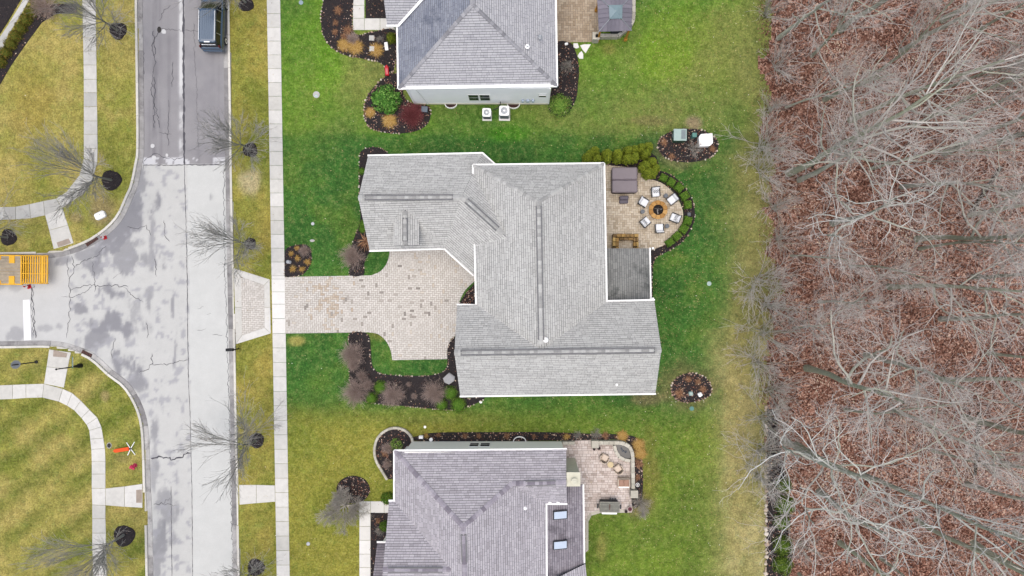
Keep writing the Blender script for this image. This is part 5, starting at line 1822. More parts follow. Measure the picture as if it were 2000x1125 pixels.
sw_ = thing('stone_seat_wall', 'U shaped brown stone seat wall on the patio next to the dark porch roof', 'wall', G(1220, 470, ZPV), world=True)
def stone(x0, x1, y0, y1, hgt):
    a_, b_ = G(x0, y0), G(x1, y1)
    zz = ZPV + hgt + random.uniform(-0.02, 0.02)
    mb = MB()
    mb.rbox(((a_.x + b_.x) / 2, (a_.y + b_.y) / 2, (ZPV + zz) / 2), (abs(b_.x - a_.x) - 0.012, abs(b_.y - a_.y) - 0.012, zz - ZPV), 0.025)
    mb.obj('stone', M['stone_tan'], sw_)
for x0, x1 in ((1195, 1202), (1202.5, 1211), (1211.5, 1220), (1220.5, 1228), (1228.5, 1236), (1236.5, 1245)): stone(x0, x1, 458, 464.5, 0.62)
for x0, x1 in ((1208, 1216), (1216.5, 1225), (1225.5, 1235)): stone(x0, x1, 465, 470, 0.5)
for y0, y1 in ((465, 473), (473.5, 482), (482.5, 490)):
    stone(1195, 1200.5, y0, y1, 0.62)
    stone(1201, 1207.5, y0, y1, 0.5)
    stone(1235.5, 1240, y0, y1, 0.5)
    stone(1240.5, 1245, y0, y1, 0.62)

# ---------------------------------------------------------------- utility cabinets in the north-east island bed
t_ = thing('transformer_cabinet', 'green transformer cabinet with pale lid in the leafy island bed', 'utility cabinet', G(1324, 268))
mb = MB()
mb.rbox((0, 0, 0.42), (1.1, 1.0, 0.84), 0.03)
mb.obj('cabinet', M['green_box'], t_)
mb = MB()
mb.rbox((0, 0, 0.87), (1.14, 1.04, 0.07), 0.03)
mb.obj('lid', M['green_lid'], t_)
mb = MB()
mb.box((0.28, 0.02, 0.908), (0.4, 0.8, 0.012))
mb.box((-0.58, 0, 0.5), (0.05, 0.3, 0.3))
mb.obj('lid_hatch', plain('grey_hatch', '#7f8c90', 0.4, 0.2, 4), t_)
t_ = thing('cable_pedestal', 'small green cable pedestal between the green and white cabinets', 'utility cabinet', G(1352, 268))
mb = MB()
mb.rbox((0, 0, 0.4), (0.36, 0.34, 0.8), 0.05)
mb.rbox((0, 0, 0.82), (0.4, 0.38, 0.06), 0.02)
mb.obj('housing', M['teal'], t_)
t_ = thing('utility_cabinet', 'white utility cabinet with clipped corners in the leafy island bed', 'utility cabinet', G(1375, 276.5), math.radians(3))
mb = MB()
w_, d_, q_ = 0.6, 0.54, 0.2
mb.prism([(-w_ + q_, d_), (w_, d_), (w_, -d_ + q_ * 1.2), (w_ - q_ * 1.4, -d_), (-w_, -d_), (-w_, d_ - q_ * 1.3)], 0.0, 0.62)
mb.obj('cabinet', M['white'], t_)
mb = MB()
mb.box((0, 0.0, 0.628), (0.06, 0.06, 0.02))
mb.box((-0.4, -0.42, 0.628), (0.3, 0.03, 0.012))
mb.obj('latch', M['steel'], t_)
for (x_, y_, mt, lb, nm) in ((1348, 768, 'green_lid', 'square pale green box in the stone ringed bed', 'irrigation_box'), (1366, 770, 'white', 'white round-cornered box in the stone ringed bed', 'irrigation_box')):
    mb = MB()
    q = G(x_, y_)
    mb.rbox((q.x, q.y, GZ + 0.2), (0.36, 0.36, 0.3), 0.06, RZ(0.1 if mt == 'green_lid' else 0.6))
    tag(mb.obj(nm, M[mt]), lb, 'utility box')
mb = MB()
q = G(566.5, 512)
mb.lathe([(0.14, 0.0), (0.14, 0.05), (0.05, 0.07), (0.05, 0.5), (0.16, 0.5), (0.16, 0.56), (0.06, 0.6)], tuple(q), 14)
tag(mb.obj('path_light', M['steel']), 'small pale garden light in the island bed by the sidewalk', 'garden light')
mb = MB()
pts = [(866, 738), (878, 727), (889, 735), (888, 743), (878, 750), (869, 746)]
mb.prism([tuple(G(*p)[:2]) for p in pts], GZ, GZ + 0.35)
mb.prism([tuple(G(878 + (p[0] - 878) * 0.85, 739 + (p[1] - 739) * 0.85)[:2]) for p in pts], GZ + 0.35, GZ + 0.42)
tag(mb.obj('boulder', plain('pale_boulder', '#a6a6a8', 0.85, 0.15, 5)), 'pale grey flat boulder in the dark bed against the house', 'boulder')

# ---------------------------------------------------------------- patio of the south house
rw = thing('retaining_wall', 'pale stone wall curving round the corner of the south patio', 'wall', G(1200, 870), world=True)
def wall_run(pts, w, h, parent, mat, name='wall_stone', L=0.45, seal=0.01):
    P3 = [G(*p) for p in pts]
    d_ = [0]
    for a_, b_ in zip(P3[:-1], P3[1:]): d_.append(d_[-1] + (b_ - a_).length)
    n_ = max(1, int(d_[-1] / L))
    xs_, ys_ = [p.x for p in P3], [p.y for p in P3]
    for k in range(n_):
        s0, s1 = d_[-1] * k / n_, d_[-1] * (k + 1) / n_
        a_ = Vector((np.interp(s0, d_, xs_), np.interp(s0, d_, ys_), 0))
        b_ = Vector((np.interp(s1, d_, xs_), np.interp(s1, d_, ys_), 0))
        mb = MB()
        mb.rbox(((a_.x + b_.x) / 2, (a_.y + b_.y) / 2, GZ + h / 2), ((b_ - a_).length - seal, w * random.uniform(0.96, 1.03), h + random.uniform(-0.01, 0.01)), 0.02, RZ(math.atan2(b_.y - a_.y, b_.x - a_.x)))
        mb.obj(name, mat, parent)
wall_run([(1098, 863.5), (1122, 863.5)], 0.3, 0.5, rw, M['stone_grey'])
wall_run([(1167, 862.5), (1210, 862.5)] + spline([(1210, 862.5), (1222, 866), (1230, 873), (1234, 885)], 3)[1:] + [(1235, 952)], 0.32, 0.55, rw, M['stone_grey'])
for x0, y0, sz in ((1160.5, 864, 0.58), (1236, 960, 0.6)):
    mb = MB()
    q = G(x0, y0)
    mb.rbox((q.x, q.y, GZ + 0.4), (sz, sz, 0.8), 0.03)
    mb.rbox((q.x, q.y, GZ + 0.83), (sz + 0.06, sz + 0.06, 0.07), 0.02)
    mb.obj('pillar', M['stone_grey'], rw)
pd = thing('garden_pond', 'small dark pond in a curved stone basin in the south patio corner', 'pond', G(1218, 884), world=True)
wall_run(spline([(1199, 868), (1201, 878), (1206, 888), (1216, 895), (1230, 898)], 3), 0.28, 0.45, pd, M['stone_grey'], 'basin_stone')
mb = MB()
mb.prism([tuple(G(*p)[:2]) for p in [(1203, 867), (1215, 866), (1226, 871), (1231, 880), (1232, 893), (1218, 893), (1209, 886), (1205, 878)]], GZ + 0.02, GZ + 0.3)
wm, nt, b = nodes('dark_pond_water', 0.06, 0.5)
b.inputs['Base Color'].default_value = (0.012, 0.014, 0.016, 1)
mb.obj('water', wm, pd)
for k, (dx, dy) in enumerate(((1216, 879), (1221, 881), (1213, 875))):
    mb = MB()
    q = G(dx, dy)
    mb.rbox((q.x, q.y, GZ + 0.33), (0.25, 0.16, 0.14), 0.06, RZ(k))
    mb.obj('fountain_stone', M['stool'], pd)


def wicker_chair(x, y, ang, label):
    t_ = thing('wicker_chair', label, 'chair', G(x, y, ZPV), ang, 'tan wicker chairs')
    mb = MB()
    n_ = 13
    V, F = [], []
    for k in range(n_):
        a_ = math.pi * (1.08 + 0.84 * 0 ) + math.pi * (-0.12 + 1.24 * k / (n_ - 1)) - math.pi * 0.06
        hh = 0.78 if 0.25 < k / (n_ - 1) < 0.75 else 0.58
        for r_, z_ in ((0.42, 0.05), (0.44, hh), (0.36, hh), (0.36, 0.05)): V.append((r_ * math.cos(a_), r_ * math.sin(a_), z_))
    for k in range(n_ - 1):
        for j in range(3): F.append([k * 4 + j, k * 4 + j + 1, k * 4 + 5 + j, k * 4 + 4 + j][::-1])
    F += [[0, 1, 2, 3], [(n_ - 1) * 4 + j for j in (3, 2, 1, 0)]]
    mb.add(V, F)
    mb.obj('shell', M['tan'], t_)
    mb = MB()
    mb.rbox((0, 0.05, 0.22), (0.66, 0.62, 0.34), 0.06)
    mb.obj('seat', M['tan'], t_)
    mb = MB()
    mb.rbox((0, 0.08, 0.44), (0.54, 0.52, 0.12), 0.05)
    mb.obj('cushion', M['cush_tan'], t_)


wicker_chair(1179.5, 893, math.radians(-118 + 90), 'tan wicker tub chair left of the small round table on the south patio')
wicker_chair(1206.5, 914, math.radians(35), 'tan wicker tub chair right of the small round table on the south patio')
t_ = thing('round_table', 'small round cream table between the two wicker chairs', 'table', G(1191, 905, ZPV))
mb = MB()
mb.lathe([(0.18, 0), (0.1, 0.05), (0.08, 0.4), (0.26, 0.42), (0.27, 0.46), (0.24, 0.47)], (0, 0, 0), 16)
mb.obj('table_body', plain('cream_mosaic', '#d6c39a', 0.7, 0.15, 12), t_)
t_ = thing('cushioned_loveseat', 'brown cushioned loveseat with white edge by the stone wall', 'bench', G(1217, 940, ZPV))
mb = MB()
mb.rbox((0, 0.02, 0.2), (1.05, 0.8, 0.36), 0.05)
mb.rbox((0, 0.38, 0.42), (1.05, 0.12, 0.6), 0.05)
for s_ in (-1, 1): mb.rbox((s_ * 0.5, 0, 0.36), (0.1, 0.8, 0.3), 0.03)
mb.obj('frame', M['tan'], t_)
for s_ in (-1, 1):
    mb = MB()
    mb.rbox((s_ * 0.225, -0.02, 0.44), (0.44, 0.62, 0.12), 0.04)
    mb.obj('cushion', M['cush_brown'], t_)
mb = MB()
mb.rbox((0.02, -0.42, 0.32), (0.98, 0.14, 0.1), 0.03)
mb.obj('white_edge', M['white'], t_)
t_ = thing('outdoor_grill_table', 'grey slatted cover on a grill table with white front edge', 'grill', G(1188, 984, ZPV), math.radians(-1))
for k in range(9):
    mb = MB()
    mb.rbox((0.0, -0.42 + k * 0.105, 0.9 + 0.02 * math.sin(k * 0.7)), (1.75, 0.09, 0.05), 0.015)
    mb.obj('slat', objv('weathered_slat_%d' % k, [(0, '#85857c'), (1, '#9d9c92')], 0.8, 0.25, 5), t_)
mb = MB()
mb.rbox((0, 0, 0.44), (1.6, 0.8, 0.86), 0.03)
mb.rbox((1.0, -0.05, 0.6), (0.12, 0.36, 0.1), 0.02)
mb.rbox((-1.0, 0.0, 0.6), (0.12, 0.4, 0.1), 0.02)
for k in range(3): mb.rbox((0.1 + k * 0.22, 0.56, 0.5), (0.16, 0.2, 0.1), 0.02)
mb.obj('cabinet', M['charcoal'], t_)
mb = MB()
mb.rbox((0, -0.56, 0.82), (1.32, 0.16, 0.06), 0.02)
mb.obj('side_shelf', M['white'], t_)
mb = MB()
for s_ in (-1, 1): mb.box((s_ * 0.03, 0.02, 0.955), (0.03, 0.5, 0.02))
mb.obj('handle', M['rust'], t_)
for (x_, y_, r_, lb) in ((1169, 873.5, 0.2, 'round plant pot with pale rim beside the stone pillar, larger one'), (1160, 876, 0.12, 'small dark plant pot beside the stone pillar'), (1229, 991.5, 0.23, 'large plum plant pot at the patio corner'), (1222, 997.5, 0.13, 'small dark plant pot next to the plum pot')):
    t_ = thing('plant_pot', lb, 'plant pot', G(x_, y_, ZPV))
    mb = MB()
    mb.lathe([(r_ * 0.7, 0), (r_, r_ * 1.6), (r_ * 1.08, r_ * 1.62), (r_ * 1.08, r_ * 1.8), (r_ * 0.9, r_ * 1.8), (r_ * 0.86, r_ * 1.6)], (0, 0, 0), 16)
    mb.obj('pot', plain('pot_%d' % int(x_), '#b9a7a0' if r_ > 0.15 else '#4a3a3c', 0.7, 0.1, 6), t_)
    mb = MB()
    mb.lathe([(r_ * 0.85, r_ * 1.45), (r_ * 0.85, r_ * 1.58), (r_ * 0.3, r_ * 1.7)], (0, 0, 0), 14)
    mb.obj('soil', plain('pot_soil_%d' % int(x_), '#5a2f3a' if x_ == 1229 else '#2a2224', 0.9, 0.3, 14), t_)
t_ = thing('garden_ornament', 'white wheel shaped garden ornament outside the stone wall by the pillar', 'ornament', G(1244, 945))
mb = MB()
for k in range(12):
    a0, a1 = k * math.pi / 6, (k + 1) * math.pi / 6
    mb.cyl((0.16 * math.cos(a0), 0.16 * math.sin(a0), 0.3), (0.16 * math.cos(a1), 0.16 * math.sin(a1), 0.3), 0.02, n=5)
for k in range(3):
    a0 = k * math.pi / 3
    mb.cyl((0.16 * math.cos(a0), 0.16 * math.sin(a0), 0.3), (-0.16 * math.cos(a0), -0.16 * math.sin(a0), 0.3), 0.012, n=5)
mb.cyl((0, 0, 0), (0, 0, 0.3), 0.02, n=6)
mb.obj('ornament_wheel', M['white'], t_)

# ---------------------------------------------------------------- planting beds
def rand_in(poly, n, rs):
    A = np.array(poly)
    lo, hi = A.min(0), A.max(0)
    out = np.zeros((0, 2))
    while len(out) < n:
        q = lo + rs.random((n * 3, 2)) * (hi - lo)
        out = np.vstack([out, q[inside(poly, q[:, 0], q[:, 1])]])
    return out[:n]


def quads(c, nrm, size, rs, aspect=0.6, v=None, mat=None, name='leaves', bend=0.0):
    """leaf-sized faces: centres c (n,3), normals nrm (n,3), size (n,)"""
    n = len(c)
    r = rs.normal(size=(n, 3))
    a_ = np.cross(nrm, r)
    a_ /= np.linalg.norm(a_, axis=1, keepdims=True) + 1e-9
    b_ = np.cross(nrm, a_)
    b_ /= np.linalg.norm(b_, axis=1, keepdims=True) + 1e-9
    s_ = np.asarray(size)[:, None]
    w = s_ * aspect
    nn = nrm / (np.linalg.norm(nrm, axis=1, keepdims=True) + 1e-9)
    V = np.stack([c - a_ * s_ * 0.5, c + b_ * w * 0.5 + nn * s_ * bend, c + a_ * s_ * 0.5, c - b_ * w * 0.5 + nn * s_ * bend], 1).reshape(-1, 3)
    F = np.arange(4 * n).reshape(n, 4)
    return np_mesh(name, V, F, mat, v=rs.random(n) if v is None else v)


def bed(outline, mat='mulch_flat', edging=None, step=6, hgt=0.05, chips=34, closed=True, litter=0, name='mulch_bed', smooth=True, seed=1):
    pl = spline(outline, step, True) if smooth else outline
    W = ccw([tuple(G(*p)[:2]) for p in pl])
    rs = np.random.default_rng(seed)
    root = struct(name)
    Wi = inset(W, 0.09) if len(W) < 30 else [tuple(Vector(p).lerp(Vector(np.array(W).mean(0)), 0.03)) for p in W]
    n = len(W)
    V = [(p[0], p[1], GZ - 0.05) for p in W] + [(p[0], p[1], GZ + 0.02) for p in W] + [(p[0], p[1], GZ + hgt) for p in Wi]
    F = [[2 * n + i for i in range(n)]]
    for k in (0, n):
        for i in range(n): F.append([k + i, k + (i + 1) % n, k + n + (i + 1) % n, k + n + i])
    new_obj('soil', np_mesh('soil', V, F, M[mat]), root)
    A = np.array(W)
    area = abs(sum(W[i][0] * W[(i + 1) % n][1] - W[(i + 1) % n][0] * W[i][1] for i in range(n))) / 2
    m_ = int(area * chips)
    q = rand_in(W, m_, rs)
    c3 = np.column_stack([q, GZ + hgt + rs.random(m_) * 0.035])
    nr = rs.normal(size=(m_, 3)) * 0.45 + np.array([0, 0, 1])
    tag(new_obj('mulch_chips', quads(c3, nr, rs.uniform(0.06, 0.16, m_), rs, 0.4, mat=M['chip'], name='mulch_chips'), root), kind='stuff')
    if litter:
        m_ = int(area * litter)
        q = rand_in(W, m_, rs)
        c3 = np.column_stack([q, GZ + hgt + 0.03 + rs.random(m_) * 0.04])
        nr = rs.normal(size=(m_, 3)) * 0.4 + np.array([0, 0, 1])
        tag(new_obj('dead_leaves', quads(c3, nr, rs.uniform(0.08, 0.17, m_), rs, 0.6, mat=M['litter'], name='dead_leaves', bend=0.15), root), kind='stuff')
    if edging:
        mt, a_, b_, sz, dens = edging
        mb = MB()
        line = [W[i] for i in range(n)]
        i0, i1 = int(a_ * n), int(b_ * n)
        for i in range(i0, i1):
            p, p2 = Vector(line[i % n]), Vector(line[(i + 1) % n])
            k_ = max(1, int((p2 - p).length / sz))
            for k in range(k_):
                if random.random() > dens: continue
                c_ = p.lerp(p2, (k + 0.5) / k_)
                s_ = sz * random.uniform(0.6, 1.05)
                mb.rbox((c_.x + random.uniform(-.03, .03), c_.y + random.uniform(-.03, .03), GZ + 0.05), (s_, s_ * random.uniform(0.6, 0.9), 0.14 * random.uniform(0.7, 1.3)), 0.03, RZ(random.uniform(0, 3)), random.random())
        if mb.V: tag(mb.obj('edging_stones', M[mt], root), kind='stuff')
    return root


E = ('edging', 0, 1, 0.17, 0.7)
bed([(645, -40), (631, 5), (627, 45), (634, 75), (650, 95), (675, 108), (705, 114), (735, 120), (750, 128), (758, 142), (768, 142), (774, 62), (730, 62), (690, 62), (689, -40)], edging=E, chips=60, litter=8, seed=1)
bed([(714, -40), (760, -40), (757, 36), (714, 36)], smooth=False, seed=2, chips=60, litter=6)
bed([(735, 165), (718, 187), (711, 213), (713, 235), (722, 249), (742, 257), (770, 261), (805, 258), (829, 248), (840, 232), (838, 208), (812, 204), (790, 190), (783, 150), (770, 143), (758, 146)], edging=E, litter=22, seed=3)
bed([(770, 66), (784, 66), (786, 190), (778, 190)], 'mulch_red', smooth=False, seed=4, litter=30)
bed([(1086, 85), (1116, 85), (1124, 100), (1129, 118), (1131, 140), (1129, 165), (1126, 190), (1116, 212), (1104, 227), (1084, 226), (1071, 212), (1072, 196), (1080, 160)], litter=22, seed=5)
bed([(702, 310), (706, 295), (720, 288), (738, 288), (752, 294), (761, 305), (762, 330), (722, 332), (722, 420), (734, 470), (733, 484), (718, 498), (711, 518), (710, 538), (684, 539), (684, 515), (685, 490), (690, 470), (697, 452), (704, 432), (702, 380)], edging=('edging', 0, 1, 0.15, 0.4), litter=6, seed=6)
bed([(557, 489), (568, 481), (590, 477), (604, 482), (609, 500), (606, 518), (592, 536), (575, 540), (557, 540), (556, 515)], edging=('edging', 0.1, 0.7, 0.13, 0.5), litter=5, seed=7)
bed([(683, 651), (716, 651), (722, 680), (725, 712), (737, 727), (760, 732), (800, 734), (840, 733), (864, 727), (875, 714), (876, 680), (884, 660), (896, 657), (905, 664), (907, 770), (935, 775), (948, 776), (938, 784), (920, 792), (898, 799), (870, 800), (830, 797), (790, 793), (750, 790), (715, 785), (700, 776), (689, 764), (683, 740), (683, 690)], edging=('edging', 0, 1, 0.15, 0.6), litter=3, chips=45, seed=8)
bed([(897, 592), (910, 572), (930, 550), (938, 552), (938, 602), (900, 602)], smooth=False, litter=60, seed=9)
bed(spline([(1262, 346), (1290, 355), (1312, 371), (1327, 391), (1335, 415), (1333, 441), (1323, 461), (1306, 476), (1286, 485), (1268, 492)], 6) + [(1264, 596), (1274, 596), (1273, 560), (1274, 520), (1281, 502)] + spline([(1303, 492), (1327, 477), (1346, 455), (1357, 425), (1354, 396), (1343, 372), (1324, 351), (1302, 337), (1280, 332)], 6), smooth=False, edging=('edging', 0.4, 0.95, 0.16, 0.6), litter=10, seed=10)
bed([(1134, 320), (1140, 302), (1170, 298), (1262, 292), (1282, 306), (1290, 335), (1270, 350), (1245, 330), (1180, 322)], smooth=False, seed=11, litter=8)
bed([(1284, 286), (1290, 270), (1306, 259), (1332, 252), (1366, 253), (1390, 263), (1403, 279), (1399, 298), (1380, 311), (1346, 317), (1315, 314), (1293, 303)], edging=('edging', 0, 1, 0.17, 0.6), litter=26, seed=12)
bed([(1312, 768), (1312, 750), (1326, 735), (1350, 728), (1375, 735), (1388, 750), (1389, 768), (1375, 779), (1346, 786), (1322, 781)], edging=('edging', 0, 1, 0.2, 0.95), litter=30, seed=13, chips=60)
bed([(812, 861), (822, 850), (850, 845), (930, 844), (1060, 844), (1150, 847), (1218, 849), (1247, 858), (1253, 890), (1256, 940), (1252, 980), (1240, 992), (1238, 960), (1240, 890), (1232, 868), (1212, 858), (1100, 860)], edging=None, litter=26, seed=14)
bed([(757, 936), (748, 920), (737, 900), (733, 880), (738, 858), (751, 843), (770, 837), (790, 841), (803, 853), (806, 864), (795, 878), (775, 884), (772, 910), (768, 935)], litter=22, seed=15)
kw = thing('keyhole_bed_wall', 'pale curved stone edging round the keyhole bed of the south house', 'wall', G(750, 870), world=True)
wall_run(spline([(757, 936), (747, 919), (736, 900), (732, 880), (737, 857), (751, 842), (770, 835), (790, 839), (803, 851), (807, 863)], 3), 0.22, 0.26, kw, M['stone_grey'], 'wall_stone', 0.4)
bed([(690 + 33 * math.cos(t_), 956 + 27 * math.sin(t_)) for t_ in np.linspace(0, 2 * math.pi, 9)[:-1]], litter=40, seed=16)
bed([(724, 1001), (760, 1001), (760, 1170), (724, 1170)], smooth=False, litter=10, seed=17)
bed([(1498, 798), (1519, 800), (1521, 850), (1529, 900), (1536, 930), (1533, 975), (1546, 1010), (1538, 1050), (1549, 1085), (1540, 1130), (1545, 1175), (1497, 1175), (1497, 990)], smooth=False, edging=None, litter=10, seed=18)
bed([(-20, 190), (0, 166), (22, 128), (56, 79), (82, 44), (108, 28), (150, 24), (150, 8), (104, 8), (62, 12), (18, 78), (-30, 160)], smooth=False, litter=5, chips=60, seed=19)
bed([(-70, 170), (-70, -60), (70, -60), (44, -6), (16, 42), (-20, 98)], smooth=False, chips=60, seed=20)
mb = MB()
yy = 795
while yy < 1175:
    s_ = random.choice((0.16, 0.2, 0.26, 0.34))
    q = G(1496 + random.uniform(-1.5, 1.5), yy)
    mb.rbox((q.x, q.y, GZ + 0.06), (s_, s_ * random.uniform(0.6, 1.2), 0.2), 0.05, RZ(random.uniform(0, 3)), random.uniform(0.3, 1))
    yy += s_ * S * random.uniform(0.9, 1.5)
tag(struct('rock_edging', mb.mesh('rock_edging', M['edging'])), kind='stuff')

# mulch rings under the street trees
for i, (x_, y_, r_) in enumerate([(231, 60, 17), (218, 352, 20), (17, 464, 16), (481, 8, 15), (489, 293, 14.5), (489, 476, 11.5), (501, 860, 15), (243, 1046, 21), (500, 1108, 17)]):
    rs = np.random.default_rng(300 + i)
    q = G(x_, y_)
    n = 26
    V, F = [], []
    wob_ = 1 + 0.07 * np.sin(np.linspace(0, 2 * math.pi, n, endpoint=False) * 3 + i) + rs.normal(size=n) * 0.02
    rr = r_ / S
    for f_, z_ in ((1.0, -0.04), (0.97, 0.05), (0.75, 0.1), (0.45, 0.13), (0.15, 0.14)):
        for k in range(n): V.append((q.x + rr * f_ * wob_[k] * math.cos(2 * math.pi * k / n), q.y + rr * f_ * wob_[k] * math.sin(2 * math.pi * k / n), GZ + z_ + rs.normal() * 0.008))
    for j in range(4):
        for k in range(n): F.append([j * n + k, j * n + (k + 1) % n, (j + 1) * n + (k + 1) % n, (j + 1) * n + k])
    F.append([4 * n + k for k in range(n)])
    ringo = struct('mulch_ring', np_mesh('mulch_ring', V, F, M['mulch_flat'], smooth=True))
    m_ = int(150 * rr * rr * 3)
    a_, d_ = rs.random(m_) * 2 * math.pi, np.sqrt(rs.random(m_)) * rr * 0.98
    c3 = np.column_stack([q.x + d_ * np.cos(a_), q.y + d_ * np.sin(a_), GZ + 0.06 + 0.1 * (1 - d_ / rr) + rs.random(m_) * 0.03])
    tag(new_obj('mulch_chips', quads(c3, rs.normal(size=(m_, 3)) * 0.5 + np.array([0, 0, 1]), rs.uniform(0.06, 0.14, m_), rs, 0.4, mat=M['chip'], name='mulch_chips'), ringo), kind='stuff')


# ---------------------------------------------------------------- bare trees
def grow(par, nch, t0, t1, ang, angsd, lr, lrsd, k, wig, up, rr, rs, rmin=0.004, out=0.0):
    Pp, Rp, Lp = par
    n, kp, _ = Pp.shape
    t_ = t0 + (t1 - t0) * ((np.arange(nch)[None] + rs.random((n, nch))) / nch)
    ff = t_ * (kp - 1)
    i0 = np.minimum(ff.astype(int), kp - 2)
    fr = (ff - i0)[..., None]
    ix = np.arange(n)[:, None]
    base = Pp[ix, i0] * (1 - fr) + Pp[ix, i0 + 1] * fr
    tan = Pp[ix, i0 + 1] - Pp[ix, i0]
    tan /= np.linalg.norm(tan, axis=-1, keepdims=True) + 1e-9
    rad = Rp[ix, i0] * (1 - fr[..., 0]) + Rp[ix, i0 + 1] * fr[..., 0]
    base, tan, rad, tt = base.reshape(-1, 3), tan.reshape(-1, 3), rad.reshape(-1), t_.reshape(-1)
    m_ = len(base)
    r = rs.normal(size=(m_, 3))
    pr = np.cross(tan, r)
    pr /= np.linalg.norm(pr, axis=1, keepdims=True) + 1e-9
    th = np.radians(ang + angsd * rs.normal(size=m_))[:, None]
    d_ = tan * np.cos(th) + pr * np.sin(th)
    d_[:, 2] += up * 0.6
    d_ /= np.linalg.norm(d_, axis=1, keepdims=True)
    L = np.repeat(Lp, nch) * lr * (1 + lrsd * rs.normal(size=m_)).clip(0.4, 1.8) * (1.15 - 0.45 * (tt - t0) / max(1e-3, t1 - t0))
    pts = np.zeros((m_, k, 3))
    pts[:, 0] = base
    for j in range(1, k):
        pts[:, j] = pts[:, j - 1] + d_ * (L / (k - 1))[:, None]
        d_ = d_ + wig * rs.normal(size=(m_, 3))
        d_[:, 2] += up
        d_ /= np.linalg.norm(d_, axis=1, keepdims=True)
    r0 = np.maximum(rad * rr, rmin)
    R = r0[:, None] * np.linspace(1, 0.35, k)[None]
    return pts, np.maximum(R, rmin * 0.7), L


def tubes(parts, sides, mat, name, vr, rs):
    """parts: list of (pts, radii, L); vr: list of (lo, hi) colour values"""
    VV_, FF, vv, off = [], [], [], 0
    for (pts, R, L), (lo, hi) in zip(parts, vr):
        n, k, _ = pts.shape
        s_ = sides if R.max() < 0.06 else 6
        tan = np.gradient(pts, axis=1)
        tan /= np.linalg.norm(tan, axis=-1, keepdims=True) + 1e-9
        ref = np.where(np.abs(tan[..., 2:3]) < 0.9, np.array([0, 0, 1.0]), np.array([1.0, 0, 0]))
        a_ = np.cross(tan, ref)
        a_ /= np.linalg.norm(a_, axis=-1, keepdims=True) + 1e-9
        b_ = np.cross(tan, a_)
        th = np.arange(s_) * 2 * math.pi / s_
        ring_ = pts[:, :, None] + R[:, :, None, None] * (a_[:, :, None] * np.cos(th)[None, None, :, None] + b_[:, :, None] * np.sin(th)[None, None, :, None])
        I_ = np.arange(n * k * s_).reshape(n, k, s_) + off
        q = np.stack([I_[:, :-1], np.roll(I_, -1, 2)[:, :-1], np.roll(I_, -1, 2)[:, 1:], I_[:, 1:]], -1).reshape(-1, 4)
        VV_.append(ring_.reshape(-1, 3))
        FF.append(q)
        vb = lo + (hi - lo) * rs.random(n)
        vv.append(np.repeat(vb, (k - 1) * s_))
        off += n * k * s_
    return np_mesh(name, np.vstack(VV_), np.vstack(FF), mat, v=np.concatenate(vv), smooth=True)


def trunk_line(h, r, k, wig, rs, lean=0.0, taper=0.45):
    p = np.zeros((1, k, 3))
    d_ = np.array([lean, 0, 1.0])
    for j in range(1, k):
        d_ = d_ + np.array([*(rs.normal(size=2) * wig), 0])
        d_ /= np.linalg.norm(d_)
        p[0, j] = p[0, j - 1] + d_ * h / (k - 1)
    R = r * np.linspace(1, taper, k)[None]
    R[0, 0] *= 1.35
    return p, R, np.array([h])


def forest_tree(seed, h, r, kind, mat):
    rs = np.random.default_rng(seed)
    tr_ = trunk_line(h, r, 9, 0.05, rs, taper=0.3)
    if kind == 'tall':
        l1 = grow(tr_, 11, 0.42, 0.99, 46, 10, 0.4, 0.2, 7, 0.16, 0.09, 0.62, rs, 0.03)
        l2 = grow(l1, 6, 0.25, 1.0, 42, 12, 0.46, 0.25, 6, 0.2, 0.07, 0.6, rs, 0.017)
        l3 = grow(l2, 5, 0.2, 1.0, 42, 14, 0.48, 0.25, 5, 0.24, 0.05, 0.6, rs, 0.0105)
        l4 = grow(l3, 4, 0.15, 1.0, 42, 14, 0.5, 0.3, 3, 0.24, 0.04, 0.65, rs, 0.0055)
    elif kind == 'spread':                       # broad gnarled limbs
        l1 = grow(tr_, 7, 0.4, 0.98, 58, 12, 0.62, 0.2, 9, 0.24, 0.05, 0.6, rs, 0.035)
        l2 = grow(l1, 6, 0.2, 1.0, 50, 12, 0.45, 0.25, 7, 0.28, 0.06, 0.66, rs, 0.024)
        l3 = grow(l2, 5, 0.2, 1.0, 45, 14, 0.46, 0.25, 5, 0.28, 0.04, 0.62, rs, 0.013)
        l4 = grow(l3, 4, 0.15, 1.0, 42, 14, 0.5, 0.3, 4, 0.25, 0.03, 0.65, rs, 0.0078)
    else:                                        # slim, brushy
        l1 = grow(tr_, 16, 0.3, 0.99, 36, 8, 0.3, 0.25, 6, 0.12, 0.1, 0.5, rs, 0.02)
        l2 = grow(l1, 6, 0.2, 1.0, 34, 10, 0.48, 0.25, 5, 0.14, 0.08, 0.6, rs, 0.013)
        l3 = grow(l2, 5, 0.15, 1.0, 36, 12, 0.5, 0.25, 4, 0.18, 0.06, 0.65, rs, 0.009)
        l4 = grow(l3, 3, 0.15, 1.0, 36, 12, 0.5, 0.3, 3, 0.2, 0.05, 0.7, rs, 0.0055)
    tm = tubes([tr_], 8, mat, 'trunk', [(0.0, 0.18)], rs)
    cm = tubes([l1, l2, l3, l4], 3, mat, 'crown', [(0.15, 0.5), (0.35, 0.7), (0.5, 0.9), (0.6, 1.0)], rs)
    return tm, cm


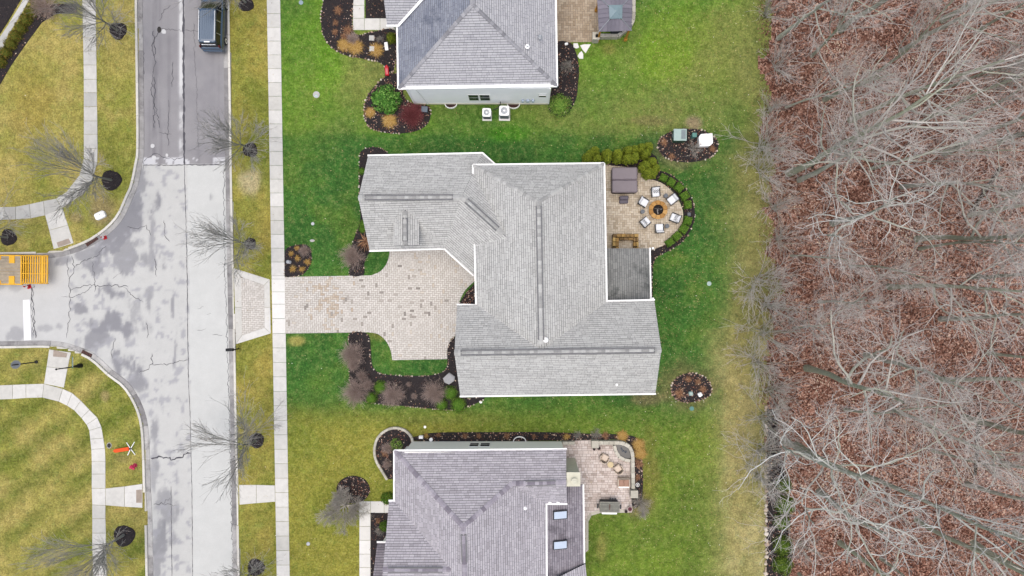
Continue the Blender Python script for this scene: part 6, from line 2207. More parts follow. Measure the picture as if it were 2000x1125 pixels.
def street_tree(seed, h=2.3):
    rs = np.random.default_rng(seed)
    tr_ = trunk_line(h, 0.09, 5, 0.03, rs, taper=0.75)
    l1 = grow(tr_, 9, 0.68, 1.0, 44, 9, 1.75, 0.15, 7, 0.045, 0.06, 0.55, rs, 0.026)
    l2 = grow(l1, 11, 0.1, 0.95, 26, 8, 0.55, 0.2, 6, 0.05, 0.05, 0.55, rs, 0.016)
    l3 = grow(l2, 6, 0.15, 1.0, 24, 9, 0.5, 0.25, 4, 0.07, 0.04, 0.6, rs, 0.012)
    l4 = grow(l3, 2, 0.2, 1.0, 26, 10, 0.5, 0.25, 3, 0.08, 0.03, 0.65, rs, 0.008)
    return tubes([tr_], 8, M['bark_street'], 'trunk', [(0, 0.2)], rs), tubes([l1, l2, l3, l4], 3, M['bark_street'], 'crown', [(0, 0.4), (0.1, 0.6), (0.3, 0.9), (0.5, 1)], rs)


def plant_tree(name, meshes, x, y, label, cat, group, scale=1.0, rz=0.0, tilt=(0, 0), z=GZ):
    t_ = thing(name, label, cat, G(x, y, z), rz, group)
    t_.rotation_euler = (tilt[0], tilt[1], rz)
    t_.scale = (scale, scale, scale)
    new_obj('trunk', meshes[0], t_)
    new_obj('crown', meshes[1], t_)
    return t_


ST = [street_tree(500 + k) for k in range(4)]
for i, (x_, y_, s_, lb) in enumerate([
        (231, 60, 1.05, 'bare street tree in the left verge at the top of the photo'), (219, 352, 1.08, 'bare street tree on the left where the sidewalk starts to curve'),
        (17, 464, 0.95, 'bare street tree at the left edge above the yellow trailer'), (481, 6, 0.95, 'bare street tree in the verge beside the parked van'),
        (490, 293, 1.0, 'bare street tree in the verge above the straw patch'), (490, 476, 0.95, 'bare street tree in the verge just above the driveway apron'),
        (501, 860, 1.08, 'bare street tree in the verge between the mailbox and the kerb ramp'), (243, 1044, 1.1, 'bare street tree on the lower left beside the sidewalk'),
        (500, 1108, 1.0, 'bare street tree in the verge at the bottom edge')]):
    plant_tree('street_tree', ST[i % 4], x_, y_, lb, 'tree', 'bare street trees', s_, i * 1.7, z=GZ + 0.1)
rs = np.random.default_rng(77)
tr_ = trunk_line(0.9, 0.1, 4, 0.04, rs, taper=0.8)
l1 = grow(tr_, 16, 0.5, 1.0, 58, 10, 1.5, 0.2, 6, 0.14, 0.05, 0.6, rs, 0.025)
l2 = grow(l1, 7, 0.15, 1.0, 42, 12, 0.5, 0.25, 5, 0.16, 0.05, 0.6, rs, 0.014)
l3 = grow(l2, 9, 0.15, 1.0, 40, 12, 0.55, 0.25, 4, 0.16, 0.04, 0.62, rs, 0.009)
l4 = grow(l3, 6, 0.2, 1.0, 38, 12, 0.5, 0.3, 3, 0.15, 0.03, 0.65, rs, 0.006)
orn = (tubes([tr_], 8, M['twig_grey'], 'trunk', [(0.3, 0.5)], rs), tubes([l1, l2, l3, l4], 3, M['twig_grey'], 'crown', [(0.7, 1), (0.5, 1), (0.2, 0.8), (0.1, 0.7)], rs))
plant_tree('ornamental_tree', orn, 678, 979, 'low spreading bare ornamental tree beside the front walk of the south house', 'tree', None, 1.3)

# the wood
FT = [forest_tree(600, 17, 0.26, 'tall', M['bark_forest']), forest_tree(601, 15, 0.2, 'tall', M['bark_forest']), forest_tree(602, 13, 0.3, 'spread', M['bark_pale']),
      forest_tree(603, 14, 0.13, 'brush', M['bark_forest']), forest_tree(604, 18, 0.22, 'tall', M['bark_pale']), forest_tree(605, 12, 0.24, 'spread', M['bark_forest']),
      forest_tree(606, 11, 0.1, 'brush', M['bark_forest'])]
seen = [(1540, 338, 0, 1.12), (1560, 352, 1, 1.0), (1575, 344, 3, 0.95), (1626, 436, 2, 0.8), (1575, 719, 0, 1.0), (1556, 868, 5, 0.95), (1534, 862, 2, 0.95), (1690, 693, 1, 1.05), (1836, 623, 1, 1.0),
        (1882, 815, 0, 0.95), (1682, 927, 4, 0.95), (1790, 1015, 0, 0.9), (1888, 945, 1, 0.95), (1790, 467, 0, 0.95), (1796, 486, 3, 1.05), (1893, 420, 1, 0.95), (1950, 276, 4, 0.95),
        (1520, 75, 1, 0.9), (1585, 110, 3, 1.0), (1640, 60, 4, 1.0), (1700, 150, 3, 1.1), (1660, 235, 0, 0.9), (1760, 100, 1, 1.0), (1830, 180, 3, 1.1), (1870, 240, 3, 1.0), (1770, 250, 3, 1.1), (1610, 195, 5, 0.8),
        (1700, 330, 3, 1.0), (1760, 365, 1, 0.9), (1845, 300, 4, 0.9), (1660, 520, 3, 0.95), (1735, 560, 0, 0.85), (1600, 590, 3, 0.95), (1550, 640, 6, 1.0), (1900, 540, 4, 0.9), (1650, 800, 3, 1.0),
        (1745, 800, 1, 0.9), (1600, 960, 2, 0.85), (1820, 880, 3, 1.0), (1640, 1060, 5, 0.95), (1720, 1090, 3, 1.0), (1900, 1060, 0, 0.85), (1560, 1120, 3, 0.9), (1930, 690, 3, 1.0), (1960, 160, 3, 1.0), (1910, 60, 3, 1.05),
        (1545, 500, 6, 0.9), (1535, 210, 6, 1.0), (1960, 380, 0, .9), (1830, 740, 0, .9), (1950, 900, 3, 1.0), (1840, 40, 0, .95), (1980, 1040, 1, .9)]
ordn = ['first', 'second', 'third', 'fourth', 'fifth', 'sixth', 'seventh', 'eighth', 'ninth', 'tenth', 'eleventh', 'twelfth', 'thirteenth', 'fourteenth', 'fifteenth', 'sixteenth', 'seventeenth', 'eighteenth', 'nineteenth', 'twentieth', 'twenty-first', 'twenty-second']
bands = [(0, 1612, 'along the wood edge'), (1612, 1800, 'in the middle of the wood'), (1800, 3000, 'near the right border')]
look = ['tall grey forest tree', 'slender grey forest tree', 'broad pale-limbed forest tree', 'thin brushy forest tree', 'tall pale-barked forest tree', 'broad grey-limbed forest tree', 'small thin forest tree']
rs = np.random.default_rng(9)
for lo_, hi_, where in bands:
    ts = sorted([t_ for t_ in seen if lo_ <= t_[0] < hi_], key=lambda t_: t_[1])
    for k, (x_, y_, vnt, s_) in enumerate(ts):
        tilt = tuple(rs.normal(size=2) * 0.035)
        if (x_, y_) == (1534, 862): tilt = (0.12, -0.02)
        plant_tree('forest_tree', FT[vnt], x_, y_, f'bare {look[vnt]}, base {ordn[k]} from top {where}', 'tree', 'bare trees of the wood', s_ * rs.uniform(0.95, 1.05), rs.uniform(0, 6.28), tilt)


# ---------------------------------------------------------------- shrubs
def twig_shrub(seed, n, mat, spread=1.0, hgt=1.0, droop=0.0, thick=0.006, lv=3):
    """many bare stems from one root; unit radius about 1 m"""
    rs = np.random.default_rng(seed)
    az = rs.random(n) * 2 * math.pi
    el = np.radians(rs.uniform(12, 80, n))
    d_ = np.column_stack([np.cos(az) * np.cos(el) * spread, np.sin(az) * np.cos(el) * spread, np.sin(el) * hgt])
    L = rs.uniform(0.7, 1.0, n)
    k = 5
    pts = np.zeros((n, k, 3))
    pts[:, 0, :2] = rs.normal(size=(n, 2)) * 0.07
    dd = d_.copy()
    for j in range(1, k):
        pts[:, j] = pts[:, j - 1] + dd * (L / (k - 1))[:, None]
        dd = dd + rs.normal(size=(n, 3)) * 0.1
        dd[:, 2] -= droop
    R = thick * np.linspace(1.5, 0.6, k)[None].repeat(n, 0)
    base = (pts, R, L)
    l2 = grow(base, 5, 0.25, 1.0, 30, 12, 0.45, 0.3, 4, 0.12, 0.02, 0.7, rs, thick * 0.75)
    ps, vr = [base, l2], [(0, 0.6), (0.2, 0.9)]
    if lv > 2:
        ps.append(grow(l2, 3, 0.2, 1.0, 34, 12, 0.5, 0.3, 3, 0.12, 0.02, 0.7, rs, thick * 0.6))
        vr.append((0.4, 1.0))
    return tubes(ps, 3, mat, 'stems', vr, rs)


def leaf_ball(seed, n, mat, lobes=None, leaf=0.07, aspect=0.6, flat=0.85, inner=0.75, up=0.0):
    """foliage in lumpy rounded volume; unit radius 1 m sitting on z = 0"""
    rs = np.random.default_rng(seed)
    lobes = lobes or [(0, 0, 0.0, 1.0, flat)]
    per = n // len(lobes)
    Cs, Ns = [], []
    for (cx, cy, cz, r_, hh) in lobes:
        d_ = rs.normal(size=(per, 3))
        d_ /= np.linalg.norm(d_, axis=1, keepdims=True)
        d_[:, 2] = np.abs(d_[:, 2]) * 1.0 - 0.25 * (rs.random(per) < 0.3)
        rad = r_ * (inner + (1 - inner) * rs.random(per) ** 0.6)
        rad = rad * (1 + 0.13 * np.sin(d_[:, 0] * 7 + seed) * np.cos(d_[:, 1] * 6 + d_[:, 2] * 5) + 0.05 * rs.normal(size=per))
        c = np.column_stack([cx + d_[:, 0] * rad, cy + d_[:, 1] * rad, cz + np.maximum(d_[:, 2] * rad * hh, 0.0) + 0.05])
        Cs.append(c)
        Ns.append(d_ + rs.normal(size=(per, 3)) * 0.55 + np.array([0, 0, up]))
    c, nr = np.vstack(Cs), np.vstack(Ns)
    return quads(c, nr, leaf * rs.uniform(0.6, 1.4, len(c)), rs, aspect, mat=mat, name='foliage', bend=0.12)


def core_ball(seed, mat, lobes=None, flat=0.85, k=0.72):
    mb = MB()
    for (cx, cy, cz, r_, hh) in lobes or [(0, 0, 0.0, 1.0, flat)]:
        mb.lathe([(r_ * k * 0.75, 0.0), (r_ * k, 0.25 * r_ * hh), (r_ * k * 0.85, 0.5 * r_ * hh), (r_ * k * 0.5, 0.68 * r_ * hh), (0.02, 0.74 * r_ * hh)], (cx, cy, cz), 10, 0.25)  # filler core in a darker leaf tone, painted shade inside the bush
    return mb.mesh('shade_core', mat, True)


def blades(seed, n, mat, r=1.0, hgt=0.8, w=0.03, upright=0.5):
    rs = np.random.default_rng(seed)
    az = rs.random(n) * 2 * math.pi
    out = rs.uniform(0.35, 1.0, n) * r
    h_ = hgt * rs.uniform(0.6, 1.1, n)
    dx, dy = np.cos(az), np.sin(az)
    b0 = rs.normal(size=(n, 2)) * r * 0.16
    def pt(f, zf): return np.column_stack([b0[:, 0] + dx * out * f, b0[:, 1] + dy * out * f, h_ * zf + 0.02])
    p0, p1, p2 = pt(0, 0), pt(0.4, 0.85), pt(1.0, upright)
    sx = np.column_stack([-dy, dx, np.zeros(n)])
    ww = (w * rs.uniform(0.6, 1.3, n))[:, None]
    V = np.stack([p0 - sx * ww, p0 + sx * ww, p1 + sx * ww * 0.8, p1 - sx * ww * 0.8, p2 + sx * ww * 0.3, p2 - sx * ww * 0.3], 1).reshape(-1, 3)
    I_ = np.arange(n)[:, None] * 6
    F = np.vstack([I_ + np.array([0, 1, 2, 3]), I_ + np.array([3, 2, 4, 5])])
    return np_mesh('blades', V, F, mat, v=np.tile(rs.random(n), 2))


def shrub(name, parts, x, y, r, label, cat='shrub', group=None, zs=None, rz=None, z=GZ):
    """parts: [(part name, mesh)]; r = radius in photo pixels"""
    t_ = thing(name, label, cat, G(x, y, z), random.uniform(0, 6.28) if rz is None else rz, group)
    s_ = r / S
    t_.scale = (s_, s_, zs if zs else s_)
    for pn, me in parts: new_obj(pn, me, t_)
    return t_


TS = [twig_shrub(700 + k, 190, M['twig_pink'], thick=0.0055) for k in range(3)]
TG = [twig_shrub(710 + k, 70, M['twig_grey']) for k in range(3)]
TR = twig_shrub(720, 220, M['twig_red'], hgt=0.8)
BX = [([('stem', core_ball(730 + k, M['leaf_box'])), ('foliage', leaf_ball(730 + k, 1500, M['leaf_box'], leaf=0.09))]) for k in range(2)]
GT = [blades(740 + k, 110, M['grass_tan'], w=0.035) for k in range(2)]
GB = [blades(745 + k, 130, M['grass_brown'], hgt=0.5, w=0.03, upright=0.3) for k in range(2)]
GM = [blades(748 + k, 700, M['grass_tan'], hgt=0.35, w=0.018, upright=0.25) for k in range(2)]
# island bed by the sidewalk
for i, (x_, y_, r_, lb) in enumerate([(582, 485, 6.5, 'dry tan grass clump at the top of the island bed'), (570, 496, 7, 'dry tan grass clump left of centre in the island bed'), (582.5, 505, 7.5, 'dry tan grass clump in the middle of the island bed'), (602, 512, 8.5, 'dry tan grass clump at the right edge of the island bed'),
                                      (574, 525, 8.5, 'dry tan grass clump at the lower left of the island bed'), (591.5, 526, 8, 'dry tan grass clump at the lower right of the island bed')]):
    shrub('grass_clump', [('blades', GT[i % 2])], x_, y_, r_, lb, 'ornamental grass', 'clumps in the island bed', 0.5)
shrub('bare_shrub', [('stems', TS[0])], 597, 490, 12, 'rounded brown bare shrub in the upper right of the island bed', zs=0.6)
# beds of the middle house
for i, (x_, y_, r_, zs, v_, lb) in enumerate([
        (692, 503, 25, 1.5, 0, 'large bare shrub in the bed left of the garage wing'), (690, 690, 25, 1.5, 1, 'large bare shrub at the top of the long front bed'), (692, 712, 14, 0.8, 2, 'smaller bare shrub just below the topmost one in the front bed'),
        (708, 732, 12, 0.8, 0, 'round brown bare shrub alone in the narrow part of the front bed'), (720, 750, 12, 0.8, 2, 'round brown bare shrub next to the upper boxwood pair'), (697, 766, 28, 1.5, 1, 'large bare shrub at the lower left corner of the front bed'),
        (770, 769, 25, 1.3, 2, 'large bare shrub in the middle of the front bed'), (848, 765, 25, 1.3, 0, 'large pinkish bare shrub left of the three boxwoods'), (810, 773, 7, 0.4, 1, 'tiny bare shrub between the two large ones in the front bed'),
        (799, 750, 6, 0.4, 2, 'small tan bare plant at the upper edge of the front bed')]):
    shrub('bare_shrub', [('stems', TS[v_])], x_, y_, r_ * 1.0, lb, 'shrub', 'bare shrubs in the front beds', zs)
for i, (x_, y_, r_, lb) in enumerate([(744, 756, 13, 'green boxwood ball above the other in the left pair'), (726, 777, 12, 'green boxwood ball below the other in the left pair'), (880, 767, 14, 'green boxwood ball uppermost of the three by the house corner'), (863, 790, 12, 'green boxwood ball lower left of the three by the house corner'), (896, 790, 15.5, 'largest green boxwood ball, below the house corner')]):
    shrub('boxwood', BX[i % 2], x_, y_, r_ * 1.12, lb, 'shrub', 'boxwood balls in the front bed', 0.75)
shrub('fan_grass', [('blades', blades(760, 60, M['grass_brown'], hgt=0.8, w=0.035, upright=0.55))], 718, 471, 22, 'reddish brown fan shaped grass beside the garage corner', 'ornamental grass', None, 0.7)
for i, (x_, y_, r_, lb) in enumerate([(709, 448, 6, 'low green shrub beside the garage wall, upper one'), (710, 438, 6, 'low green shrub beside the garage wall, lower of the dark pair'), (708, 335, 5, 'small yellowish shrub at the top of the garage bed')]):
    shrub('low_shrub', BX[0], x_, y_, r_ + 3, lb, 'shrub', None, 0.5)
# hedge round the patio
hb = [(0, 0, 0, 0.0, 0)]
def box_hedge(seed):
    rs = np.random.default_rng(seed)
    n = 900
    f = rs.integers(0, 6, n)
    p = rs.uniform(-1, 1, (n, 3))
    nr = np.zeros((n, 3))
    for k in range(n):
        a_ = 2 if f[k] < 3 else (0 if f[k] == 3 else 1)
        s_ = 1 if f[k] < 3 else rs.choice((-1, 1))
        p[k, a_] = s_ * rs.uniform(0.9, 1.06)
        nr[k, a_] = s_
    e = np.maximum(np.abs(p[:, 0]), np.abs(p[:, 1]))
    p[:, 2] = (p[:, 2] * 0.5 + 0.5) - 0.12 * np.clip(e - 0.8, 0, 1) * 3
    return quads(p, nr + rs.normal(size=(n, 3)) * 0.5, rs.uniform(0.12, 0.26, n), rs, 0.65, mat=M['leaf_box'], name='foliage', bend=0.1)
HB = [box_hedge(770 + k) for k in range(3)]
hcore = MB().rbox((0, 0, 0.45), (1.75, 1.75, 0.9), 0.15, val=0.3).mesh('shade_core', M['leaf_box'])  # filler core, darker leaf tone for the shade inside the hedge
for i, (x_, y_, a_, w_, d_, lb) in enumerate([(1294, 349, -25, 8.5, 7.5, 'first'), (1309, 357.5, -30, 8.5, 8.5, 'second'), (1324, 368, -42, 9.5, 9, 'third'), (1335, 384, -60, 8.5, 9.5, 'fourth'), (1341, 401, -85, 9, 8, 'fifth'),
                                              (1341, 432, 72, 9, 9, 'sixth'), (1333, 448, 55, 9.5, 9, 'seventh'), (1320, 462, 42, 9.5, 8.5, 'eighth'), (1306, 474, 34, 9, 8, 'ninth')]):
    t_ = thing('hedge_block', f'clipped green hedge block round the patio curve, {lb} counting down from the arborvitaes', 'hedge', G(x_, y_), math.radians(a_), 'clipped hedge blocks round the patio')
    t_.scale = (w_ / S * 0.86, d_ / S * 0.82, 0.62)
    new_obj('foliage', HB[i % 3], t_)
    new_obj('shade_core', hcore, t_)
mb = MB()
q = G(1345, 419)
mb.rbox((q.x, q.y, GZ + 0.13), (0.3, 0.34, 0.2), 0.05)
tag(mb.obj('garden_stone', M['stool']), 'dark square stone in the gap of the patio hedge', 'stone')
# arborvitaes
def arb(lobes, seed):
    rs = np.random.default_rng(seed)
    Cs, Ns = [], []
    for (cx, cy, r_, h_) in lobes:
        n = int(1500 * r_ * h_ / 0.8)
        az, t_ = rs.random(n) * 2 * math.pi, rs.random(n) ** 0.8
        prof = np.sin(np.clip((1 - t_) * 1.75, 0, math.pi / 2)) ** 0.75
        fl = 1 + 0.1 * np.sin(az * 7 + t_ * 9)
        rr = r_ * prof * fl * rs.uniform(0.86, 1.04, n)
        Cs.append(np.column_stack([cx + rr * np.cos(az), cy + rr * np.sin(az), 0.1 + t_ * h_]))
        Ns.append(np.column_stack([np.cos(az), np.sin(az), 0.35 + t_ * 0.6]) + rs.normal(size=(n, 3)) * 0.4)
    c, nr = np.vstack(Cs), np.vstack(Ns)
    lv = quads(c, nr, rs.uniform(0.07, 0.15, len(c)), rs, 0.55, mat=M['leaf_arb'], name='foliage', bend=0.15)
    mb = MB()
    for (cx, cy, r_, h_) in lobes: mb.lathe([(r_ * 0.7, 0), (r_ * 0.8, h_ * 0.25), (r_ * 0.66, h_ * 0.6), (r_ * 0.35, h_ * 0.82), (0.02, h_ * 0.9)], (cx, cy, 0.02), 10, 0.2)  # filler cores, darker tone painted as shade behind the sprays
    return [('foliage', lv), ('shade_core', mb.mesh('shade_core', M['leaf_arb'], True))]
for i, (x_, y_, lobes, lb) in enumerate([
        (1157, 308, [(-0.45, -0.15, 0.42, 1.7), (0.1, 0.3, 0.42, 1.9), (0.25, -0.25, 0.42, 1.7), (-0.2, 0.1, 0.4, 1.8)], 'wide olive green arborvitae at the left end of the row behind the hot tub'),
        (1183, 306, [(0, 0, 0.42, 1.9), (0.05, -0.3, 0.36, 1.6)], 'single slim arborvitae, second from the left in the row'), (1203.5, 306, [(0, 0, 0.42, 1.9), (0.0, -0.3, 0.38, 1.6)], 'single slim arborvitae, third from the left in the row'),
        (1228, 308, [(-0.2, 0.35, 0.4, 1.9), (0.3, 0.45, 0.36, 1.8), (-0.25, -0.25, 0.4, 1.8), (0.3, -0.15, 0.42, 1.9)], 'four-topped arborvitae behind the hot tub corner'),
        (1256, 300, [(-0.3, 0.25, 0.38, 1.8), (0.25, 0.3, 0.42, 1.9), (0.05, -0.2, 0.42, 1.9)], 'three-topped arborvitae at the upper right end of the row'),
        (1264, 333, [(-0.35, 0.15, 0.46, 2.0), (0.2, 0.45, 0.44, 1.9), (0.45, -0.05, 0.42, 1.9), (-0.1, -0.35, 0.46, 1.9), (0.3, -0.35, 0.4, 1.7)], 'largest many-topped arborvitae beside the hot tub and patio curve')]):
    t_ = thing('arborvitae', lb, 'shrub', G(x_, y_), 0, 'arborvitae row behind the hot tub')
    t_.scale = (1.08, 1.08, 1.12)
    for pn, me in arb(lobes, 780 + i): new_obj(pn, me, t_)
# north house
shrub('leafy_bush', [('foliage', leaf_ball(800, 2600, M['leaf_green'], [(-0.3, 0.2, 0.2, 0.62, 0.9), (0.3, 0.25, 0.2, 0.6, 0.9), (0.0, -0.35, 0.15, 0.62, 0.9), (-0.45, -0.3, 0.1, 0.45, 0.9), (0.5, -0.2, 0.1, 0.42, 0.9)], leaf=0.15, aspect=0.42, inner=0.55)), ('shade_core', core_ball(800, M['leaf_green'], flat=0.7, k=0.5))], 757, 197, 31, 'large glossy green bush at the corner of the north house', zs=1.3)
shrub('red_twig_shrub', [('stems', TR)], 806, 226, 26, 'dark red twiggy shrub by the white wall of the north house', zs=1.0)
shrub('leafy_bush', [('foliage', leaf_ball(801, 2200, M['leaf_yew'], leaf=0.16, aspect=0.22, inner=0.4)), ('shade_core', core_ball(801, M['leaf_yew'], k=0.5))], 1093, 208, 25, 'feathery green bush at the right end of the white wall', zs=1.0)
shrub('corner_bush', [('foliage', leaf_ball(802, 900, M['leaf_arb'], leaf=0.16, aspect=0.5)), ('shade_core', core_ball(802, M['leaf_arb']))], 766, 77, 11, 'small rounded olive bush at the front corner of the north house', zs=1.0)
for i, (x_, y_, r_, k_, lb) in enumerate([
        (661, 21, 11, 'b', 'red-brown dead clump near the top of the north bed'), (656, 45, 7, 'b', 'small brown dead clump, second down the left side of the north bed'), (655, 63, 8, 'b', 'brown dead clump, third down the left side of the north bed'),
        (680, 60, 12, 'b', 'brown dead clump touching the walk corner in the north bed'), (672, 88, 15, 'm', 'tan grass mat at the lower left of the north bed'), (694, 92, 18, 'm', 'tan grass mat left of the stepping stones'), (690, 78, 13, 'r', 'dark brown twiggy clump amid the tan grass mats'),
        (735, 98, 16, 'm', 'tan grass mat right of the stepping stones'), (743, 78, 8, 'g', 'pale grey dead clump near the corner bush'), (672, 72, 8, 'b', 'brown dead clump left of the dark twiggy one'),
        (723, 220, 12, 'm', 'golden grass mat at the left edge of the lower north bed'), (761, 236, 17, 'm', 'golden grass mat in the middle of the lower north bed')]):
    me = {'b': GB[i % 2], 'm': GM[i % 2], 'r': TS[i % 3], 'g': TG[i % 3]}[k_]
    shrub('perennial_clump' if k_ in 'bm' else 'bare_shrub', [('blades' if k_ in 'bm' else 'stems', me)], x_, y_, r_, lb, 'perennial' if k_ in 'bm' else 'shrub', 'dead clumps in the north beds', 0.45)
shrub('bare_shrub', [('stems', TG[0])], 1105, 133, 15, 'pale curly bare shrub in the bed right of the north house', zs=0.8)
# island beds on the east side
shrub('bare_shrub', [('stems', twig_shrub(810, 26, M['twig_grey'], thick=0.012))], 1352, 293, 22, 'sparse grey bare shrub between the utility cabinets', zs=1.0)
for i, (x_, y_, r_, lb) in enumerate([(1297, 278, 10, 'rusty brown clump at the left end of the cabinet bed'), (1312, 306, 8, 'small rusty clump at the lower left of the cabinet bed'), (1391, 291, 9, 'brown clump at the right end of the cabinet bed'),
                                      (1327, 768, 12, 'rusty clump at the left of the stone ringed bed'), (1344, 741, 9, 'rusty clump at the top of the stone ringed bed'), (1363, 746, 8, 'rusty clump upper right in the stone ringed bed'), (1372, 760, 10, 'rusty clump at the right of the stone ringed bed')]):
    shrub('perennial_clump', [('blades', GB[i % 2])], x_, y_, r_, lb, 'perennial', 'rusty clumps in the east beds', 0.35)
# south house
k = 0
for (x_, y_, r_, kd, lb) in [(833, 850, 7, 'm', 'tan grass tuft at the left end of the narrow bed'), (857, 849, 6, 'b', 'brown clump second from the left in the narrow bed'), (908, 851, 7, 'b', 'brown clump third from the left in the narrow bed'), (935, 851, 7, 'b', 'brown clump fourth from the left in the narrow bed'),
                             (990, 851, 8, 'b', 'brown clump left of the window well in the narrow bed'), (1043, 852, 6, 'b', 'brown clump right of the window well in the narrow bed'), (1066, 852, 5, 'b', 'small brown clump near the end of the narrow bed'),
                             (1106, 852, 8, 'm', 'tan grass tuft at the patio end of the narrow bed'), (1128, 848, 10, 'g', 'grey bare shrub above the patio wall, left one'), (1163, 847, 12, 'g', 'grey bare shrub above the patio pillar'), (1182, 850, 9, 'b', 'brown clump above the patio wall'),
                             (1215, 852, 13, 'm', 'tan feather grass outside the curved patio wall'), (1247, 868, 14, 'm', 'tan feather grass at the upper right bed corner'), (1250, 885, 14, 'm', 'tan feather grass right of the pond'), (1248, 905, 11, 'b', 'red-brown clump right of the patio wall'),
                             (1245, 932, 8, 'b', 'small red-brown clump near the wall pillar'), (1250, 980, 22, 'g', 'large grey-brown bare shrub at the lower right patio corner'), (1256, 1000, 14, 'g', 'pale bare shrub below the large corner one'),
                             (757, 875, 12, 'p', 'pinkish bare shrub in the keyhole bed'), (757, 905, 10, 'p', 'small pinkish bare shrub at the neck of the keyhole bed'), (752, 885, 8, 'b', 'brown clump in the keyhole bed'),
                             (743, 1035, 11, 'g', 'brown rounded shrub in the bed beside the front walk'), (739, 1017, 6, 'b', 'orange dead clump in the bed beside the front walk')]:
    k += 1
    me = {'b': GB[k % 2], 'm': GM[k % 2] if r_ > 9 else GT[k % 2], 'g': TG[k % 3], 'p': TS[k % 3]}[kd]
    shrub('perennial_clump' if kd in 'bm' else 'bare_shrub', [('blades' if kd in 'bm' else 'stems', me)], x_, y_, r_, lb, 'perennial' if kd in 'bm' else 'shrub', 'plants round the south house', 0.5 if r_ < 16 else 1.0)
shrub('low_shrub', [('foliage', leaf_ball(820, 700, M['leaf_yew'], leaf=0.14))], 774, 868, 13, 'low green shrub in the keyhole bed against the house', zs=0.5)
shrub('corner_bush', [('foliage', leaf_ball(821, 900, M['leaf_box'], leaf=0.18))], 757, 972, 12, 'dark green bush at the front corner of the south house', zs=0.9)
shrub('corner_bush', [('foliage', leaf_ball(822, 900, M['leaf_box'], leaf=0.18))], 752, 1026, 10, 'dark green bush under the eave beside the front walk', zs=0.9)
# hedge at the top left
for i, (x_, y_) in enumerate([(4, 122), (14, 104), (24, 88), (34, 72), (44, 56), (54, 40), (64, 25), (74, 10)]):
    shrub('hedge_bush', [('foliage', leaf_ball(830 + i % 2, 1000, M['leaf_olive'], leaf=0.14, aspect=0.5)), ('shade_core', core_ball(830, M['leaf_olive']))], x_, y_, 13,
          f'olive hedge bush between path and dark bed, {ordn[i]} from the bottom left', 'hedge', 'olive hedge at the top left', 0.8)
shrub('bare_shrub', [('stems', twig_shrub(835, 110, M['twig_pink'], droop=0.06))], 92, 14, 30, 'reddish drooping bare shrub at the end of the olive hedge', zs=1.2)
# wood edge: evergreens in the mulch and leafless undergrowth
EV = [([('stem', core_ball(840 + k, M['leaf_ever'])), ('foliage', leaf_ball(840 + k, 1500, M['leaf_ever'], leaf=0.13, aspect=0.4))]) for k in range(2)]
for i, (x_, y_, r_, lb) in enumerate([(1528, 945, 16, 'uppermost evergreen shrub in the mulch at the wood edge'), (1531, 984, 20, 'second evergreen shrub down the wood edge'), (1524, 1017, 16, 'bright evergreen shrub, third down the wood edge'), (1527, 1062, 20, 'fourth evergreen shrub down the wood edge'), (1526, 1100, 20, 'lowest evergreen shrub at the wood edge, bottom border')]):
    shrub('evergreen_shrub', EV[i % 2], x_, y_, r_, lb, 'shrub', 'evergreens at the wood edge', 1.3)
UG = [twig_shrub(850 + k, 24, M['bark_forest'], thick=0.0065, hgt=1.3) for k in range(3)]
for i, (x_, y_, r_, zs) in enumerate([(1493, 30, 38, 3), (1512, 130, 50, 2.5), (1505, 215, 40, 2), (1488, 288, 75, 4), (1482, 335, 65, 3.5), (1512, 405, 55, 3), (1518, 470, 50, 2.6), (1478, 545, 75, 4), (1496, 600, 85, 5), (1488, 648, 75, 4.5), (1478, 705, 65, 3.5), (1500, 765, 65, 4), (1490, 815, 65, 4), (1482, 880, 75, 4.5), (1478, 930, 60, 3.5), (1560, 1060, 45, 2.4)]):
    shrub('undergrowth_shrub', [('stems', UG[i % 3])], x_, y_, r_, f'leafless undergrowth shrub on the lawn edge of the wood, {ordn[i]} from the top', 'shrub', 'leafless undergrowth along the wood', zs)
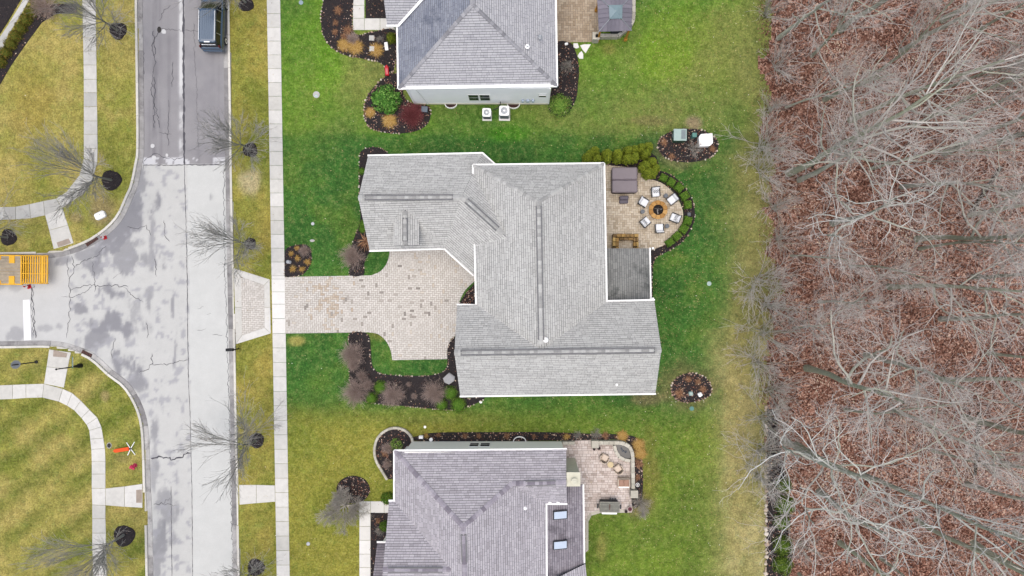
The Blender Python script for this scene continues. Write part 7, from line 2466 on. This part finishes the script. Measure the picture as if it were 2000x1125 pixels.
for (pts, r_, lb) in [([(1911, 805), (1907, 870), (1902, 927)], 0.17, 'dark fallen log lying up and down in the right of the wood'), ([(1893, 420), (1920, 375), (1953, 327)], 0.2, 'dark slanting fallen trunk in the right of the wood'),
                      ([(1950, 277), (1975, 268), (2010, 262)], 0.22, 'mossy fallen log at the right border of the photo'), ([(1585, 330), (1598, 300), (1605, 285)], 0.1, 'short dark branch lying near the forked trunk at the wood edge')]:
    p3 = [G(p[0], p[1], GZ + r_) for p in pts]
    mb = MB()
    for k_ in range(len(p3) - 1): mb.cyl(p3[k_], p3[k_ + 1] * 1.0, r_ * (1 - 0.15 * k_), r_ * (0.85 - 0.15 * k_), 9, val=random.random())
    tag(mb.obj('fallen_log', plain('dark_rotting_bark', '#4a4238', 0.95, 0.4, 5), smooth=False), lb, 'log', 'fallen logs in the wood')

# ---------------------------------------------------------------- loose leaves
rs = np.random.default_rng(21)
n = 90000
px_, py_ = rs.uniform(1478, 2075, n), rs.uniform(-60, 1190, n)
ed = 1497 + np.where((py_ > 280) & (py_ < 700), 14, 0)
keep_ = (px_ > ed - rs.exponential(14, n) * (py_ < 790)) & ~((px_ < 1518 + 34 * vnoise(px_, py_, 40, 95)) & (py_ > 800) & (rs.random(n) > 0.2))
px_, py_ = px_[keep_], py_[keep_]
n = len(px_)
c3 = np.column_stack([(px_ - NX) / S, -(py_ - NY) / S, GZ + 0.03 + rs.random(n) * 0.09])
den = fbm(c3[:, 0], c3[:, 1], 4, 90)
val = np.clip(rs.random(n) ** 1.15 * 0.75 + (den - 0.5) * 1.2 + 0.08, 0, 1)
tag(new_obj('leaf_litter', quads(c3, rs.normal(size=(n, 3)) * 0.5 + np.array([0, 0, 1]), rs.uniform(0.09, 0.2, n), rs, 0.6, v=val, mat=M['litter'], name='leaf_litter', bend=0.18)), kind='stuff')
n = 3600
px_ = np.concatenate([rs.uniform(555, 1490, n), rs.normal(1330, 90, 2500), rs.uniform(450, 540, 260), rs.uniform(0, 280, 200)])
py_ = np.concatenate([rs.uniform(0, 1125, n), rs.uniform(0, 1125, 2500), rs.uniform(0, 1125, 260), rs.uniform(0, 1125, 200)])
ok = ~inside(ROAD, px_, py_) & (px_ < 1500) & ~((px_ > 700) & (px_ < 1180) & (py_ > 300) & (py_ < 770)) & ~inside(drive, px_, py_) & ~((px_ < 850) & (rs.random(len(px_)) > 0.5))
px_, py_ = px_[ok], py_[ok]
n = len(px_)
c3 = np.column_stack([(px_ - NX) / S, -(py_ - NY) / S, GZ + 0.035 + rs.random(n) * 0.03])
tag(new_obj('fallen_leaves', quads(c3, rs.normal(size=(n, 3)) * 0.35 + np.array([0, 0, 1]), rs.uniform(0.05, 0.12, n), rs, 0.6, v=rs.random(n) ** 1.3, mat=M['lawn_leaf'], name='fallen_leaves', bend=0.12)), kind='stuff')
